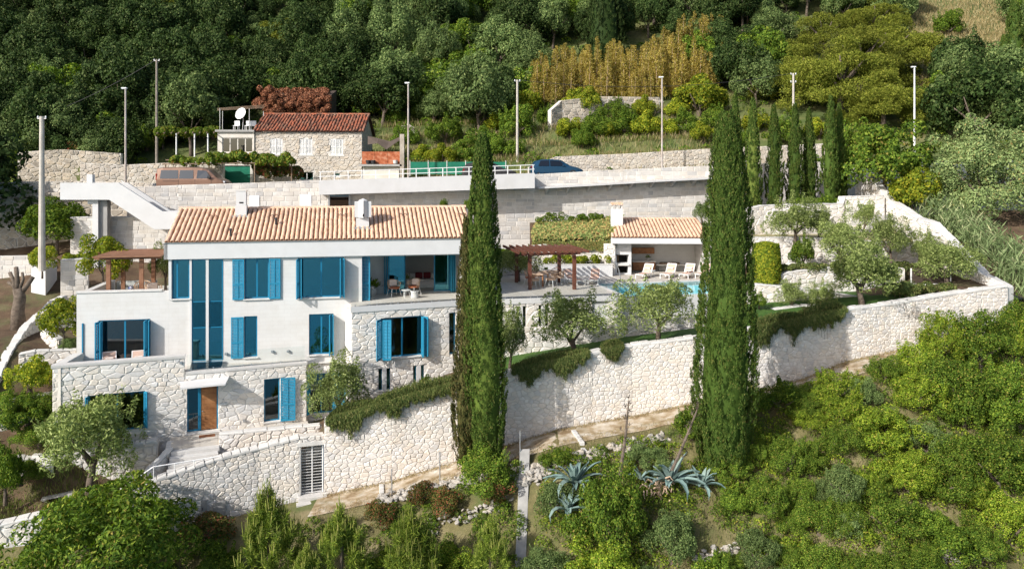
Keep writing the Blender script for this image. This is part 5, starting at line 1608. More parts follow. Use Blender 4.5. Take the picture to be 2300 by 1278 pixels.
for (px, v) in ((494, .3), (560, .3), (500, 3), (592, 3)):
    u = OH.u(px, v)
    MB().tube([OH.w(u, v, az), OH.w(u, v, zt)], .025, 5).build('post', M['metal'], rt)
for v in (.3, 1.2, 2.1, 3.0):
    MB().bar(OH.w(OH.u(488, v), v, zt + .02 * v), OH.w(OH.u(594, v), v, zt + .3), .045, .03).build('lath', M['palebark'], rt)
for i, px in enumerate((531, 557, 568)):
    c = OH.w(OH.u(px, 1.5), 1.5, az)
    o = thing('garden_chair', ('white plastic chair under the satellite dish', 'white plastic chair between dish and red roof', 'white plastic chair at the edge of the red roof')[i], 'chair', c)
    MB().box(c.x - .22, c.x + .22, c.y - .22, c.y + .22, az + .42, az + .46).build('seat', M['whitemetal'], o)
    MB().box(c.x - .22, c.x + .22, c.y + .18, c.y + .22, az + .461, az + .88).build('backrest', M['whitemetal'], o)
    for sx in (-.2, .18):
        for sy in (-.2, .18):
            MB().box(c.x + sx, c.x + sx + .03, c.y + sy, c.y + sy + .03, az, az + .419).build('leg', M['whitemetal'], o)
# rusty balcony at the right of the old house
rbx = thing('rusty_parapet', 'rusty red sheet metal parapet on a concrete terrace beside the old house', 'parapet', P(855, 385, 65.5))
for i in range(3):
    a, b = P(813 + i * 29, 0, 65.5), P(813 + (i + 1) * 29 - .6, 0, 65.5)
    MB().box(a.x, b.x, 65.5, 65.56, P(0, 369, 65.5).z, P(0, 341, 65.5).z).build('sheet', M['wallred'], rbx)
MB().box(P(808, 0, 65.4).x, P(903, 0, 65.4).x, 65.2, 67.5, P(0, 374, 65.4).z, P(0, 369.5, 65.4).z).build('terrace_slab', M['concrete'], rbx)
MB().box(P(815, 0, 65.6).x, P(896, 0, 65.6).x, 65.6, 66, 11.9, P(0, 374.2, 65.4).z).build('terrace_wall', M['plaster'], rbx)
MB().box(P(901, 0, 65.3).x - .1, P(901, 0, 65.3).x + .25, 65.2, 65.5, 12, P(0, 302, 65.3).z).build('pier', M['oldstone'], rbx)
for i, px in enumerate((827, 838, 888)):
    c = P(px, 369, 65.3)
    o = thing('flower_pot', ('small blue pot at the house end of the rusty parapet', 'blue pot second from the house on the rusty parapet', 'round grey pot at the pier end of the rusty parapet')[i], 'pot', c)
    MB().lathe([(.10, 0), (.17, .05), (.2, .3), (.17, .32), (.15, .25)], 12, c).build('body', M['dark'] if i < 2 else M['terrapot'], o)
    MB().lathe([(.155, .24), (.01, .25)], 12, c).build('soil', M['soil'], o)
aw = MB()
pts = [P(826, 306, 66.5), P(850, 311, 66.2), P(875, 318, 66), P(898, 308, 66.2)]
ptb = [P(826, 325, 66), P(848, 322, 65.8), P(868, 336, 65.6), P(898, 315, 65.9)]
aw.add(pts + ptb + [p - Vector((0, 0, .02)) for p in pts + ptb], [(i, i + 1, i + 5, i + 4) for i in range(3)] + [(8 + i + 4, 8 + i + 5, 8 + i + 1, 8 + i) for i in range(3)])
tag(aw.build('awning_net', M['roomdark']), 'sagging dark shade net beside the old house', 'net')
# vine trellis beams over the yard
vt_ = thing('vine_trellis', 'weathered pole trellis carrying the vine above the parked van', 'trellis', P(450, 390, 63))
for (px0, py0, px1, py1, d) in ((365, 369, 660, 366, 62.6), (372, 360, 655, 358, 64)):
    MB().tube([P(px0, py0, d), P(px1, py1, d + .6)], .05, 6).build('pole', M['palebark'], vt_)
for (px, d) in ((372, 62.8), (470, 63), (572, 63), (655, 63.4)):
    MB().tube([P(px, 368, d), P(px, 440, d)], .05, 6).build('post', M['palebark'], vt_)
ly_ = thing('vine_arbour', 'flat brushwood arbour on white posts left of the old house', 'arbour', P(440, 350, 66))
for (px, py) in ((396, 352), (437, 350), (467, 348)):
    MB().tube([P(px, 300, 65.5), P(px, 376, 65.5)], .06, 6).build('post', M['whitemetal'], ly_)
for i in range(9):
    MB().bar(P(352 + i * 16, 300 - .1 * i, 64.8), P(362 + i * 15, 294, 68), .07, .07).build('lath', M['palebark'], ly_)
# brown overgrown shed
sh_ = thing('overgrown_shed', 'shed wholly covered in dry reddish brown creeper above the old house', 'shed', P(655, 255, 76))
x0, x1 = P(590, 0, 76).x, P(735, 0, 76).x
MB().slab([(x0, 76), (x1, 76), (x1, 80), (x0, 80)], 15.5, [P(0, 222, 76).z, P(0, 222, 76).z, P(0, 204, 80).z, P(0, 204, 80).z]).build('walls', M['roomdark'], sh_)
# green netting fence
gf = thing('net_fence', 'dark green netting fence beside the road under the citrus trees', 'fence', P(1030, 385, 65))
MB().box(P(920, 0, 65).x, P(1138, 0, 65).x, 65, 65.03, P(0, 392, 65).z, P(0, 364, 65).z).build('net', M['greensheet'], gf)
for px in (921, 962, 1004, 1046, 1090, 1136):
    MB().tube([P(px, 396, 65), P(px, 361, 65)], .04, 5).build('post', M['metal'], gf)

# ---------------------------------------------------------------- poles
def pole(name, label, px, ytop, ybot, d, r0, r1, mat, lamp=True, arm=0):
    base, top = P(px, ybot, d), P(px, ytop, d)
    if d > 56:
        base.z = min(base.z, float(hill_z(base.x, d)))
    t = thing(name, label, 'pole', base)
    MB().tube([base - Vector((0, 0, .6)), top], [r0, r1], 10).build('shaft', mat, t)
    if lamp:
        MB().box(top.x - .28, top.x + .1, top.y - .1, top.y + .1, top.z, top.z + .09, .02).build('lamp_head', M['whitemetal'], t)
        MB().box(top.x - .26, top.x - .02, top.y - .08, top.y + .08, top.z - .025, top.z - .002).build('lamp_glass', M['headlamp'], t)
    else:
        for k in range(arm):
            MB().bar(top + Vector((-.25, 0, -.12 - .7 * k)), top + Vector((.25, 0, -.12 - .7 * k)), .05, .05).build('crossarm', M['metal'], t)
            for sx in (-.22, .22):
                MB().lathe([(.03, 0), (.05, .05), (.03, .13)], 8, top + Vector((sx, 0, -.1 - .7 * k))).build('insulator', M['whitemetal'], t)
    return top
M['polec'] = surf('pale_concrete_pole', [(.3, (.42, .38, .33)), (.7, (.56, .52, .46))], 2, .85, .1, 20)
M['polew'] = surf('grey_wooden_pole', [(.3, (.20, .17, .14)), (.7, (.32, .28, .24))], 4, .9, .3, 20)
M['poler'] = surf('stained_steel_pole', [(.3, (.34, .27, .22)), (.7, (.52, .48, .45))], 1.5, .7, .05, 20)
pole('utility_pole', 'thick tapered concrete pole left of the stair bridge', 94, 262, 585, 45.5, .19, .12, M['polec'], False, 1)
pole('street_lamp', 'rust stained steel lamp post behind the stair bridge', 282, 200, 412, 57.5, .085, .06, M['poler'])
tp1 = pole('utility_pole', 'dark wooden pole at the edge of the shaded wood', 352, 134, 292, 70, .13, .09, M['polew'], False, 1)
pole('street_lamp', 'thin steel lamp post beside the rusty parapet', 917, 188, 402, 63, .085, .06, M['poler'])
tp2 = pole('utility_pole', 'pale wooden pole among the citrus bushes above the parking deck', 1162, 180, 300, 70, .12, .09, M['polec'], False, 1)
pole('street_lamp', 'steel lamp post in front of the rough road wall', 1487, 175, 372, 64.5, .085, .06, M['poler'])
tp3 = pole('utility_pole', 'pale wooden pole with two crossarms above the small cypress row', 1782, 165, 320, 72, .12, .09, M['polec'], False, 2)
pole('street_lamp', 'white lamp post beside the hillside track at the right', 2054, 152, 300, 68, .09, .06, M['whitemetal'])
def sag(a, b, s, n=14):
    return [a + (b - a) * (i / n) - Vector((0, 0, 4 * s * (i / n) * (1 - i / n))) for i in range(n + 1)]
c_ = MB()
c_.tube(sag(tp2, tp3, .9), .02, 4); tag(c_.build('overhead_cable', M['dark']), 'thin black overhead cable between the two pale poles on the hill', 'cable')
c_ = MB(); c_.tube(sag(tp1, P(-40, 300, 75), .8), .02, 4); tag(c_.build('overhead_cable', M['dark']), 'thin black overhead cable running from the dark wooden pole into the wood', 'cable')
for (px, py, lab) in ((880, 1098, 'thin galvanised fence post nearest the barred gate'), (988, 1060, 'thin galvanised fence post mid way along the path'), (1168, 1012, 'thin galvanised fence post beside the slope wall')):
    d = 36.9
    b = P(px, py + 12, d)
    o = thing('fence_post', lab, 'post', b)
    MB().tube([b - Vector((0, 0, .4)), b + Vector((0, 0, 1.15))], .028, 6).build('shaft', M['metal'], o)
    MB().lathe([(.032, 0), (.032, .03), (.005, .05)], 6, b + Vector((0, 0, 1.15))).build('cap', M['metal'], o)

# ---------------------------------------------------------------- vehicles
def loft_car(prof, w_fun, name, mat, parent):
    """prof: list of (x, z_low, z_belt, z_roof, half_low, half_belt, half_roof) stations from tail to nose."""
    vs, fs = [], []
    k = 9
    for (x, zl, zbelt, zt, hl, hb, hr) in prof:
        ring = [(-hl, zl), (-hb, zl + (zbelt - zl) * .35), (-hb, zbelt), (-hr, zt - .05 if zt > zbelt + .12 else zt - .02), (-hr * .7, zt), (hr * .7, zt), (hr, zt - .05 if zt > zbelt + .12 else zt - .02), (hb, zbelt), (hb, zl + (zbelt - zl) * .35), (hl, zl)]
        vs += [(x, y, z) for y, z in ring]
    k = 10
    for i in range(len(prof) - 1):
        for j in range(k):
            a, b = i * k + j, i * k + (j + 1) % k
            fs.append((a, b, b + k, a + k))
    fs.append(tuple(range(k - 1, -1, -1))); fs.append(tuple((len(prof) - 1) * k + j for j in range(k)))
    mb = MB(); mb.add(vs, fs)
    return mb

def wheel(parent, x, y, r, fr):
    s = 1 if y > 0 else -1
    t = MB()
    prof = [(r * .62, -.1), (r * .95, -.1), (r, -.06), (r, .06), (r * .95, .1), (r * .62, .1)]
    vs, fs = [], []
    n = 20
    for (rr, yy) in prof:
        for k in range(n):
            a = 2 * math.pi * k / n
            vs.append((x + rr * math.cos(a), y + yy, r + rr * math.sin(a)))
    for i in range(len(prof) - 1):
        for k in range(n):
            fs.append((i * n + k, i * n + (k + 1) % n, (i + 1) * n + (k + 1) % n, (i + 1) * n + k))
    w = t.add(vs, fs).build('wheel', M['rubber'], parent, fr)
    rm = MB()
    vs = [(x + r * .62 * math.cos(2 * math.pi * k / n), y + s * .085, r + r * .62 * math.sin(2 * math.pi * k / n)) for k in range(n)] + [(x, y + s * .06, r)]
    rm.add(vs, [((k, (k + 1) % n, n) if s < 0 else ((k + 1) % n, k, n)) for k in range(n)])
    rm.build('rim', M['metal'], w, fr)

# the van: nose to the right, its right... seen from its side
vp = P(437, 412, 59.6)
VF = Fr(vp.x - 2.52, vp.y, 2.5, float(zr(vp.x)) + .03)
VF.M = Matrix.Translation((VF.x, VF.y, float(zr(vp.x)) + .03)) @ Matrix.Rotation(math.radians(2.5), 4, 'Z')
van = thing('van', 'copper coloured passenger van parked on the road above the villa', 'van', (vp.x, vp.y, float(zr(vp.x))))
vprof = [(0, .45, 1.0, 1.80, .82, .90, .78), (.06, .32, 1.05, 1.90, .86, .95, .80), (.5, .30, 1.05, 1.95, .88, .96, .82), (1.6, .28, 1.05, 1.97, .88, .96, .82), (2.6, .28, 1.05, 1.97, .88, .96, .82), (3.3, .28, 1.05, 1.94, .88, .96, .80),
         (3.75, .28, 1.06, 1.78, .88, .96, .74), (4.15, .28, 1.08, 1.42, .88, .95, .74), (4.4, .28, 1.06, 1.18, .88, .94, .80), (4.75, .3, .98, 1.02, .85, .90, .80), (4.98, .34, .82, .86, .78, .82, .74), (5.04, .40, .66, .70, .70, .74, .66)]
vb = loft_car(vprof, None, 'body', None, None).build('body', M['vanpaint'], van, VF)
def side_glass(poly, off, nm='side_window', mat='carglass'):
    MB().prism(poly, off, off + .012).build(nm, M[mat], van, VF)
for (x0, x1) in ((.30, 1.62), (1.68, 2.72)):
    MB().add([(x0, -.972, 1.12), (x1, -.972, 1.12), (x1 - .03, -.862, 1.74), (x0 + .05, -.862, 1.74)], [(0, 1, 2, 3)]).build('side_window', M['carglass'], van, VF)
MB().add([(2.95, -.972, 1.14), (3.98, -.968, 1.14), (3.62, -.84, 1.70), (3.0, -.856, 1.74)], [(0, 1, 2, 3)]).build('side_window', M['carglass'], van, VF)
MB().add([(4.36, -.70, 1.2), (4.36, .70, 1.2), (3.72, .6, 1.77), (3.72, -.6, 1.77)], [(0, 1, 2, 3)]).build('windscreen', M['carglass'], van, VF)
for x in (1.65, 2.84, 4.02):
    MB().box(x - .006, x + .006, -.968, -.95, .45, 1.08).build('door_seam', M['dark'], van, VF)
MB().box(.5, 1.62, -.978, -.955, .93, .955).build('slide_rail', M['dark'], van, VF)
for x in (2.45, 2.95):
    MB().box(x, x + .17, -.985, -.958, .86, .9).build('door_handle', M['vanpaint'], van, VF)
MB().box(3.78, 3.98, -1.12, -.97, 1.12, 1.34, .03).build('door_mirror', M['dark'], van, VF)
MB().box(4.62, 4.98, -.86, -.62, .80, .94, .03).build('headlight', M['headlamp'], van, VF)
MB().box(-.02, .05, -.93, -.78, 1.0, 1.5, .02).build('taillight', M['redlamp'], van, VF)
for x in (.85, 3.95):
    for y in (-.84, .84):
        wheel(van, x, y, .33, VF)
# the blue car
bp_ = P(1250, 384, 63.2)
BFm = Matrix.Translation((bp_.x - 2.1, bp_.y, float(zr(bp_.x)) + .03)) @ Matrix.Rotation(math.radians(5), 4, 'Z')
car = thing('car', 'dark blue hatchback parked on the road beside the parking deck', 'car', (bp_.x, bp_.y, float(zr(bp_.x))))
cprof = [(0, .45, .75, .80, .70, .78, .68), (.06, .32, .82, 1.0, .78, .86, .66), (.35, .26, .86, 1.34, .82, .88, .58), (.9, .22, .88, 1.46, .84, .89, .60), (1.7, .22, .88, 1.48, .84, .89, .60), (2.3, .22, .88, 1.42, .84, .89, .58), (2.75, .22, .88, 1.20, .84, .88, .60), (3.1, .22, .86, .98, .84, .87, .68), (3.7, .24, .78, .84, .80, .84, .66), (4.05, .3, .66, .70, .72, .76, .6), (4.15, .38, .55, .58, .6, .66, .54)]
loft_car(cprof, None, 'body', None, None).build('body', M['carblue'], car, BFm)
MB().add([(.55, -.895, .93), (1.42, -.897, .93), (1.42, -.66, 1.38), (.75, -.66, 1.36)], [(0, 1, 2, 3)]).build('side_window', M['carglass'], car, BFm)
MB().add([(1.5, -.897, .93), (2.72, -.893, .93), (2.3, -.65, 1.34), (1.5, -.66, 1.38)], [(0, 1, 2, 3)]).build('side_window', M['carglass'], car, BFm)
MB().add([(3.05, -.62, 1.01), (3.05, .62, 1.01), (2.36, .52, 1.415), (2.36, -.52, 1.415)], [(0, 1, 2, 3)]).build('windscreen', M['carglass'], car, BFm)
MB().add([(.1, -.6, 1.05), (.1, .6, 1.05), (.4, .5, 1.38), (.4, -.5, 1.38)], [(3, 2, 1, 0)]).build('rear_window', M['carglass'], car, BFm)
MB().box(-.02, .1, -.84, -.62, .78, .92, .02).build('taillight', M['redlamp'], car, BFm)
MB().box(2.45, 2.6, -1.0, -.88, .92, 1.03, .02).build('door_mirror', M['carblue'], car, BFm)
for x in (.8, 3.3):
    for y in (-.78, .78):
        wheel(car, x, y, .32, BFm)
# a dark car behind the deck railing
dp_ = P(1100, 400, 61.5)
DFm = Matrix.Translation((dp_.x - 2.1, dp_.y, float(zr(dp_.x)) + .03)) @ Matrix.Rotation(math.radians(8), 4, 'Z')
car2 = thing('car', 'black car with a red tail light half hidden behind the deck railing', 'car', (dp_.x, dp_.y, float(zr(dp_.x))))
loft_car(cprof, None, 'body', None, None).build('body', M['dark'], car2, DFm)
MB().box(-.02, .12, -.84, -.55, .72, .9, .02).build('taillight', M['redlamp'], car2, DFm)
MB().add([(.55, -.895, .93), (2.72, -.893, .93), (2.3, -.65, 1.34), (.75, -.66, 1.36)], [(0, 1, 2, 3)]).build('side_window', M['carglass'], car2, DFm)
for x in (.8, 3.3):
    for y in (-.78, .78):
        wheel(car2, x, y, .32, DFm)

# ---------------------------------------------------------------- furniture
def sun_lounger():
    t = thing('sun_lounger', 'x', 'sun lounger', (0, 0, 0))
    fr = MB()
    for x in (-.33, .33):
        fr.bar((x, -1.0, .32), (x, .35, .32), .045, .045)
        fr.bar((x, .35, .32), (x, .85, .92), .045, .045)
    for y in (-1.0, .35):
        fr.bar((-.33, y, .32), (.33, y, .32), .045, .045)
    fr.bar((-.33, .85, .92), (.33, .85, .92), .045, .045)
    fr.build('frame', M['whitemetal'], t)
    for x in (-.33, .33):
        for y in (-.95, .3):
            MB().bar((x, y, .3), (x, y, 0), .045, .045).build('leg', M['whitemetal'], t)
    MB().add([(-.31, -.98, .345), (.31, -.98, .345), (.31, .35, .335), (-.31, .35, .335), (-.31, -.98, .325), (.31, -.98, .325), (.31, .35, .315), (-.31, .35, .315)], [(0, 1, 2, 3), (7, 6, 5, 4), (0, 4, 5, 1), (1, 5, 6, 2), (3, 7, 4, 0)]).build('seat_sling', M['peach'], t)
    MB().add([(-.31, .36, .34), (.31, .36, .34), (.31, .86, .95), (-.31, .86, .95), (-.31, .38, .32), (.31, .38, .32), (.31, .88, .93), (-.31, .88, .93)], [(0, 1, 2, 3), (7, 6, 5, 4), (1, 5, 6, 2), (3, 7, 4, 0), (2, 6, 7, 3)]).build('backrest', M['peach'], t)
    p = MB()
    p.tube([(-.2, .52, .62), (.2, .52, .62)], .085, 8)
    p.build('pillow', M['pale_cushion'], t)
    return t
sl0 = sun_lounger()
sl0.name = 'sun_lounger'
spots = [(1449, 53.4, -.55, 'sun lounger with peach sling before the pool house kitchen'), (1502, 53.5, -.5, 'sun lounger with peach sling, second along the pool from the kitchen'), (1544, 53.5, -.5, 'sun lounger with peach sling, third along the pool from the kitchen'), (1580, 53.5, -.5, 'sun lounger with peach sling half hidden by the wide cypress'),
         (1288, 50.4, .5, 'brown sling lounge chair beside the pergola front post'), (1335, 50.6, -.2, 'brown sling lounge chair nearest the pool'),
         (0, 0, 0, 'peach lounger on the left stone terrace near the corner'), (0, 0, 0, 'peach lounger on the left stone terrace near the blue window post')]
for i, (px, d, rz, lab) in enumerate(spots):
    if i < 6:
        c = Vector(((px - CX) / F * d, d, DK_Z))
    else:
        u = hu(247 if i == 6 else 312, -.6)
        c = H.w(u, -.75, 2.93)
        rz = H.a + math.pi + (.25 if i == 6 else .2) - math.pi
    o = sl0 if i == 0 else copy_tree(sl0, c, rz)
    place(o, c, rz, .92)
    tag(o, lab, 'sun lounger', 'sun loungers')

def arm_chair(name, label, c, rz, seatm, cush=None, s=1.0):
    """Rope tub chair: seat, hooped back of cords, splayed legs."""
    t = thing(name, label, 'chair', (0, 0, 0))
    MB().lathe([(.05, .36), (.27, .36), (.29, .40), (.27, .45), (.05, .46)], 18).build('seat', M[seatm], t)
    hp = [(math.cos(a) * .33, math.sin(a) * .31, .62 + .16 * max(0, math.sin(a))) for a in np.linspace(math.radians(-25), math.radians(205), 15)]
    MB().tube(hp, .018, 6).build('back_hoop', M['rope'], t)
    cords = MB()
    for a in np.linspace(math.radians(-20), math.radians(200), 16):
        cords.tube([(math.cos(a) * .28, math.sin(a) * .26, .40), (math.cos(a) * .33, math.sin(a) * .31, .62 + .16 * max(0, math.sin(a)))], .011, 4)
    cords.build('back_cords', M['rope'], t)
    for sx in (-1, 1):
        for sy in (-1, 1):
            MB().tube([(sx * .2, sy * .19, .38), (sx * .27, sy * .26, 0)], .015, 5).build('leg', M['whitemetal'] if seatm != 'wood' else M['rope'], t)
    if cush:
        k = MB(); k.box(-.19, .19, .1, .2, .46, .78, .04); k.build('cushion', M[cush], t)
    place(t, c, rz, s)
    return t
def rtable(name, label, c, r, h, mat, legm):
    t = thing(name, label, 'table', c)
    MB().lathe([(r * .97, h - .03), (r, h - .02), (r, h), (.01, h + .001)], 22, c).build('table_top', M[mat], t)
    for k in range(3):
        a = k * 2.094 + .3
        MB().tube([c + Vector((math.cos(a) * r * .6, math.sin(a) * r * .6, h - .03)), c + Vector((math.cos(a) * r * .85, math.sin(a) * r * .85, 0))], .016, 5).build('leg', M[legm], t)
    return t
def onfloor(px, py, z=ZU):
    d = (CZ - z) * F / (py - HY)
    return Vector(((px - CX) / F * d, d, z))
z_ = ZU + .006
arm_chair('lounge_chair', 'tan rope lounge chair with rust seat on the balcony beside the potted plant', onfloor(885, 664.5, z_), .6, 'rust_cushion', 'pale_cushion', 1.15)
arm_chair('lounge_chair', 'tan rope lounge chair with pale cushion on the balcony before the open door', onfloor(929, 662, z_), -.6, 'rust_cushion', 'pale_cushion', 1.15)
rtable('side_table', 'white round side table between the balcony chairs', onfloor(912, 668, z_), .26, .42, 'whitemetal', 'whitemetal')
c = onfloor(931, 669, z_)
o = thing('stool_table', 'pale concrete drum table at the balcony front', 'table', c)
MB().lathe([(.2, 0), (.22, .02), (.2, .2), (.22, .38), (.21, .40), (.01, .40)], 18, c).build('drum', M['terrapot'], o)
MB().lathe([(.235, .36), (.24, .38), (.235, .40)], 18, c).build('rim', M['whitemetal'], o)
c = onfloor(825, 667, z_)
o = thing('console_table', 'pale stone pedestal table in the balcony corner', 'table', c)
MB().box(c.x - .36, c.x + .36, c.y - .2, c.y + .2, c.z + .52, c.z + .58, .01).build('table_top', M['terrapot'], o)
MB().box(c.x - .24, c.x + .24, c.y - .14, c.y + .14, c.z, c.z + .519, .01).build('pedestal', M['concrete'], o)
# sofa in the loggia room
sf = thing('sofa', 'pale sofa seen through the open balcony door', 'sofa', H.w(hu(945, 4.3), 4.6, ZU))
u = hu(940, 4.6)
MB().box(u - 1.2, u + 1.6, 4.4, 5.2, ZU + .01, ZU + .42, .04).build('base', M['linen'], sf, H)
MB().box(u - 1.2, u + 1.6, 5.0, 5.3, ZU + .424, ZU + .85, .05).build('backrest', M['linen'], sf, H)
for i in range(3):
    MB().box(u - 1.05 + i * .8, u - .3 + i * .8, 4.42, 4.99, ZU + .424, ZU + .54, .04).build('seat_cushion', M['linen'], sf, H)
for i, uu in enumerate((u + .05, u + .55)):
    cfr = H.child(uu, 4.9)
    o = MB().box(-.22, .22, 0, .12, ZU + .545, ZU + .92, .05).build('throw_pillow', M['red_cushion'], None, cfr)
    tag(o, ('dark red throw pillow on the sofa nearer the door', 'dark plum throw pillow on the sofa farther from the door')[i], 'pillow')
MB().box(hu(800), uR - .35, 5.9, 6.0, ZU, FB).build('inner_wall', M['room'], villa, H)
# dining set behind the wide blue window
dt = thing('dining_table', 'white dining table seen through the wide blue window', 'table', H.w(hu(720, 2), 2, ZU))
u = hu(722, 2.0)
MB().lathe([(.55, .70), (.58, .72), (.55, .74), (.01, .741)], 20, H.w(u, 2.1, ZU)).build('table_top', M['whitemetal'], dt)
MB().lathe([(.25, 0), (.1, .1), (.07, .4), (.15, .69)], 14, H.w(u, 2.1, ZU)).build('pedestal', M['whitemetal'], dt)
for i, (du, dv, rz) in enumerate(((-.85, 0, 1.57), (.85, 0, -1.57), (0, -.75, math.pi))):
    c = H.w(u + du, 2.1 + dv, ZU)
    t = thing('dining_chair', ('white shell chair at the dining table beside the French window', 'white shell chair at the dining table beside the balcony', 'white shell chair with its back to the wide blue window')[i], 'chair', (0, 0, 0))
    MB().add([(-.23, -.22, .44), (.23, -.22, .44), (.25, .22, .44), (-.25, .22, .44), (-.22, .27, .85), (.22, .27, .85), (-.23, -.22, .41), (.23, -.22, .41), (.25, .24, .41), (-.25, .24, .41), (-.22, .3, .85), (.22, .3, .85)],
             [(0, 1, 2, 3), (3, 2, 5, 4), (9, 8, 7, 6), (10, 11, 8, 9), (0, 6, 7, 1), (4, 5, 11, 10), (1, 7, 8, 2), (3, 9, 6, 0), (2, 8, 11, 5), (4, 10, 9, 3)]).build('shell', M['whitemetal'], t)
    for sx in (-.18, .18):
        for sy in (-.17, .18):
            MB().tube([(sx * .7, sy * .7, .41), (sx, sy, 0)], .014, 5).build('leg', M['rope'], t)
    place(t, c, rz + H.a)
# dining table under the red pergola
tc = onfloor(1225, 638, DK_Z)
TB = Fr(tc.x, tc.y, 11.5 + 50)
dt = thing('dining_table', 'long pale timber table under the dark red pergola', 'table', tc, TB.a)
MB().box(-1.25, 1.25, -.45, .45, DK_Z + .70, DK_Z + .75, .01).build('table_top', M['rope'], dt, TB)
for (x, y) in ((-1.1, -.36), (1.1, -.36), (-1.1, .36), (1.1, .36)):
    MB().box(x - .04, x + .04, y - .04, y + .04, DK_Z, DK_Z + .699).build('leg', M['wood'], dt, TB)
lab = ['pergola dining chair nearest the red front post', 'pergola dining chair at the near end of the long table', 'pergola dining chair nearest the lounge chairs', 'pergola dining chair by the tree side of the table', 'pergola dining chair at the far end of the table', 'pergola dining chair on the far side nearest the planter']
for i, (x, y, rz) in enumerate(((-.75, -.75, math.pi), (.35, -.78, math.pi), (-1.6, 0, math.pi / 2), (-.6, .78, 0), (1.55, 0, -math.pi / 2), (.5, .78, 0))):
    arm_chair('dining_chair', 'tan rope chair, ' + lab[i], TB.w(x, y, DK_Z), rz + TB.a, 'rust_cushion' if i > 2 else 'rope', None, 1.1)
bc = TB.w(.1, 0, DK_Z + .752)
bo = thing('bowl', 'white bowl of green on the pergola dining table', 'bowl', bc)
MB().lathe([(.07, 0), (.16, .07), (.2, .15), (.185, .15), (.14, .07), (.02, .03)], 18, bc).build('vessel', M['whitemetal'], bo)
rtable('side_table', 'small white side table between the two brown lounge chairs', onfloor(1312, 631, DK_Z), .22, .42, 'whitemetal', 'whitemetal')
rtable('side_table', 'white side table between first and second pool lounger', onfloor(1463, 622, DK_Z), .27, .45, 'whitemetal', 'whitemetal')
rtable('side_table', 'white side table between third and fourth pool lounger', onfloor(1547, 622.5, DK_Z), .24, .45, 'whitemetal', 'whitemetal')
# armchairs and table under the brown pergola
arm_chair('armchair', 'wicker tub chair under the brown pergola beside its inner post', H.w(hu(345, 2.0), 2.0, ZU), H.a + .6, 'rope', 'pale_cushion', 1.3)
arm_chair('armchair', 'wicker tub chair under the brown pergola behind the low table', H.w(hu(318, 2.7), 2.9, ZU), H.a, 'rust_cushion', None, 1.3)
c = H.w(hu(296, 1.6), 1.7, ZU)
lt_ = thing('low_table', 'low timber table under the brown pergola', 'table', c)
MB().box(c.x - .5, c.x + .5, c.y - .3, c.y + .3, c.z + .62, c.z + .68, .01).build('table_top', M['wood'], lt_)
for sx in (-.42, .42):
    MB().box(c.x + sx - .04, c.x + sx + .04, c.y - .24, c.y + .24, c.z, c.z + .619).build('leg', M['wood'], lt_)
v_ = c + Vector((-.1, 0, .682))
vz = thing('vase', 'small blue and white vase on the low pergola table', 'vase', v_)
M['vaseblue'] = surf('blue_white_glaze', [(.45, (.02, .06, .3)), (.55, (.7, .72, .75))], 14, .2)
MB().lathe([(.06, 0), (.12, .08), (.13, .16), (.07, .24), (.09, .28)], 14, v_).build('body', M['vaseblue'], vz)
MB().lathe([(.085, .275), (.095, .285), (.08, .29)], 14, v_).build('lip', M['whitemetal'], vz)
# white planter wall under the pergola
MB().box(hu(262, 5.0), hu(352, 5.0), 5.0, 5.2, ZU, ZU + .8).build('terrace_screen_wall', M['white'], villa, H)
# pool shower and garden plank
ps = thing('pool_shower', 'bent steel garden shower at the edge of the pool', 'shower', onfloor(1392, 634, DK_Z))
b = onfloor(1395, 634, DK_Z)
MB().tube([b, b + Vector((-.15, 0, .8)), b + Vector((-.32, 0, 1.25)), b + Vector((-.45, 0, 1.3))], .03, 6).build('stem', M['metal'], ps)
MB().lathe([(.02, 0), (.08, .01), (.08, .03)], 10, b + Vector((-.47, 0, 1.26))).build('shower_head', M['metal'], ps)
bp2 = thing('plank_bench', 'grey plank bench leaning along the shaded wall', 'bench', P(130, 1118, 35.8))
MB().bar(P(94, 1120, 35.6), P(166, 1105, 36), .35, .06).build('seat', M['concrete'], bp2)
for px, py in ((102, 1121), (158, 1108)):
    MB().bar(P(px, py, 35.7), P(px, py + 14, 35.7), .2, .12).build('leg', M['concrete'], bp2)

# ---------------------------------------------------------------- foliage
LM = {}
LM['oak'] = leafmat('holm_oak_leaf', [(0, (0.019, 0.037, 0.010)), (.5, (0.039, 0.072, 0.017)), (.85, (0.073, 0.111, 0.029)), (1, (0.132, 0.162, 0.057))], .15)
LM['laurel'] = leafmat('grey_green_leaf', [(0, (0.064, 0.105, 0.031)), (.5, (0.119, 0.178, 0.056)), (.85, (0.191, 0.262, 0.085)), (1, (0.287, 0.338, 0.118))], .15)
LM['green'] = leafmat('mid_green_leaf', [(0, (0.050, 0.100, 0.014)), (.5, (0.103, 0.174, 0.020)), (.85, (0.174, 0.255, 0.029)), (1, (0.287, 0.328, 0.046))], .25)
LM['citrus'] = leafmat('yellow_green_leaf', [(0, (0.092, 0.158, 0.015)), (.45, (0.203, 0.265, 0.024)), (.8, (0.338, 0.365, 0.033)), (1, (0.506, 0.448, 0.040))], .3)
LM['olive'] = leafmat('olive_leaf', [(0, (0.104, 0.144, 0.040)), (.5, (0.188, 0.239, 0.068)), (.85, (0.301, 0.366, 0.118)), (1, (0.488, 0.537, 0.209))], .2)
LM['cypress'] = leafmat('cypress_scale', [(0, (0.041, 0.075, 0.013)), (.5, (0.071, 0.123, 0.022)), (.88, (0.116, 0.167, 0.030)), (1, (0.217, 0.198, 0.058))], .12)
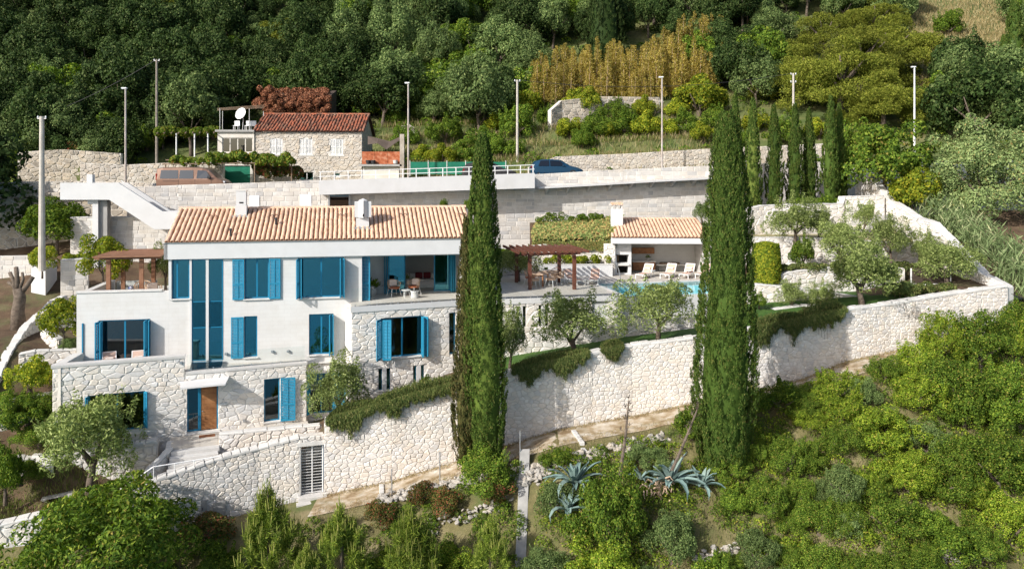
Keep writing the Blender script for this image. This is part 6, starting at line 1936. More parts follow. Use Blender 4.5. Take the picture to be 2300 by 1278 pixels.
LM['cypbrown'] = leafmat('browning_cypress_scale', [(0, (0.046, 0.061, 0.018)), (.5, (0.089, 0.097, 0.029)), (.85, (0.146, 0.122, 0.043)), (1, (0.229, 0.163, 0.067))], .12)
LM['pine'] = leafmat('aleppo_pine_needle', [(0, (0.086, 0.110, 0.015)), (.5, (0.158, 0.186, 0.025)), (.85, (0.245, 0.266, 0.039)), (1, (0.331, 0.323, 0.060))], .2)
LM['youngpine'] = leafmat('young_pine_needle', [(0, (0.065, 0.111, 0.018)), (.5, (0.137, 0.195, 0.027)), (.85, (0.239, 0.308, 0.043)), (1, (0.367, 0.409, 0.074))], .2)
LM['candle'] = leafmat('pine_candle', [(0, (0.176, 0.209, 0.044)), (.5, (0.264, 0.286, 0.066)), (1, (0.363, 0.352, 0.110))], .2)
LM['bamboo'] = leafmat('yellow_bamboo_leaf', [(0, (0.218, 0.176, 0.041)), (.5, (0.410, 0.319, 0.075)), (.85, (0.547, 0.445, 0.131)), (1, (0.273, 0.319, 0.082))], .3)
LM['reed'] = leafmat('reed_blade', [(0, (0.151, 0.218, 0.086)), (.5, (0.252, 0.336, 0.143)), (.85, (0.370, 0.454, 0.215)), (1, (0.571, 0.571, 0.315))], .3)
LM['rosemary'] = leafmat('rosemary_sprig', [(0, (0.046, 0.074, 0.020)), (.5, (0.092, 0.124, 0.033)), (.85, (0.154, 0.174, 0.051)), (1, (0.245, 0.218, 0.089))], .12)
LM['carob'] = leafmat('carob_leaf', [(0, (0.111, 0.166, 0.054)), (.5, (0.205, 0.275, 0.102)), (.88, (0.315, 0.383, 0.154)), (1, (.30, .22, .08))], .2)
LM['ivy'] = leafmat('variegated_ivy_leaf', [(0, (0.140, 0.222, 0.059)), (.4, (0.309, 0.370, 0.119)), (.7, (0.534, 0.503, 0.178)), (1, (0.590, 0.355, 0.148))], .2)
LM['creeper'] = leafmat('dry_creeper_leaf', [(0, (0.094, 0.039, 0.022)), (.5, (0.209, 0.083, 0.044)), (.85, (0.297, 0.132, 0.072)), (1, (0.374, 0.209, 0.121))], .15)
LM['dry'] = leafmat('dry_grass_blade', [(0, (0.220, 0.170, 0.080)), (.5, (0.360, 0.290, 0.140)), (1, (0.480, 0.410, 0.240))], .3)
LM['grass'] = leafmat('grass_blade', [(0, (0.072, 0.108, 0.022)), (.5, (0.132, 0.180, 0.039)), (1, (0.264, 0.264, 0.088))], .3)
LM['agave'] = leafmat('agave_leaf', [(0, (0.150, 0.230, 0.214)), (.5, (0.204, 0.291, 0.268)), (1, (0.258, 0.344, 0.306))], .05, .5)
LM['vine'] = leafmat('vine_leaf', [(0, (0.065, 0.120, 0.017)), (.5, (0.130, 0.198, 0.028)), (.85, (0.221, 0.264, 0.039)), (1, (0.338, 0.192, 0.044))], .3)
LM['red'] = leafmat('reddish_shrub_leaf', [(0, (0.046, 0.078, 0.017)), (.5, (0.094, 0.117, 0.025)), (.8, (0.208, 0.117, 0.042)), (1, (0.354, 0.091, 0.059))], .2)

LM['scrub'] = leafmat('yellow_scrub_leaf', [(0, (0.065, 0.120, 0.017)), (.35, (0.149, 0.238, 0.024)), (.7, (0.261, 0.345, 0.031)), (.92, (0.390, 0.451, 0.053)), (1, (0.429, 0.324, 0.086))], .3)  # green to yellow leaf colours, picked at random per leaf
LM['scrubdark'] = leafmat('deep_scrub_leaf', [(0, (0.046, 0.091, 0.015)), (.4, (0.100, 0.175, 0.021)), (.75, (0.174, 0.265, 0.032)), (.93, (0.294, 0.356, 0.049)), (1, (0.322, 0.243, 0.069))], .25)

def unit(v):
    return v / np.maximum(1e-9, np.linalg.norm(v, axis=-1, keepdims=True))

def leaf_geo(C, D, Nn, L, W, fold=0.0):
    """Rhombic leaves: centres C, long axes D, normals Nn, lengths L, widths W."""
    D = unit(D); S = unit(np.cross(D, Nn)); L = np.asarray(L).reshape(-1, 1); W = np.asarray(W).reshape(-1, 1)
    up = unit(np.cross(S, D))
    V = np.stack([C - D * L * .5, C + S * W * .5 + D * L * .06 + up * W * fold, C + D * L * .5, C - S * W * .5 + D * L * .06 + up * W * fold], 1).reshape(-1, 3)
    Fc = np.arange(len(V), dtype=np.int32).reshape(-1, 4)
    return V, Fc

ICO = None
def ico():
    global ICO
    if ICO is None:
        t = (1 + 5 ** .5) / 2
        v = np.array([(-1, t, 0), (1, t, 0), (-1, -t, 0), (1, -t, 0), (0, -1, t), (0, 1, t), (0, -1, -t), (0, 1, -t), (t, 0, -1), (t, 0, 1), (-t, 0, -1), (-t, 0, 1)], float)
        f = [(0, 11, 5), (0, 5, 1), (0, 1, 7), (0, 7, 10), (0, 10, 11), (1, 5, 9), (5, 11, 4), (11, 10, 2), (10, 7, 6), (7, 1, 8), (3, 9, 4), (3, 4, 2), (3, 2, 6), (3, 6, 8), (3, 8, 9), (4, 9, 5), (2, 4, 11), (6, 2, 10), (8, 6, 7), (9, 8, 1)]
        ICO = (unit(v), np.array(f))
    return ICO

def puff_leaves(puffs, n, L, W, rs, centre=None, jitter=.5, droop=0.0, out_bias=.5, stiff=0.0, fill=.22):
    """Leaves spread over the outer shells of many puffs (x, y, z, r)."""
    puffs = np.asarray(puffs, float)
    if centre is None:
        centre = puffs[:, :3].mean(0)
    w = puffs[:, 3] ** 2
    idx = rs.choice(len(puffs), n, p=w / w.sum())
    c, r = puffs[idx, :3], puffs[idx, 3:4]
    d = unit(rs.normal(size=(n, 3)) + out_bias * unit(c - centre + np.array([0, 0, .4])) * 1.2)
    C = c + d * r * (1 - fill * rs.rand(n, 1) ** 1.5) 
    Nn = unit(d + jitter * rs.normal(size=(n, 3)))
    D = unit(np.cross(Nn, rs.normal(size=(n, 3))) + stiff * d + np.array([0, 0, -droop]))
    k = rs.uniform(.65, 1.3, n)
    return leaf_geo(C, D, Nn, L * k, W * k, .12)

def crown_puffs(rx, ry, rz, zc, k, r, rs, shell=(.55, 1.0), zmin=-.55, shoots=0):
    out = []
    ph = rs.uniform(0, 6.28, 4)
    while len(out) < k:
        d = rs.normal(size=3); d /= np.linalg.norm(d)
        if d[2] < zmin: continue
        az = math.atan2(d[1], d[0])
        t = rs.uniform(*shell) * (1 + .20 * math.sin(2 * az + ph[0]) + .14 * math.sin(3 * az + ph[1] + 2 * d[2]) + .10 * math.sin(5 * az + ph[2]) * d[2])
        out.append((d[0] * rx * t, d[1] * ry * t, zc + d[2] * rz * t, r * rs.uniform(.55, 1.4)))
    for i in range(shoots):
        d = rs.normal(size=3) * np.array([1, 1, .5]) + np.array([0, 0, .9]); d /= np.linalg.norm(d)
        b = np.array([d[0] * rx, d[1] * ry, zc + d[2] * rz]) * np.array([.85, .85, 1.0])
        up = d * .5 + np.array([0, 0, .7])
        for q in range(5):
            p = b + up * (q * .17 * rx * .6)
            out.append((p[0], p[1], p[2], r * (.5 - .07 * q)))
    return np.array(out)

def trunk(mb, h, r, lean=(0, 0), limbs=4, spread=1.0, rs=None, base=-.3, top=None):
    rs = rs or NP
    pts = [(0, 0, base), (lean[0] * .2, lean[1] * .2, h * .35), (lean[0] * .6, lean[1] * .6, h * .7), (lean[0], lean[1], h)]
    mb.tube(pts, [r * 1.35, r, r * .8, r * .55], 8)
    for i in range(limbs):
        a = 2 * math.pi * (i + rs.rand() * .6) / limbs
        z0 = h * rs.uniform(.55, .95)
        e = (lean[0] + math.cos(a) * spread, lean[1] + math.sin(a) * spread, h + spread * rs.uniform(.5, .9))
        m = ((e[0] + lean[0]) * .45, (e[1] + lean[1]) * .45, (z0 + e[2]) * .5)
        mb.tube([(lean[0] * .7, lean[1] * .7, z0), m, e], [r * .55, r * .4, r * .15], 6)
    return mb

class Kind:
    """One plant of a kind; the first use places it, later uses copy it part by part."""
    def __init__(s, name, cat):
        s.name, s.cat = name, cat
        s.protos, s.used = [], []
    def make(s, trunk_mb, leaves, mat, crown='crown', bark=None):
        t = thing(s.name, 'plant to be placed', s.cat, (0, 0, 0))
        if trunk_mb is not None and trunk_mb.v:
            link('trunk', trunk_mb.mesh('trunk', bark or M['bark'], True), t)
        V, Fc = leaves
        link(crown, np_mesh(crown, V, Fc, mat), t)
        s.protos.append(t); s.used.append(False)
        return t
    def put(s, loc, sc=1.0, rz=None, label=None, group=None, which=None):
        i = RNG.randrange(len(s.protos)) if which is None else which % len(s.protos)
        rz = RNG.uniform(0, 6.28) if rz is None else rz
        if not s.used[i]:
            s.used[i] = True
            t = place(s.protos[i], loc, rz, sc)
            tag(t, label, s.cat, group)
        else:
            t = copy_tree(s.protos[i], loc, rz, sc, label, group)
        return t
    def drop_unused(s):
        for u, t in zip(s.used, s.protos):
            if not u:
                for c in list(t.children):
                    bpy.data.objects.remove(c)
                bpy.data.objects.remove(t)

def cat_geo(parts):
    Vs, Fs, o = [], [], 0
    for V, Fc in parts:
        Vs.append(V); Fs.append(Fc + o); o += len(V)
    return np.concatenate(Vs), np.concatenate(Fs)

KINDS = {}
def kind(key, name, cat):
    KINDS[key] = Kind(name, cat)
    return KINDS[key]

def broad(key, name, cat, mat, rx, rz, th, k, pr, n, L, W, seeds, bark=None, tr=.16, limbs=4, **kw):
    kd = kind(key, name, cat)
    for sd in seeds:
        rs = np.random.RandomState(sd)
        zc = th + rz * .75
        pf = crown_puffs(rx, rx * rs.uniform(.85, 1.1), rz, zc, k, pr, rs, **{q: kw[q] for q in ('shell', 'zmin', 'shoots') if q in kw})
        lv = puff_leaves(pf, n, L, W, rs, np.array([0, 0, zc - rz * .3]), **{q: kw[q] for q in ('jitter', 'droop', 'out_bias', 'stiff', 'fill') if q in kw})
        tb = trunk(MB(), th + rz * .35, tr, (rs.uniform(-.3, .3) * th, rs.uniform(-.2, .2) * th), limbs, rx * .6, rs)
        kd.make(tb, lv, LM[mat], bark=bark)
    return kd
# woodland and garden trees
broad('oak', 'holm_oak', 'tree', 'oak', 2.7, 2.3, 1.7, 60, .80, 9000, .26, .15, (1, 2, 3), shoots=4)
broad('laurel', 'wild_olive', 'tree', 'laurel', 2.6, 2.3, 1.6, 64, .72, 9000, .24, .12, (4, 5, 6), shoots=6)
broad('greentree', 'broadleaf_tree', 'tree', 'green', 2.5, 2.1, 1.4, 55, .75, 8500, .25, .15, (7, 8))
broad('citrus', 'citrus_bush', 'bush', 'citrus', 1.6, 1.15, .3, 50, .45, 8000, .16, .10, (9, 10), zmin=-.35)
broad('gbush', 'green_bush', 'bush', 'green', 1.4, 1.1, .3, 52, .40, 8000, .135, .08, (11, 12, 13), zmin=-.5, shoots=5)
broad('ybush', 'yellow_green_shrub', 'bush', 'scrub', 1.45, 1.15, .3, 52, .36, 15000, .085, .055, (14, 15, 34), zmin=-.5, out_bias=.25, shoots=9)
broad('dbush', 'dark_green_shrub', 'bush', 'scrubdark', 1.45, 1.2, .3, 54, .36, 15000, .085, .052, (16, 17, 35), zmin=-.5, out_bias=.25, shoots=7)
broad('grbush', 'grey_green_shrub', 'bush', 'laurel', 1.3, 1.0, .3, 60, .34, 11000, .10, .045, (18, 19), zmin=-.5, stiff=.6, shoots=8)
broad('olive', 'olive_tree', 'tree', 'olive', 1.75, 1.35, 1.0, 52, .48, 11000, .15, .05, (20, 21, 22), shoots=7, tr=.14, limbs=5, stiff=.5, shell=(.35, 1.0), jitter=.7)
broad('ygtree', 'fig_tree', 'tree', 'citrus', 1.5, 1.5, 1.2, 44, .5, 6000, .19, .13, (23,), tr=.1)
broad('bigbush', 'dense_green_shrub', 'bush', 'scrubdark', 2.5, 2.1, .5, 75, .62, 11000, .22, .13, (28, 29), zmin=-.5)
broad('carob', 'carob_tree', 'tree', 'carob', 3.9, 3.7, 1.2, 130, .75, 34000, .20, .10, (24,), tr=.25, zmin=-.75)
broad('walnut', 'pinnate_leaved_shrub', 'bush', 'scrubdark', 3.0, 2.0, .8, 130, .56, 26000, .20, .075, (25,), droop=.9, zmin=-.4, tr=.15)
broad('lemon', 'lemon_tree', 'tree', 'citrus', 1.25, 1.25, .8, 40, .45, 5600, .16, .09, (26,), tr=.08)
broad('redbush', 'reddish_shrub', 'bush', 'red', .9, .7, .2, 26, .32, 3600, .11, .06, (27,), zmin=-.4, stiff=.5)
# Aleppo pine: flat cloud-like tiers
kd = kind('pine', 'aleppo_pine', 'tree')
for sd in (30, 31):
    rs = np.random.RandomState(sd)
    pf = []
    for t in range(32):
        a, rr = rs.uniform(0, 6.28), 3.6 * math.sqrt(rs.rand())
        z = 5.6 - .055 * rr * rr * 5 + rs.uniform(-1.8, .2)
        cx_, cy_, R0 = math.cos(a) * rr, math.sin(a) * rr, rs.uniform(.9, 1.5)
        for q in range(13):
            b, s = rs.uniform(0, 6.28), R0 * math.sqrt(rs.rand())
            pf.append((cx_ + math.cos(b) * s, cy_ + math.sin(b) * s, z + rs.uniform(-.1, .15) - .18 * s * s, rs.uniform(.36, .54)))
    lv = puff_leaves(np.array(pf), 42000, .20, .055, rs, np.array([0, 0, 2.5]), jitter=.8, stiff=1.0, out_bias=.5)
    kd.make(trunk(MB(), 3.3, .24, (.3, 0), 6, 1.7, rs), lv, LM['pine'])
# cypresses
def cypress_geo(h, R, n, L, W, seed, lobes=5, tip=.12, low=.62, amp=.14, tuft=.5, pw=.48):
    rs = np.random.RandomState(seed)
    def prof(z):
        up = np.clip((1 - z) / (1 - .25), 0, 1) ** pw
        dn = low + (1 - low) * np.clip(z / .22, 0, 1) ** .7
        return np.minimum(up, dn)
    per = 34
    k = n // per
    zs = rs.rand(k) ** .95 * .985
    as_ = rs.uniform(0, 2 * math.pi, k)
    ph = rs.uniform(0, 6.28, 6)
    rid = 1 + amp * np.sin(lobes * as_ + ph[0] + 2.2 * np.sin(zs * 7 + ph[1])) + amp * .6 * np.sin(2 * as_ + ph[2] + 4 * zs)
    rad0 = R * prof(zs) * rid * (1 + rs.uniform(-.10, .045, k) + .06 * (rs.rand(k) > .95))
    idx = np.repeat(np.arange(k), per)
    n = len(idx)
    sl = rs.uniform(-1, 1, n)                                  # along the spray
    ln = (.12 + .12 * rs.rand(k))[idx] * min(1.0, R / .8 + .25)
    wd = (.055 + .04 * rs.rand(k))[idx] * min(1.0, R / .8 + .35)
    taper = 1 - .75 * np.clip(sl, 0, 1)
    ang = as_[idx]
    out = np.stack([np.cos(ang), np.sin(ang), np.zeros(n) + .12], 1)
    side = np.stack([-np.sin(ang), np.cos(ang), np.zeros(n)], 1)
    zc = zs[idx]
    bx, by = .10 * R * np.sin(zc * 3 + ph[5]), .06 * R * np.cos(zc * 4)
    C = np.stack([bx + np.cos(ang) * rad0[idx], by + np.sin(ang) * rad0[idx], zc * h], 1)
    C = C + np.array([0, 0, 1.0]) * (sl * ln)[:, None] + out * (sl * ln * .18 + rs.uniform(-1, .6, n) * wd * taper)[:, None] + side * (rs.uniform(-1, 1, n) * wd * taper)[:, None]
    Nn = unit(out + side * rs.normal(size=(n, 1)) * .6 + .35 * rs.normal(size=(n, 3)))
    D = unit(np.array([0, 0, 1.0]) + tuft * .6 * out + .35 * rs.normal(size=(n, 3)))
    kk = rs.uniform(.6, 1.3, n)
    lv = leaf_geo(C, D, Nn, L * kk, W * kk, .15)
    # inner mass of the same shoots so the tree is not hollow
    m, q = 26, 14
    zz = np.linspace(0, .97, m)
    V = np.array([(.10 * R * math.sin(t * 3 + ph[5]) + math.cos(2 * math.pi * j / q) * R * float(prof(np.array(t))) * .68, .06 * R * math.cos(t * 4) + math.sin(2 * math.pi * j / q) * R * float(prof(np.array(t))) * .68, t * h) for t in zz for j in range(q)])
    Fc = np.array([(i * q + j, i * q + (j + 1) % q, (i + 1) * q + (j + 1) % q, (i + 1) * q + j) for i in range(m - 1) for j in range(q)])
    return cat_geo([lv, (V, Fc)])
def cypress_thing(label, px, ytop, ybase, d, wpx, n, L, W, seed, mat='cypress', extra=None, **kw):
    base = P(px, ybase, d)
    h = (ybase - ytop) / F * d
    t = thing('cypress', label, 'tree', base)
    link('crown', np_mesh('crown', *cypress_geo(h, wpx / 2 / F * d, n, L, W, seed, **kw), LM[mat]), t, Matrix.Translation(base))
    MB().tube([base - Vector((0, 0, .8)), base + Vector((0, 0, h * .3))], [.2, .12], 8).build('trunk', M['bark'], t)
    if extra:
        for (dx, yt, w2, m2, sd, nn) in extra:
            hb = (ybase - yt) / F * d
            link('crown', np_mesh('crown', *cypress_geo(hb, w2 / 2 / F * d, nn, L, W, sd, **kw), LM[m2]), t, Matrix.Translation(base + Vector((dx / F * d, .25, 0))))
    return t
cypress_thing('slender tall dark cypress with a browning second stem before the balcony', 1088, 293, 1045, 37.0, 96, 80000, .12, .036, 40, extra=[(-42, 478, 60, 'cypbrown', 41, 34000)])
cypress_thing('widest tall cypress standing between pool and boundary garden', 1627, 245, 1040, 36.0, 146, 110000, .12, .036, 42, amp=.09, lobes=6)
row = [(1652, 205, 462, 61.0, 34), (1692, 222, 468, 58.6, 42), (1738, 235, 466, 59, 40), (1784, 232, 464, 59.4, 38), (1818, 243, 460, 60, 34), (1866, 214, 462, 59.6, 40), (1886, 232, 456, 60.8, 32)]
rl_lab = ['small cypress half hidden behind the wide tall cypress', 'small cypress first of the row beside the wide tall cypress', 'small cypress second of the row behind the curved wall', 'small cypress third of the row with the pale pole behind', 'small cypress fourth of the row, shorter than its neighbours', 'small cypress fifth of the row with the thinnest top', 'small cypress at the end of the row nearest the boundary wall']
for i, (px, yt, yb, d, w) in enumerate(row):
    t = cypress_thing(rl_lab[i], px, yt, yb, d, w, 14000, .16, .05, 50 + i, amp=.10, lobes=4, low=.75, pw=.62)
    t['group'] = 'row of small cypresses'

# ---------------------------------------------------------------- the hill: woods, bamboo, citrus terraces
def hillpos(px, d):
    x = (px - CX) / F * d
    return Vector((x, d, float(hill_z(x, d))))
def row_of(p):
    return HY - (p.z - CZ) * F / p.y
rs = np.random.RandomState(77)
ZONES = [(130, 'above the concrete pole'), (330, 'above the stair bridge lamp post'), (560, 'above the van and arbour'), (800, 'above the overgrown shed'), (1010, 'above the lamp post of the green netting'), (1220, 'above the pale pole'), (1440, 'above the left half of the bamboo'), (1700, 'above the right half of the bamboo'), (1900, 'behind the small cypress row'), (2120, 'around the yellow green pines'), (9999, 'at the right edge above the carob')]
KDESC = {'oak': 'dark evergreen oak', 'laurel': 'grey green wild olive', 'greentree': 'fresh green broadleaf tree'}
def forest_label(k, px, r):
    zn = next(t for lim, t in ZONES if px < lim)
    band = 'top edge' if r < 40 else ('mid wood' if r < 150 else 'lower wood edge')
    return '%s, %s, %s' % (KDESC[k], band, zn), '%s %s %s' % (KDESC[k], band, zn)
def wood_front(px):
    """Distance at which the wood begins for a picture column."""
    return float(np.interp(px, [-200, 0, 300, 420, 560, 760, 900, 1100, 1180, 1240, 1480, 1660, 1750, 1900, 2060, 2200, 2400], [67, 68, 71, 74, 82, 83, 80, 79, 84, 97, 97, 82, 76, 80, 74, 68, 66]))
d = 67.0
cnt = 0
while d < 128:
    step = 3.1 * (1 + (d - 67) / 130)
    pxs = step / d * F
    px = -160 + rs.uniform(0, pxs)
    while px < 2460:
        q, dd = px + rs.uniform(-.3, .3) * pxs, d + rs.uniform(-.35, .35) * step
        px += pxs
        if dd < wood_front(q): continue
        p = hillpos(q, dd)
        r = row_of(p)
        if r < -70: continue
        if 2050 < q < 2285 and r < 225: continue           # dry grass clearing
        if 1740 < q < 2130 and 60 < r < 330: continue          # the big pines stand here
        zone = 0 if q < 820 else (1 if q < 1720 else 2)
        k = rs.choice(['oak', 'laurel', 'greentree'], p=[[.78, .16, .06], [.42, .38, .20], [.45, .3, .25]][zone])  # left wood gets more dark oaks, putting the shade there into leaf colour
        sc = rs.uniform(.6, 1.2)
        lab, grp = forest_label(k, q, r)
        sz = 'small ' if sc < .8 else ('large ' if sc > 1.02 else '')
        lab, grp = sz + lab, sz + grp
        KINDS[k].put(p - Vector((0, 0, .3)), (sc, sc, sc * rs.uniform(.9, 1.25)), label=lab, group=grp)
        cnt += 1
    d += step * .92
print('forest trees', cnt)
# big pines
for (px, d, s, lab) in ((1885, 77, 1.35, 'broad yellow green pine above the small cypress row'), (1795, 82, 1.1, 'yellow green pine behind the pole with two crossarms'), (2010, 87, 1.35, 'highest yellow green pine beside the dry grass clearing'), (1985, 73.5, 1.0, 'lowest yellow green pine right of the small cypress row'), (1930, 84, 1.25, 'yellow green pine in the middle of the pine group'), (1850, 93, 1.1, 'far yellow green pine at the top of the picture'), (1960, 97, 1.1, 'far yellow green pine beside the clearing')):
    p = hillpos(px, d)
    KINDS['pine'].put(p - Vector((0, 0, .5)), s, label=lab, group='aleppo pines')
for (px, d, s, lab) in ((640, 98, 1.1, 'dark pine in the upper middle of the shaded wood'), (420, 108, 1.2, 'dark pine at the top edge of the shaded wood')):
    KINDS['pine'].put(hillpos(px, d), s, label=lab, group='aleppo pines')
# hillside cypresses
for i, (px, yt, yb, d, w, lab) in enumerate(((1352, -60, 160, 92, 100, 'dense dark cypress behind the bamboo'), (1585, -60, 60, 104, 60, 'dark cypress at the top edge above the bamboo'), (2280, 0, 190, 84, 46, 'slim cypress at the right edge of the dry clearing'), (2255, 80, 210, 80, 34, 'thin young cypress at the right edge of the wood'), (2150, 180, 330, 74, 36, 'thin young cypress beside the white lamp post'), (862, -40, 60, 106, 40, 'thin dark cypress in the middle wood'))):
    cypress_thing(lab, px, yt, yb, d, w, 34000 if i == 0 else 13000, .24, .08, 70 + i, mat='oak' if i in (0, 1, 5) else 'cypress', amp=.14, lobes=4, low=.7)
# bamboo: feathery yellow canes
kd = kind('bamboo', 'bamboo_clump', 'bamboo')
for sd in (80, 81, 82):
    r_ = np.random.RandomState(sd)
    parts = []
    canes = MB()
    for c in range(8):
        bx, by, h = r_.uniform(-1.3, 1.3), r_.uniform(-.9, .9), r_.uniform(1.8, 5.0)
        lean = r_.uniform(-.3, .3, 2)
        canes.tube([(bx, by, -.3), (bx + lean[0] * .4, by + lean[1] * .4, h * .5), (bx + lean[0], by + lean[1], h)], [.03, .025, .008], 5)
        n = 480
        t = r_.uniform(.1, 1, n)
        a = r_.uniform(0, 6.28, n)
        rad = (.6 * (1 - t) ** .8 + .12) * np.sqrt(r_.rand(n))
        C = np.stack([bx + lean[0] * t + np.cos(a) * rad, by + lean[1] * t + np.sin(a) * rad, h * t + .15 * rad], 1)
        D = unit(np.stack([np.cos(a), np.sin(a), np.full(n, .7)], 1) + .4 * r_.normal(size=(n, 3)))
        parts.append(leaf_geo(C, D, unit(r_.normal(size=(n, 3)) + np.array([0, 0, 1])), np.full(n, .26), np.full(n, .075)))
    kd.make(canes, cat_geo(parts), LM['bamboo'], crown='foliage', bark=M['rope'])
bl = ('feathery yellow bamboo clump on the hill above the dry stone wall', 'bamboo on the hill')
for i in range(76):
    px = 1205 + 445 * rs.rand()
    base_r = np.interp(px, [1200, 1320, 1420, 1500, 1640], [182, 182, 206, 190, 160]) - (75 if px > 1360 else 45) * rs.rand()
    d = 81 + (205 - base_r) * .13
    p = P(px, base_r, d)
    p.z = max(float(hill_z(p.x, p.y)) - .3, p.z - .4) if p.z - float(hill_z(p.x, p.y)) < 1.5 else float(hill_z(p.x, p.y))
    zn = 'beside the bright green tree' if px < 1300 else ('under the dense dark cypress' if px < 1400 else ('above the grey stone heap' if px < 1520 else 'above the largest citrus tree'))
    KINDS['bamboo'].put(p, rs.uniform(.75, 1.1), label='feathery yellow bamboo clump ' + zn, group='bamboo ' + zn)
# citrus and terrace bushes: (column, row of the foot, width in px, kind, label)
TB_ = [(1170, 262, 80, 'citrus', 'yellow green citrus bush beside the pale pole'), (1200, 215, 110, 'bigbush', 'bright green tree behind the pale pole'), (1270, 262, 60, 'citrus', 'small citrus bush below the dry stone wall'), (1315, 255, 75, 'citrus', 'yellow citrus bush before the middle of the dry stone wall'),
       (1385, 268, 60, 'gbush', 'green bush below the dry stone wall'), (1445, 262, 60, 'citrus', 'yellow citrus bush at the end of the dry stone wall'), (1570, 255, 130, 'citrus', 'largest yellow citrus tree left of the small cypress row'), (1520, 262, 60, 'citrus', 'low citrus bush beside the largest citrus tree'),
       (1280, 310, 70, 'citrus', 'citrus bush at the start of the long terrace row'), (1340, 308, 80, 'gbush', 'green bush in the long terrace row'), (1400, 306, 80, 'gbush', 'second green bush in the long terrace row'), (1450, 305, 80, 'citrus', 'citrus bush beside the lamp post before the rough road wall'), (1500, 308, 60, 'citrus', 'citrus bush right of the lamp post'), (1580, 318, 60, 'citrus', 'small citrus bush near the wide tall cypress'),
       (950, 372, 70, 'citrus', 'citrus tree behind the green netting beside the lamp post'), (995, 372, 70, 'citrus', 'second citrus tree behind the green netting'), (1060, 358, 100, 'bigbush', 'green tree behind the slender cypress top'), (1160, 312, 90, 'gbush', 'green bush at the foot of the pale pole'), (1095, 340, 70, 'gbush', 'green bush between netting and pale pole'),
       (840, 262, 80, 'citrus', 'citrus bush right of the overgrown shed'), (790, 300, 60, 'gbush', 'green bush behind the old house gable'), (900, 250, 90, 'gbush', 'green bush above the lamp post of the netting'), (960, 270, 80, 'gbush', 'green bush on the lower terrace above the netting'), (1020, 262, 90, 'gbush', 'green bush in the middle of the lower terrace'), (1080, 258, 70, 'citrus', 'citrus bush in the middle of the lower terrace'), (880, 285, 60, 'gbush', 'small green bush beside the white boulder'),
       (705, 262, 90, 'citrus', 'citrus bush hiding the foot of the overgrown shed'), (530, 240, 100, 'bigbush', 'green tree behind the satellite dish'), (430, 285, 110, 'gbush', 'green bush left of the flat roof'), (480, 278, 70, 'citrus', 'citrus bush behind the thin roof frame'), (250, 335, 130, 'gbush', 'large green citrus tree above the crumbling wall'), (330, 340, 90, 'dbush', 'clipped dark hedge bush beside the lamp post'), (215, 330, 70, 'gbush', 'green bush left of the large citrus tree'), (390, 320, 80, 'gbush', 'green bush behind the brushwood arbour'),
       (60, 395, 110, 'dbush', 'dark low bush behind the road parapet'), (150, 395, 100, 'redbush', 'reddish brush behind the road parapet'), (1650, 330, 60, 'gbush', 'green bush behind the first small cypress'), (1700, 300, 70, 'citrus', 'citrus bush behind the second small cypress'), (1760, 318, 90, 'bigbush', 'dense shrub behind the third small cypress'), (1840, 315, 70, 'citrus', 'citrus bush behind the fifth small cypress'),
       (1120, 300, 70, 'citrus', 'citrus bush between netting and the foot of the pale pole'), (1235, 285, 60, 'gbush', 'green bush on the terrace edge right of the pale pole'), (1370, 315, 60, 'citrus', 'yellow bush in front of the long terrace row'), (1540, 300, 70, 'gbush', 'green bush under the largest citrus tree'), (1610, 290, 70, 'gbush', 'green bush right of the largest citrus tree'), (1310, 335, 60, 'gbush', 'low bush above the rough road wall'), (910, 325, 60, 'gbush', 'green bush behind the thin steel lamp post'), (1000, 320, 80, 'gbush', 'green bush above the green netting'), (1130, 355, 80, 'gbush', 'green bush right of the slender cypress top'), (985, 225, 90, 'greentree', 'green tree above the lower terrace'), (1070, 215, 90, 'laurel', 'grey green tree above the lower terrace'), (860, 225, 80, 'bigbush', 'dense bush right of the shed at the edge of the wood'), (1985, 400, 185, 'bigbush', 'spreading olive green shrub above the top of the boundary wall'), (1925, 345, 100, 'bigbush', 'green bush beside the last small cypress'), (2090, 280, 100, 'dbush', 'dark bush beside the white lamp post'), (2160, 250, 120, 'gbush', 'green bush on the slope right of the white lamp post'), (2240, 265, 150, 'bigbush', 'dense green shrub on the slope at the right edge'), (2130, 80, 70, 'gbush', 'lone bush in the dry grass clearing'), (2290, 40, 80, 'gbush', 'green bush at the top corner of the clearing')]
base_w = dict(citrus=3.4, gbush=3.0, greentree=5.2, dbush=3.0, redbush=1.9, ybush=3.0, bigbush=5.4, laurel=5.3)
for (px, yb, w, k, lab) in TB_:
    # find where the sight line meets the hill
    d = 60.0
    while d < 130:
        p = P(px, yb, d)
        if p.z <= float(hill_z(p.x, d)): break
        d += .25
    p = P(px, yb, d)
    s = w / F * d / base_w[k]
    KINDS[k].put(p - Vector((0, 0, (1.1 if k == 'bigbush' else .25) * s)), (s, s, s * RNG.uniform(.9, 1.1)), label=lab)

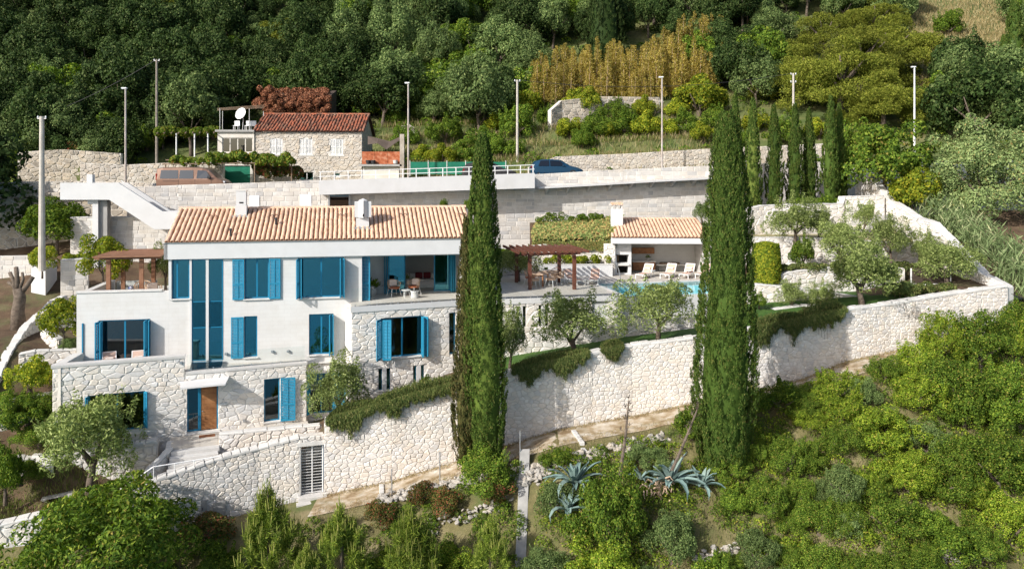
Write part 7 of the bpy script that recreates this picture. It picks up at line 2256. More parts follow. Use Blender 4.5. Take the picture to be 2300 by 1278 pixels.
# ---------------------------------------------------------------- undergrowth and grass over the slopes
def cover(name, label, spots, r, n_leaf, L, W, mat, kind_='stuff', stiff=.6, flat=.6):
    pf = np.array([(x, y, z, rr) for (x, y, z, rr) in spots])
    V, Fc = puff_leaves(pf, n_leaf, L, W, rs, np.array([0, 60, -60]), jitter=.8, stiff=stiff, out_bias=.6)
    o = link(name, np_mesh(name, V, Fc, LM[mat]))
    return tag(o, label, 'undergrowth', kind=kind_)
sp = []
for i in range(900):
    d = 66 + 42 * rs.rand() ** 1.3
    px = rs.uniform(-60, 2360)
    p = hillpos(px, d)
    r_ = row_of(p)
    if 2060 < px < 2270 and r_ < 200: continue
    if d < wood_front(px) - 1 and rs.rand() < .5: continue
    sp.append((p.x, p.y, p.z + .1, rs.uniform(.35, .9)))
cover('undergrowth', 'low green undergrowth between the trees of the hillside', sp, 1, 60000, .22, .12, 'green')
def blades(name, label, n, fn, mat, L=(.3, .7), W=.03, spread=.35, cat='grass'):
    C, Dn, Ls = [], [], []
    for i in range(n):
        q = fn()
        if q is None: continue
        x, y, z = q
        l = rs.uniform(*L)
        dn = unit(np.array([rs.normal() * spread, rs.normal() * spread, 1.0]))
        C.append(np.array([x, y, z]) + dn * l * .45); Dn.append(dn); Ls.append(l)
    C, Dn, Ls = np.array(C), np.array(Dn), np.array(Ls)
    V, Fc = leaf_geo(C, Dn, unit(rs.normal(size=C.shape) * np.array([1, 1, .1])), Ls, np.full(len(C), W))
    return tag(link(name, np_mesh(name, V, Fc, LM[mat])), label, cat, kind='stuff')
def hill_fn(p0, p1, d0, d1, cond=lambda px, r: True):
    def f():
        px, d = rs.uniform(p0, p1), rs.uniform(d0, d1)
        p = hillpos(px, d)
        return (p.x, p.y, p.z) if cond(px, row_of(p)) else None
    return f
blades('dry_grass', 'dry straw coloured grass on the hill terraces', 9000, hill_fn(860, 1650, 66, 82), 'dry', (.4, 1.0), .05)
blades('grass', 'green grass on the hill terraces', 16000, hill_fn(830, 1700, 66, 86), 'grass', (.3, .8), .05)
blades('clearing_grass', 'pale dry grass of the clearing at the top of the hill', 22000, hill_fn(2040, 2330, 84, 118), 'dry', (.3, .8), .06)

# ---------------------------------------------------------------- gardens
def at_foot(key, px, yb, d, wpx, hpx, lab, group=None, rz=None, w0=None, h0=None, which=None):
    p = P(px, yb, d)
    dims = {'olive': (4.2, 3.75), 'lemon': (3.1, 3.4), 'ygtree': (3.7, 4.4), 'gbush': (3.3, 2.75), 'ybush': (3.4, 2.8), 'dbush': (3.4, 2.95), 'grbush': (3.1, 2.5), 'citrus': (3.8, 2.9), 'carob': (9.0, 8.6), 'walnut': (7.0, 5.0), 'redbush': (2.2, 1.7), 'greentree': (5.8, 5.6), 'bigbush': (5.8, 4.6)}[key]
    sx, sz = wpx / F * d / dims[0], hpx / F * d / dims[1]
    return KINDS[key].put(p, (sx, sx, sz), rz, lab, group, which)
at_foot('olive', 200, 1112, 35.9, 255, 225, 'big dense olive tree before the stone base left of the door', which=0, rz=.4)
at_foot('olive', 758, 965, 39.2, 150, 165, 'leaning olive tree before the blue garden door', which=1, rz=1.2)
at_foot('olive', 1144, 842, 40.6, 110, 150, 'thin young olive tree right of the slender cypress', which=2, rz=2.0)
at_foot('olive', 1292, 808, 41.6, 205, 150, 'wide olive tree below the pool terrace windows', which=1, rz=3.4)
at_foot('olive', 1478, 772, 42.3, 180, 150, 'olive tree before the white pool wall', which=0, rz=5.0)
at_foot('olive', 1785, 560, 52.4, 135, 118, 'silvery olive tree before the curved wall of the cypress row', which=2, rz=1.0)
at_foot('olive', 1890, 602, 50.0, 140, 112, 'round olive tree in the middle of the right garden', which=0, rz=2.2)
at_foot('olive', 1940, 525, 55, 75, 72, 'small olive tree before the grey slat gate', which=1, rz=.2)
at_foot('olive', 2002, 600, 50.2, 110, 115, 'olive tree between the slat gate and the boundary wall', which=1, rz=4.0)
at_foot('olive', 1938, 700, 44.6, 205, 165, 'largest olive tree of the right garden above the garden wall', which=2, rz=5.2)
at_foot('olive', 2130, 655, 46.6, 165, 115, 'olive tree beside the dark timber screen at the boundary wall', which=0, rz=3.0)
at_foot('olive', 1782, 702, 45.3, 85, 72, 'small bare branched olive bush beside the wide cypress', which=1, rz=3.3)
at_foot('olive', 1850, 698, 45.4, 72, 66, 'smallest olive bush beside the trailing green mound', which=2, rz=.8)
at_foot('olive', 372, 652, 45.0, 80, 105, 'olive tree between brown pergola and villa', which=1, rz=2.5)
at_foot('olive', 1165, 640, 51.5, 110, 85, 'dark olive tree behind the red pergola', which=0, rz=1.7)
at_foot('olive', 1838, 548, 53.4, 78, 82, 'loose olive tree right of the silvery one before the curved wall', which=1, rz=.5)
at_foot('gbush', 1803, 604, 50.6, 62, 78, 'twiggy shrub between the clipped bush and the round olive')
at_foot('olive', 2078, 606, 50, 95, 88, 'loose olive tree against the boundary wall above the timber screen', which=2, rz=2.9)
at_foot('grbush', 2035, 668, 45.8, 80, 40, 'low grey shrub right of the largest olive tree')
at_foot('ybush', 1985, 640, 47.6, 70, 45, 'yellow green shrub behind the largest olive tree')
at_foot('gbush', 1705, 690, 44.8, 40, 34, 'small shrub beside the wide cypress on the lawn')
at_foot('ygtree', 2048, 512, 57.6, 118, 150, 'bright yellow green fig tree behind the boundary wall')
at_foot('carob', 2225, 520, 57, 285, 275, 'huge rounded carob tree with orange flecks beside the reeds')
at_foot('lemon', 232, 650, 44.6, 105, 128, 'lemon tree behind the brown pergola')
at_foot('lemon', 142, 785, 40.6, 92, 125, 'lemon shrub beside the garden steps')
at_foot('citrus', 68, 880, 38.2, 105, 85, 'rounded yellow green bush beside the stone base')
at_foot('lemon', 95, 620, 47, 70, 70, 'leafy shoots hanging beside the stump tree')
at_foot('greentree', 128, 570, 53, 145, 130, 'green tree growing before the dark wall under the stair bridge')
at_foot('gbush', 60, 965, 37.2, 120, 75, 'green shrub in the shady bed left of the stone base')
at_foot('dbush', 90, 1000, 37.0, 120, 60, 'dark shrub at the shaded foot of the stone base')
at_foot('gbush', 12, 1120, 34.8, 75, 130, 'tall green shrub at the left picture edge')
at_foot('dbush', 20, 945, 37.4, 100, 80, 'dense shrub at the left edge below the winding parapet')
at_foot('dbush', 100, 945, 37.8, 95, 75, 'dense shrub against the corner of the stone base')
at_foot('dbush', 45, 1085, 35.6, 110, 60, 'low dark shrub before the shaded rubble wall')
at_foot('gbush', 955, 875, 40.6, 34, 34, 'small shrub below the right slit window of the stone block')
at_foot('grbush', 160, 800, 40.8, 60, 45, 'low strappy plant under the lemon shrub')
for (px, lab) in ((997, 'dark round shrub between villa roof and parking deck'), (1052, 'dark round shrub beside the slender cypress under the parking deck')):
    at_foot('dbush', px, 476, 53.6, 26, 32, lab)
at_foot('grbush', 1576, 500, 57.5, 40, 50, 'grey green shrub beside the pool house roof')

for i, (px, d) in enumerate(((-235, 52), (-130, 53.5))):  # oaks added at the left edge so the old wall falls in shade
    q = P(px, 0, d)
    KINDS['oak'].put(Vector((q.x, q.y, mid_z(q.x, q.y) - .3)), 1.6, label=('unseen tall dark oak just beyond the left edge, shading the old wall', 'added tall dark oak at the left edge, shading the old wall')[i])

def hedge(label, fr, u0, u1, v0, v1, z0, z1, mat, n, L=.11, W=.06, name='hedge', seed=1, bump=.12):
    r_ = np.random.RandomState(seed)
    k = int(max(6, (u1 - u0) * (v1 - v0 + z1 - z0) * 5))
    pf = []
    for i in range(k):
        pf.append((r_.uniform(u0, u1), r_.uniform(v0, v1), z0 + (z1 - z0) * r_.uniform(.35, .85), .25 * r_.uniform(.7, 1.3)))
    V, Fc = puff_leaves(np.array(pf), n, L, W, r_, np.array([(u0 + u1) / 2, (v0 + v1) / 2, z0 - 1]), stiff=.6)
    t = thing(name, label, 'hedge', fr.w((u0 + u1) / 2, (v0 + v1) / 2, z0), fr.a)
    link('foliage', np_mesh('foliage', V, Fc, LM[mat]), t, fr)
    st = MB()
    for i in range(max(3, int((u1 - u0) * 1.5))):
        x, y = r_.uniform(u0, u1), (v0 + v1) / 2
        st.tube([(x, y, z0 - .1), (x + r_.uniform(-.1, .1), y, z0 + (z1 - z0) * .7)], [.025, .01], 5)
    link('stems', st.mesh('stems', M['bark']), t, fr)
    return t
hedge('clipped hedge in the long white planter behind the pergola', PLf, .1, pe - .1, .25, 1.1, 6.62, 7.25, 'citrus', 5200, name='planter_hedge', seed=2)
G0 = Fr(0, 0, 0)
def hz_(label, px0, px1, d0, d1, z0, z1, mat, n, **k):
    return hedge(label, G0, P(px0, 0, d0).x, P(px1, 0, d0).x, d0, d1, z0, z1, mat, n, **k)
hz_('low dark hedge at the foot of the retaining wall above the ivy', 1205, 1355, 58.2, 59.4, 9.1, 9.95, 'green', 5000, seed=3)
hz_('trailing grey hedge on the terrace wall of the right garden', 1752, 1888, 48.6, 49.6, 6.75, 7.25, 'rosemary', 6000, seed=4, name='trailing_hedge')
hz_('low green hedge along the boundary corner of the garden wall', 2010, 2150, 45.0, 46.0, 5.9, 6.5, 'rosemary', 5000, seed=5)
hz_('low green planting under the tree before the pergola terrace', 1112, 1160, 52.4, 53.4, 6.6, 8.0, 'green', 3500, seed=6)
hz_('shrubs in the bed of the small cypress row', 1790, 1910, 57.9, 58.6, 10.5, 11.1, 'green', 3600, seed=7)
hz_('low planting on the ashlar wall beside the lemon tree', 145, 200, 46.9, 47.6, 7.7, 8.0, 'citrus', 2200, seed=8)
hz_('hedge below the long terrace wall beside the boundary wall', 1980, 2110, 48.9, 49.8, 6.8, 7.3, 'rosemary', 4000, seed=9)
# clipped cylinder bush
r_ = np.random.RandomState(5)
n = 7000
a = r_.uniform(0, 6.28, n); zz = r_.uniform(0, 1, n)
R0, h0 = 32 / F * 49, 90 / F * 49
top = r_.rand(n) < .25
rad = np.where(top, R0 * np.sqrt(r_.rand(n)), R0 * (1 - .08 * r_.rand(n))) * (1 - .15 * np.where(top, 1, zz) ** 4)
C = np.stack([np.cos(a) * rad, np.sin(a) * rad, np.where(top, h0 * (1 - .12 * (rad / R0) ** 2), zz * h0 * .95)], 1)
Nn = unit(np.stack([np.cos(a) * np.where(top, .3, 1), np.sin(a) * np.where(top, .3, 1), np.where(top, 1.0, .1)], 1) + .45 * r_.normal(size=(n, 3)))
D = np.cross(Nn, r_.normal(size=(n, 3)))
cb0 = P(1721, 634, 48.6)
cbt = thing('clipped_bush', 'clipped cylindrical bush beside the wide tall cypress', 'bush', cb0)
link('foliage', np_mesh('foliage', *leaf_geo(C, D, Nn, np.full(n, .15), np.full(n, .09), .1), LM['citrus']), cbt, Matrix.Translation(cb0))
MB().lathe([(R0 * .9, .05), (R0 * .92, h0 * .8), (R0 * .6, h0 * .92), (.05, h0 * .93)], 14, cb0).build('inner_foliage', LM['green'], cbt)
# ivy on the bank
n = 16000
uu, vv = r_.rand(n), r_.rand(n) ** .9
pA, pB, pC, pD = P(1196, 543, 55.2), P(1386, 541, 55.2), P(1394, 492, 59), P(1200, 508, 58.6)
A_, B_, C_, D_ = [np.array(q) for q in (pA, pB, pC, pD)]
pos = (A_ * (1 - uu)[:, None] + B_ * uu[:, None]) * (1 - vv)[:, None] + (D_ * (1 - uu)[:, None] + C_ * uu[:, None]) * vv[:, None]
pos += r_.normal(size=(n, 3)) * np.array([.08, .08, .07]); pos[:, 2] += .16 + .08 * noise2(pos[:, 0], pos[:, 1], 3)
fall = r_.rand(n) < .26
pos[fall] = (A_ * (1 - uu)[:, None] + B_ * uu[:, None])[fall] + np.stack([np.zeros(fall.sum()), np.full(fall.sum(), -.08), -.6 * r_.rand(fall.sum()) * (1 + noise2(pos[fall, 0], 0 * pos[fall, 0], 2.2))], 1)
Nn = unit(np.array([0, -.6, .8]) + .5 * r_.normal(size=(n, 3)))
iv = thing('ivy', 'variegated yellow ivy spread over the bank beside the pool house', 'ivy', pA)
link('leaves', np_mesh('leaves', *leaf_geo(pos, np.cross(Nn, r_.normal(size=(n, 3))), Nn, np.full(n, .17), np.full(n, .13), .1), LM['ivy']), iv)
MB().tube([pA + Vector((.2, .3, .05)), (pA + pC) / 2, pC], .02, 5).build('stem', M['bark'], iv)

# rosemary hanging over the garden wall
def wall_at(px):
    """Point on the top of the garden wall for a picture column."""
    for (a, b) in zip(GW, GW[1:]):
        if a[0] <= px <= b[0]:
            t = (px - a[0]) / (b[0] - a[0])
            d = a[3] + (b[3] - a[3]) * t
            return P(px, a[1] + (b[1] - a[1]) * t, d)
    return P(px, 950, 38)
def drape(label, px0, px1, drop, n, seed, back=.8, up=.35, mat='rosemary'):
    r_ = np.random.RandomState(seed)
    t = r_.rand(n)
    px = px0 + (px1 - px0) * t
    W_ = np.array([wall_at(q) for q in px])
    prof = np.interp(t, np.linspace(0, 1, len(drop)), drop)
    wx = t * (px1 - px0)
    lob = .62 + .22 * np.sin(wx / 11.0 + seed) + .16 * np.sin(wx / 3.1 + 2 * seed) + .12 * np.sin(wx / 1.3)
    s = r_.uniform(-1, 1, n)
    hang = s > -.15
    sag = np.where(hang, (s + .15) / 1.15, 0) ** 1.2 * prof * lob
    edge = np.sin(np.pi * np.clip(t, .02, .98)) ** .5
    yb = np.where(hang, -.08 - .2 * r_.rand(n) - .12 * np.sin(np.pi * np.clip((s + .15) / 1.15, 0, 1)), back * (-s - .15) / .85 * r_.rand(n))
    C = W_ + np.stack([r_.normal(size=n) * .05, yb, np.where(hang, .24 - sag, .17 + up * edge * r_.rand(n) * .9)], 1)
    D = unit(np.where(hang[:, None], np.array([0, -.25, -1.0]), np.array([0, -.2, 1.0])) + .5 * r_.normal(size=(n, 3)))
    Nn = unit(np.array([0, -1, .4]) + .7 * r_.normal(size=(n, 3)))
    th = thing('trailing_rosemary', label, 'rosemary', wall_at((px0 + px1) / 2))
    link('foliage', np_mesh('foliage', *leaf_geo(C, D, Nn, np.full(n, .19) * r_.uniform(.6, 1.5, n), np.full(n, .03)), LM[mat]), th)
    st = MB()
    for q in range(14):
        w = wall_at(px0 + (px1 - px0) * (q + .5) / 14)
        dz = float(np.interp((q + .5) / 14, np.linspace(0, 1, len(drop)), drop)) * .8
        st.tube([w + Vector((0, .3, .05)), w + Vector((0, -.14, .08)), w + Vector((.04, -.16, -dz))], [.02, .016, .006], 4)
    st.build('stems', M['bark'], th)
drape('rosemary hanging in a long beard beside the barred gate', 738, 832, [.4, 1.3, 1.45, 1.0, .6], 7500, 90, 1.2, .45)
drape('broad green rosemary mound hanging below the slit windows', 832, 1022, [.6, .7, 1.1, .7, .5, .9, .5], 15000, 91, 1.4, .45)
drape('rosemary hanging over the wall under the thin young olive', 1152, 1322, [.4, 1.2, .8, .7, 1.1, 1.3, .4], 13500, 92, 1.0, .3)
drape('small round rosemary cushion on the wall before the lawn', 1352, 1398, [.35, .75, .8, .3], 4500, 93, .7, .4)
drape('rosemary curtain on the wall right of the wide cypress', 1696, 1806, [1.3, 1.2, .5, 1.35, .6], 9000, 94, 1.0, .45)
drape('dark rosemary mound with a pointed beard on the wall', 1806, 1896, [.5, .9, 1.6, .8, .4], 9000, 95, 1.2, .6)

# reeds
n = 3800
px = r_.uniform(2088, 2285, n)
t = r_.rand(n)
x = np.interp(t, [0, 1], [29.6, 34.0]); yv = r_.uniform(45.5, 60, n)
C, Dn, Ls = [], [], []
for i in range(n):
    xx = 28.6 + 2.6 * r_.rand() + (60 - yv[i]) * .05
    z = float(np.interp(yv[i], [44, 49, 54, 60], [4.6, 6.6, 8.4, 10.4]))
    h = r_.uniform(.2, 2.3)
    az = r_.uniform(0, 6.28)
    dn = unit(np.array([math.cos(az) * .8 - .25, math.sin(az) * .8 - .2, .8 + r_.normal() * .3]))
    l = r_.uniform(.5, .95)
    C.append((xx, yv[i], z + h)); Dn.append(dn); Ls.append(l)
rd_ = thing('reed_thicket', 'thicket of grey green giant reeds outside the boundary wall', 'reeds', (31, 52, 7))
link('blades', np_mesh('blades', *leaf_geo(np.array(C), np.array(Dn), unit(r_.normal(size=(n, 3)) + np.array([0, -.5, .8])), np.array(Ls), np.full(n, .075), .1), LM['reed']), rd_)
cn_ = MB()
for i in range(70):
    yy = r_.uniform(45.5, 60); xx = 28.7 + 2.4 * r_.rand()
    z = float(np.interp(yy, [44, 49, 54, 60], [4.6, 6.6, 8.4, 10.4]))
    cn_.tube([(xx, yy, z - .3), (xx + r_.uniform(-.2, .2), yy, z + r_.uniform(1.4, 2.5))], [.018, .008], 4)
cn_.build('canes', LM['reed'], rd_)

# ---------------------------------------------------------------- below the wall
def slope_at(px, py):
    """Where the sight line meets the ground below the wall."""
    d, st = 46.0, .5
    while d > 22:
        p = P(px, py, d)
        if p.y < wl(p.x) and p.z >= float(low_z(p.x, d)):
            if st < .1: return p
            d += st; st *= .25
        d -= st
    return P(px, py, 30)
def bush(key, px, yb, wpx, hpx, lab, group=None, which=None):
    p = slope_at(px, yb)
    p = p - Vector((0, 0, .15))
    dd = p.y
    return at_foot(key, px, HY + (CZ - p.z) * F / dd, dd, wpx, hpx, lab, group, which=which)
at_foot('walnut', 225, 1345, 31.0, 470, 235, 'large drooping pinnate leaved shrub filling the bottom left corner')
# young pines with candles
kd = kind('ypine', 'young_pine', 'tree')
for sd in (100, 101):
    r2 = np.random.RandomState(sd)
    parts, tips = [], []
    tb = MB(); tb.tube([(0, 0, -.4), (.05, 0, 1.2), (0, .05, 2.4)], [.09, .06, .02], 7)
    for b in range(70):
        t = r2.rand() ** .8
        a = r2.uniform(0, 6.28); rr = 1.25 * (1 - t) ** .6 * math.sqrt(r2.uniform(.25, 1))
        tips.append((math.cos(a) * rr, math.sin(a) * rr, .35 + 2.0 * t + .1 * r2.normal()))
    for (tx, ty, tz_) in tips:
        n = 150
        s = r2.rand(n)
        ax = unit(np.array([tx * .5, ty * .5, .9]))
        C = np.array([tx, ty, tz_]) - ax * .55 + ax * s[:, None] * .6 + r2.normal(size=(n, 3)) * .05
        D = unit(ax * .8 + r2.normal(size=(n, 3)) * .8)
        parts.append(leaf_geo(C + D * .08, D, unit(r2.normal(size=(n, 3))), np.full(n, .20), np.full(n, .022)))
    t_ = kd.make(tb, cat_geo(parts), LM['youngpine'], crown='needles')
    cm = MB()
    for (tx, ty, tz_) in tips:
        if tz_ > .9 or r2.rand() < .5:
            for q in range(r2.randint(1, 4)):
                ox, oy, l = r2.normal() * .06, r2.normal() * .06, r2.uniform(.18, .42)
                cm.tube([(tx + ox, ty + oy, tz_), (tx + ox * 1.6, ty + oy * 1.6, tz_ + l)], [.018, .008], 4)
    link('candles', cm.mesh('candles', LM['candle']), t_)['kind'] = 'stuff'
def ypine(px, yb, w, h, d, lab, which):
    p = P(px, yb, d)
    sx, sz = w / F * d / 2.9, h / F * d / 2.85
    KINDS['ypine'].put(p, (sx, sx, sz), None, lab, 'young pines', which)
ypine(605, 1300, 200, 235, 32.2, 'young pine with tall pale candles, nearest the grey hatch', 0)
ypine(765, 1310, 185, 195, 31.8, 'young pine second from the barred gate along the bottom edge', 1)
ypine(925, 1320, 190, 205, 31.6, 'young pine in the middle of the bottom edge among yellow oleander', 0)
ypine(1102, 1290, 120, 150, 32.0, 'smallest young pine beside the slope wall', 1)
ypine(165, 1205, 170, 110, 33.0, 'young pine with candles behind the drooping shrub', 0)
ypine(690, 1330, 120, 120, 31.0, 'young pine low in the gap at the bottom edge', 1)
LOW = [('dbush', 1090, 1108, 155, 120, 'dark shrub wrapped round the foot of the slender cypress'), ('redbush', 1000, 1150, 80, 65, 'red flecked shrub below the path near the slope wall'), ('redbush', 1120, 1118, 90, 60, 'red flecked shrub beside the top of the slope wall'), ('redbush', 855, 1175, 80, 60, 'red flecked shrub between two young pines'), ('redbush', 950, 1128, 70, 55, 'red flecked shrub under the white rocks'), ('redbush', 465, 1215, 130, 70, 'brownish shrub below the meter cabinet'),
       ('ybush', 850, 1320, 130, 90, 'yellow oleander bush at the bottom edge between two pines'), ('ybush', 1020, 1320, 140, 100, 'yellow oleander bush at the bottom edge beside the smallest pine'), ('gbush', 490, 1320, 120, 110, 'dark green bush in the bottom gap beside the drooping shrub'),
       ('dbush', 1372, 1245, 190, 215, 'large dense olive green bush before the agaves'), ('ybush', 1345, 1330, 190, 130, 'yellow green bush at the bottom edge below the dense bush'), ('grbush', 1510, 1260, 130, 130, 'grey green bush right of the large dense bush'), ('grbush', 1225, 1310, 130, 90, 'pale grey green bush at the bottom edge beside the slope wall'), ('grbush', 1440, 1320, 90, 70, 'low grey shrub at the bottom edge'), ('gbush', 1250, 1045, 75, 45, 'bright green bush beside the path and agaves'), ('gbush', 1555, 985, 90, 80, 'green bush with flower stalk before the wide cypress'), ('grbush', 1255, 1160, 110, 90, 'low yellowish bush beside the slope wall'), ('grbush', 1450, 1050, 110, 60, 'grey scrub behind the dead flower stalk'), ('dbush', 1640, 1075, 110, 70, 'brown green scrub at the foot of the wide cypress'),
       ('gbush', 1760, 930, 170, 110, 'bush in the shadow of the wide cypress beside the path'), ('ybush', 1880, 905, 190, 110, 'bright climbing shrub below the pointed rosemary beard'), ('ybush', 1900, 965, 210, 100, 'bright broad leaved shrub second below the path'), ('ybush', 1985, 1010, 240, 130, 'brightest yellow green shrub in the middle of the right slope'), ('ybush', 2030, 1090, 220, 120, 'yellow green shrub below the brightest one'), ('dbush', 1770, 1060, 170, 130, 'dark rounded shrub right of the wide cypress foot'), ('grbush', 1895, 1130, 150, 120, 'silvery shrub in the middle of the right slope'), ('dbush', 2150, 930, 260, 190, 'tall dark shrub against the garden wall'), ('dbush', 2200, 830, 240, 190, 'tall shrub reaching up to the corner of the garden wall'), ('ybush', 2060, 850, 170, 120, 'yellow shrub climbing the garden wall'), ('dbush', 2260, 950, 240, 200, 'dark shrub at the right edge below the wall corner'), ('dbush', 2240, 1100, 260, 200, 'dark shrub at the right edge in mid slope'), ('dbush', 2120, 1120, 220, 150, 'olive green shrub right of the yellow ones'), ('dbush', 1720, 1150, 180, 120, 'dark green shrub low on the slope under the wide cypress'), ('dbush', 1840, 1200, 180, 120, 'mossy green shrub low in the middle of the right slope'), ('dbush', 1990, 1190, 220, 130, 'dark green shrub low under the yellow shrubs'), ('grbush', 1700, 1270, 170, 110, 'grey green shrub at the bottom edge under the wide cypress'), ('dbush', 1830, 1310, 190, 130, 'dark shrub at the bottom edge of the right slope'), ('dbush', 2000, 1310, 200, 130, 'olive shrub at the bottom edge before the white rocks'), ('gbush', 2140, 1260, 200, 120, 'green shrub above the white rocks of the bottom corner'), ('ybush', 2270, 1220, 200, 150, 'yellow green shrub in the bottom right corner'), ('gbush', 1610, 1330, 130, 90, 'green shrub at the bottom edge left of the white rocks'), ('dbush', 2290, 800, 130, 150, 'dark shrub outside the corner of the garden wall')]
for (k_, px, yb, w, h, lab) in LOW:
    if px > 1650 and w >= 150:
        bush(k_, px, yb, int(w * .72), int(h * .8), lab)
        for sd, dx in (('left', -.36), ('right', .36)):
            k2 = RNG.choice(['dbush', 'dbush', 'ybush', 'grbush', 'gbush'])
            bush(k2, px + dx * w * RNG.uniform(.8, 1.15), yb + h * RNG.uniform(-.12, .16), int(w * RNG.uniform(.4, .55)), int(h * RNG.uniform(.45, .7)), 'smaller bush %s of the %s' % (sd, lab))
    else:
        bush(k_, px, yb, w, h, lab)
def low_spots(n, x0, x1, s0, s1, r0, r1, thin=None):
    sp = []
    for i in range(n):
        x = rs.uniform(x0, x1); y = wl(x) - path_w(x) - rs.uniform(s0, s1)
        z = float(low_z(x, y))
        px, py = CX + x / y * F, HY + (CZ - z) / y * F
        if py > 1360 or px < -80 or px > 2380: continue
        if 1540 < px < 1680 and py > 1190 and rs.rand() < .8: continue
        sp.append((x, y, z + .05, rs.uniform(r0, r1)))
    return sp
sp = low_spots(1500, 1.2, 28, .5, 12, .2, .55)
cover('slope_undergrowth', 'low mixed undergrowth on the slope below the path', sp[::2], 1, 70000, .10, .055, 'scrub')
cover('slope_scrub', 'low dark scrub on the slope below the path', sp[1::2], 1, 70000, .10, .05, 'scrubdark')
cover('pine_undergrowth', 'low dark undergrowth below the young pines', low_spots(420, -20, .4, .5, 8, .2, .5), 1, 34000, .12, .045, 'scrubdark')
def low_fn():
    x = rs.uniform(1, 28); y = wl(x) - path_w(x) - rs.uniform(.3, 11)
    return (x, y, float(low_z(x, y)))
def edge_fn():
    x = rs.uniform(-9, 23); s = rs.choice([rs.uniform(0, .4), rs.uniform(1.5, 2.6)])
    y = wl(x) - s
    return (x, y, float(low_z(x, y)))
blades('path_grass', 'dry grass along both edges of the path', 9000, edge_fn, 'dry', (.05, .22), .02, .6)
blades('slope_grass', 'green grass between the shrubs of the slope', 12000, low_fn, 'grass', (.15, .45), .025)
def corner_fn():
    x, y = rs.uniform(-26, -17.5), rs.uniform(34.0, 37.0)
    return (x, y, mid_z(x, y))
blades('corner_grass', 'dark green grass in the shade below the big olive', 5000, corner_fn, 'grass', (.15, .4), .03)

# ---------------------------------------------------------------- agaves, flower stalks, stump, rocks, vines
def agave(label, px, py, d, s, n, seed, tilt=0):
    r2 = np.random.RandomState(seed)
    base = P(px, py, d)
    t = thing('agave', label, 'agave', base)
    for i in range(n):
        a = 2.4 * i + r2.uniform(-.2, .2)
        el = math.radians(18 + 62 * (i / n) + r2.uniform(-6, 6))
        L = s * (1.0 - .3 * i / n) * r2.uniform(.6, 1.2)
        bend = r2.uniform(.4, 1.8)
        a += r2.normal() * .25
        w = .08 * s
        pts = []
        for k in range(6):
            q = k / 5
            e2 = el - (1.35 if i < n * .6 else .45) * q * q * bend
            prev = pts[-1] if pts else Vector((math.cos(a) * .06, math.sin(a) * .06, 0))
            st = L / 5
            pts.append(prev + Vector((math.cos(a) * math.cos(e2), math.sin(a) * math.cos(e2), math.sin(e2))) * (st if k else 0))
        side = Vector((-math.sin(a), math.cos(a), 0))
        vs, fs = [], []
        for k, p in enumerate(pts):
            ww = w * (.75, 1, 1.05, .85, .5, .03)[k]
            up = Vector((0, 0, .05 * s * (1 - k / 5)))
            vs += [p - side * ww + up, p - up * .3, p + side * ww + up, p - Vector((0, 0, .035 * s))]
        for k in range(5):
            o = k * 4
            for j in range(4):
                fs.append((o + j, o + (j + 1) % 4, o + 4 + (j + 1) % 4, o + 4 + j))
        MB().add(vs, fs).build('leaf', LM['agave'], t, Matrix.Translation(base))
    return base
agave('large blue agave with curling leaves left of the dense bush', 1290, 1085, 34.6, 1.55, 24, 110)
agave('blue agave drooping down the slope below the large one', 1275, 1145, 33.6, 1.3, 16, 111)
b0 = agave('large blue agave at the foot of the leaning flower stalk', 1505, 1082, 35.2, 1.7, 26, 112)
agave('smaller blue agave right of the leaning flower stalk', 1575, 1090, 35.2, 1.15, 18, 113)
agave('young blue agave shoot beside the dead leaf skirt', 1440, 1075, 35.5, .8, 10, 114)
sk = thing('dead_agave_skirt', 'heap of dry curled leaves at the foot of the leaning flower stalk', 'dead leaves', P(1478, 1100, 34.9))
r2 = np.random.RandomState(4)
for i in range(40):
    c = P(1478 + r2.normal() * 22, 1098 + r2.normal() * 10, 34.9)
    a = r2.uniform(0, 6.28)
    MB().tube([c, c + Vector((math.cos(a) * .2, math.sin(a) * .2, .1)), c + Vector((math.cos(a) * .38, math.sin(a) * .3, -.12))], [.035, .03, .008], 5).build('dry_leaf', M['rope'], sk)
def stalk(label, foot, top, d, seed):
    r2 = np.random.RandomState(seed)
    a, b = P(*foot, d), P(*top, d + .3)
    t = thing('flower_stalk', label, 'flower stalk', a)
    MB().tube([a, (a + b) / 2 + Vector((.04, 0, 0)), b], [.085, .065, .03], 7).build('stem', M['bark'], t)
    for i in range(12):
        q = .35 + .65 * i / 11
        p = a + (b - a) * q
        an = i * 2.4
        e = p + Vector((math.cos(an) * .38 * (1.15 - q), math.sin(an) * .38 * (1.15 - q), .16))
        MB().tube([p, e], [.016, .01], 5).build('branch', M['palebark'], t)
        h = MB()
        for k in range(7):
            o = Vector(r2.normal(size=3) * .06)
            h.tube([e, e + o + Vector((0, 0, .06))], [.008, .012], 4)
        h.build('seed_head', M['roomdark'], t)
stalk('upright dead agave flower stalk before the garden wall', (1392, 1068), (1412, 903), 35.2, 1)
stalk('leaning dead agave flower stalk beside the wide cypress', (1492, 1095), (1568, 915), 35.0, 2)
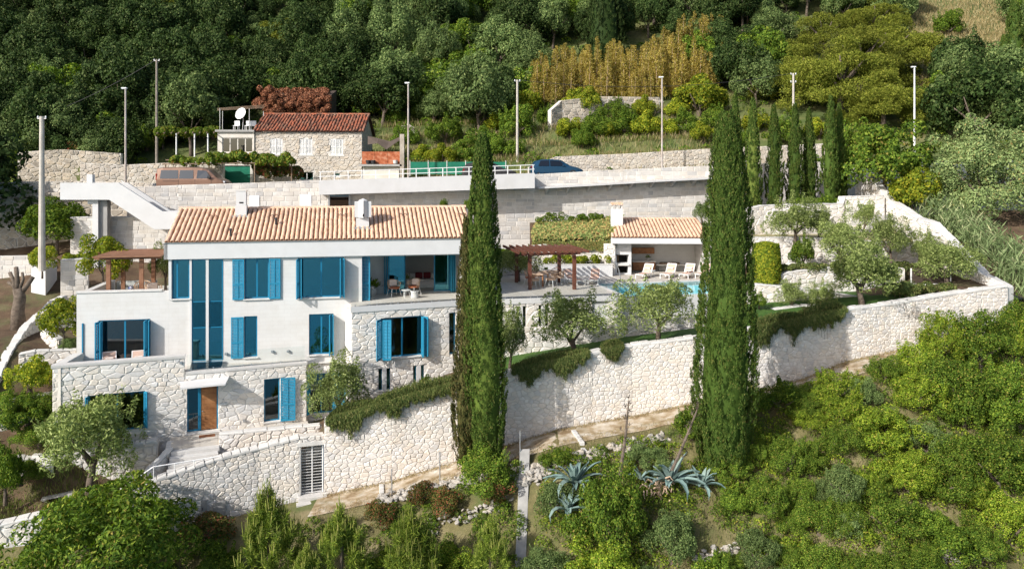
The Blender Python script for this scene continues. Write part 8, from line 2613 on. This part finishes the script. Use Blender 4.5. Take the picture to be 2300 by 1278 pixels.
# pollarded stump tree at the left
st0 = P(42, 735, 43.5)
sp_ = thing('stump_tree', 'pollarded brown olive stump with knobbly limbs left of the house', 'tree', st0)
MB().tube([st0 - Vector((0, 0, .4)), P(40, 700, 43.5), P(45, 670, 43.5), P(40, 648, 43.5)], [.42, .32, .3, .26], 10).build('trunk', M['bark'], sp_, smooth=True)
for pts_, r in (([(40, 655), (30, 630), (22, 612)], .13), ([(40, 650), (38, 620), (36, 600)], .15), ([(46, 660), (62, 640), (74, 622)], .16), ([(38, 655), (28, 640), (18, 634)], .11), ([(44, 650), (52, 628), (50, 612)], .1)):
    MB().tube([P(a, b, 43.5 + .1 * i) for i, (a, b) in enumerate(pts_)], [r, r * .8, r * .75], 8).build('limb', M['bark'], sp_, smooth=True)
# rocks along the path edge: each a stone of its own
def rock_mesh(seed, mat):
    r2 = np.random.RandomState(seed)
    v, f = ico()
    V = v * (1 + .22 * r2.normal(size=(12, 1))) * np.array([1, .8, .65])
    me = bpy.data.meshes.new('rock'); me.from_pydata([tuple(p) for p in V], [], [tuple(int(i) for i in q) for q in f]); me.materials.append(mat)
    return me
RM = [rock_mesh(s, M['rock']) for s in range(8)]
def rocks(name, label, fn, n, size, seed):
    r2 = random.Random(seed)
    p0 = None
    t = None
    for i in range(n):
        p = fn(r2, i / n)
        if t is None:
            t = thing(name, label, 'rocks', p)
        s = r2.uniform(*size)
        Mx = Matrix.Translation(p) @ Matrix.Rotation(r2.uniform(0, 6.28), 4, 'Z') @ Matrix.Rotation(r2.uniform(-.4, .4), 4, 'X') @ Matrix.Diagonal((s, s, s, 1))
        link('rock', RM[r2.randrange(8)], t, Mx)
def edge_rocks(pxa, pya, pxb, pyb):
    def fn(r2, t):
        px, py = pxa + (pxb - pxa) * t, pya + (pyb - pya) * t
        p = slope_at(px + r2.uniform(-6, 6), py + r2.uniform(-14, 14))
        return p + Vector((0, 0, r2.uniform(0, .22)))
    return fn
rocks('rubble_edging', 'white rubble edging of the path left of the slope wall', edge_rocks(850, 1128, 1165, 1062), 170, (.09, .2), 1)
rocks('rubble_edging', 'white rubble edging of the path above the agaves', edge_rocks(1195, 1062, 1500, 985), 150, (.09, .22), 2)
rocks('rock_scatter', 'white rocks showing through the scrub in the bottom right corner', edge_rocks(2090, 1262, 2240, 1240), 70, (.1, .24), 3)
rocks('rock_scatter', 'white stones on the bare slope right of the grey green bush', edge_rocks(1560, 1265, 1660, 1235), 60, (.06, .16), 4)
rocks('rock_scatter', 'white stones below the red flecked shrubs', edge_rocks(960, 1190, 1150, 1130), 60, (.06, .14), 5)
rocks('rubble_heap', 'white rubble beside the head of the slope wall', edge_rocks(1150, 1080, 1215, 1085), 40, (.1, .22), 6)
def hill_rocks(px, py, w, h, d):
    def fn(r2, t):
        a, b, dd = px + r2.uniform(-w, w), py + r2.uniform(-h, h), 66.0
        while dd < 110 and P(a, b, dd).z > float(hill_z(P(a, b, dd).x, dd)):
            dd += .3
        return P(a, b, dd)
    return fn
rocks('rock_heap', 'grey heap of stones at the end of the dry stone wall', hill_rocks(1460, 222, 26, 14, 79.5), 50, (.2, .4), 7)
rocks('rock_heap', 'white boulders beside the rusty parapet', hill_rocks(915, 295, 16, 7, 70), 12, (.3, .7), 8)
rocks('rock_heap', 'pale rocks under the bamboo', hill_rocks(1270, 178, 18, 7, 83), 20, (.25, .45), 9)
# stone slabs crossing the path
for (px, py, lab) in ((858, 1108, 'pale stone kerb across the path near the barred gate'), (1300, 985, 'pale stone kerb across the path beside the shadow')):
    p = slope_at(px, py)
    fr_ = Fr(p.x, p.y, 100)
    o = thing('path_kerb', lab, 'kerb', p)
    for i in range(5):
        z = float(low_z(*fr_.xy(-.9 + .42 * i, 0)))
        MB().box(-1.1 + .42 * i, -.7 + .42 * i, -.1, .12, z - .1, z + .1, .02).build('stone', M['coping'], o, fr_)

# vine leaves over trellis and arbour, creeper on the shed
def leafy(name, label, boxes, n, L, W, mat, cat, seed, part='leaves'):
    r2 = np.random.RandomState(seed)
    pf = []
    for (px0, py0, px1, py1, d, r) in boxes:
        k = max(4, int((px1 - px0) / 9))
        for i in range(k):
            p = P(px0 + (px1 - px0) * (i + r2.rand()) / k, r2.uniform(py0, py1), d + r2.uniform(-.4, .6))
            pf.append((*p, r * r2.uniform(.7, 1.3)))
    pf = np.array(pf)
    t = thing(name, label, cat, tuple(pf[:, :3].mean(0)))
    link(part, np_mesh(part, *puff_leaves(pf, n, L, W, r2, pf[:, :3].mean(0) - np.array([0, -3, 2]), droop=.4), LM[mat]), t)
    sm = MB()
    for q in pf[:: max(1, len(pf) // 12)]:
        sm.tube([(q[0], q[1], q[2] - .5), (q[0] + .1, q[1], q[2])], [.02, .012], 4)
    sm.build('stem', M['bark'], t)
leafy('grape_vine', 'green grape vine trained along the trellis above the van', [(385, 356, 660, 364, 63.2, .32), (470, 350, 650, 366, 63.2, .35)], 6500, .2, .16, 'vine', 'vine', 1)
leafy('creeper', 'reddish green creeper hanging beside the green garage door', [(575, 372, 668, 400, 64.6, .5)], 3800, .2, .14, 'red', 'creeper', 2)
leafy('grape_vine', 'vine lying on the brushwood arbour left of the flat roof', [(352, 292, 490, 299, 66.3, .4)], 4500, .22, .16, 'vine', 'vine', 3)
leafy('creeper', 'dry red brown creeper covering the shed above the old house', [(572, 198, 625, 252, 75.4, .34), (572, 196, 620, 235, 75.6, .34), (575, 215, 630, 252, 75.3, .34)] + [(592, y0, 738, y0 + 8, 75.7, .32) for y0 in (222, 230, 238, 246)] + [(598, y0, 736, y0 + 4, dd, .32) for y0, dd in ((204, 79.6), (209, 78.4), (214, 77.2), (219, 76))], 24000, .2, .13, 'creeper', 'creeper', 4)
# potted plants
def potted(label, foot, z, h, r, mat, seed, leaf='green', L=.3, W=.09):
    c = onfloor(*foot, z) if isinstance(foot, tuple) else foot
    t = thing('potted_plant', label, 'plant', c)
    MB().lathe([(r * .6, 0), (r, h * .12), (r * .95, h * .3), (r * .7, h * .36), (r * .6, h * .34)], 14, c).build('pot', M['terrapot'], t)
    r2 = np.random.RandomState(seed)
    n = 60
    a = r2.uniform(0, 6.28, n); e = r2.uniform(.2, 1.3, n)
    D = np.stack([np.cos(a) * np.cos(e), np.sin(a) * np.cos(e), np.sin(e)], 1)
    C = np.array(c) + np.array([0, 0, h * .36]) + D * (h * .42) * r2.uniform(.4, 1.1, (n, 1))
    link('leaves', np_mesh('leaves', *leaf_geo(C, D + .3 * r2.normal(size=D.shape), unit(r2.normal(size=D.shape) + np.array([0, 0, 1])), np.full(n, L), np.full(n, W)), LM[leaf]), t)
potted('broad leaved pot plant in the corner of the balcony', (838, 663), ZU + .006, 1.15, .2, 'terrapot', 1)
potted('small green plant on the pergola dining table bowl', bc + Vector((0, 0, .05)), 0, .3, .1, 'terrapot', 2, L=.16, W=.05)
potted('flowering plant on the low table inside the open balcony door', H.w(hu(915, 3.8), 3.8, ZU + .3), 0, .9, .14, 'terrapot', 3, 'olive', .18, .06)
potted('small pot plant on the pool house worktop', PH.w(PH.u(1456, 2.8), 2.8, PH.z(1445, 587, 2.6) + .03), 0, .5, .12, 'terrapot', 4, 'green', .12, .05)
for k in KINDS.values():
    k.drop_unused()
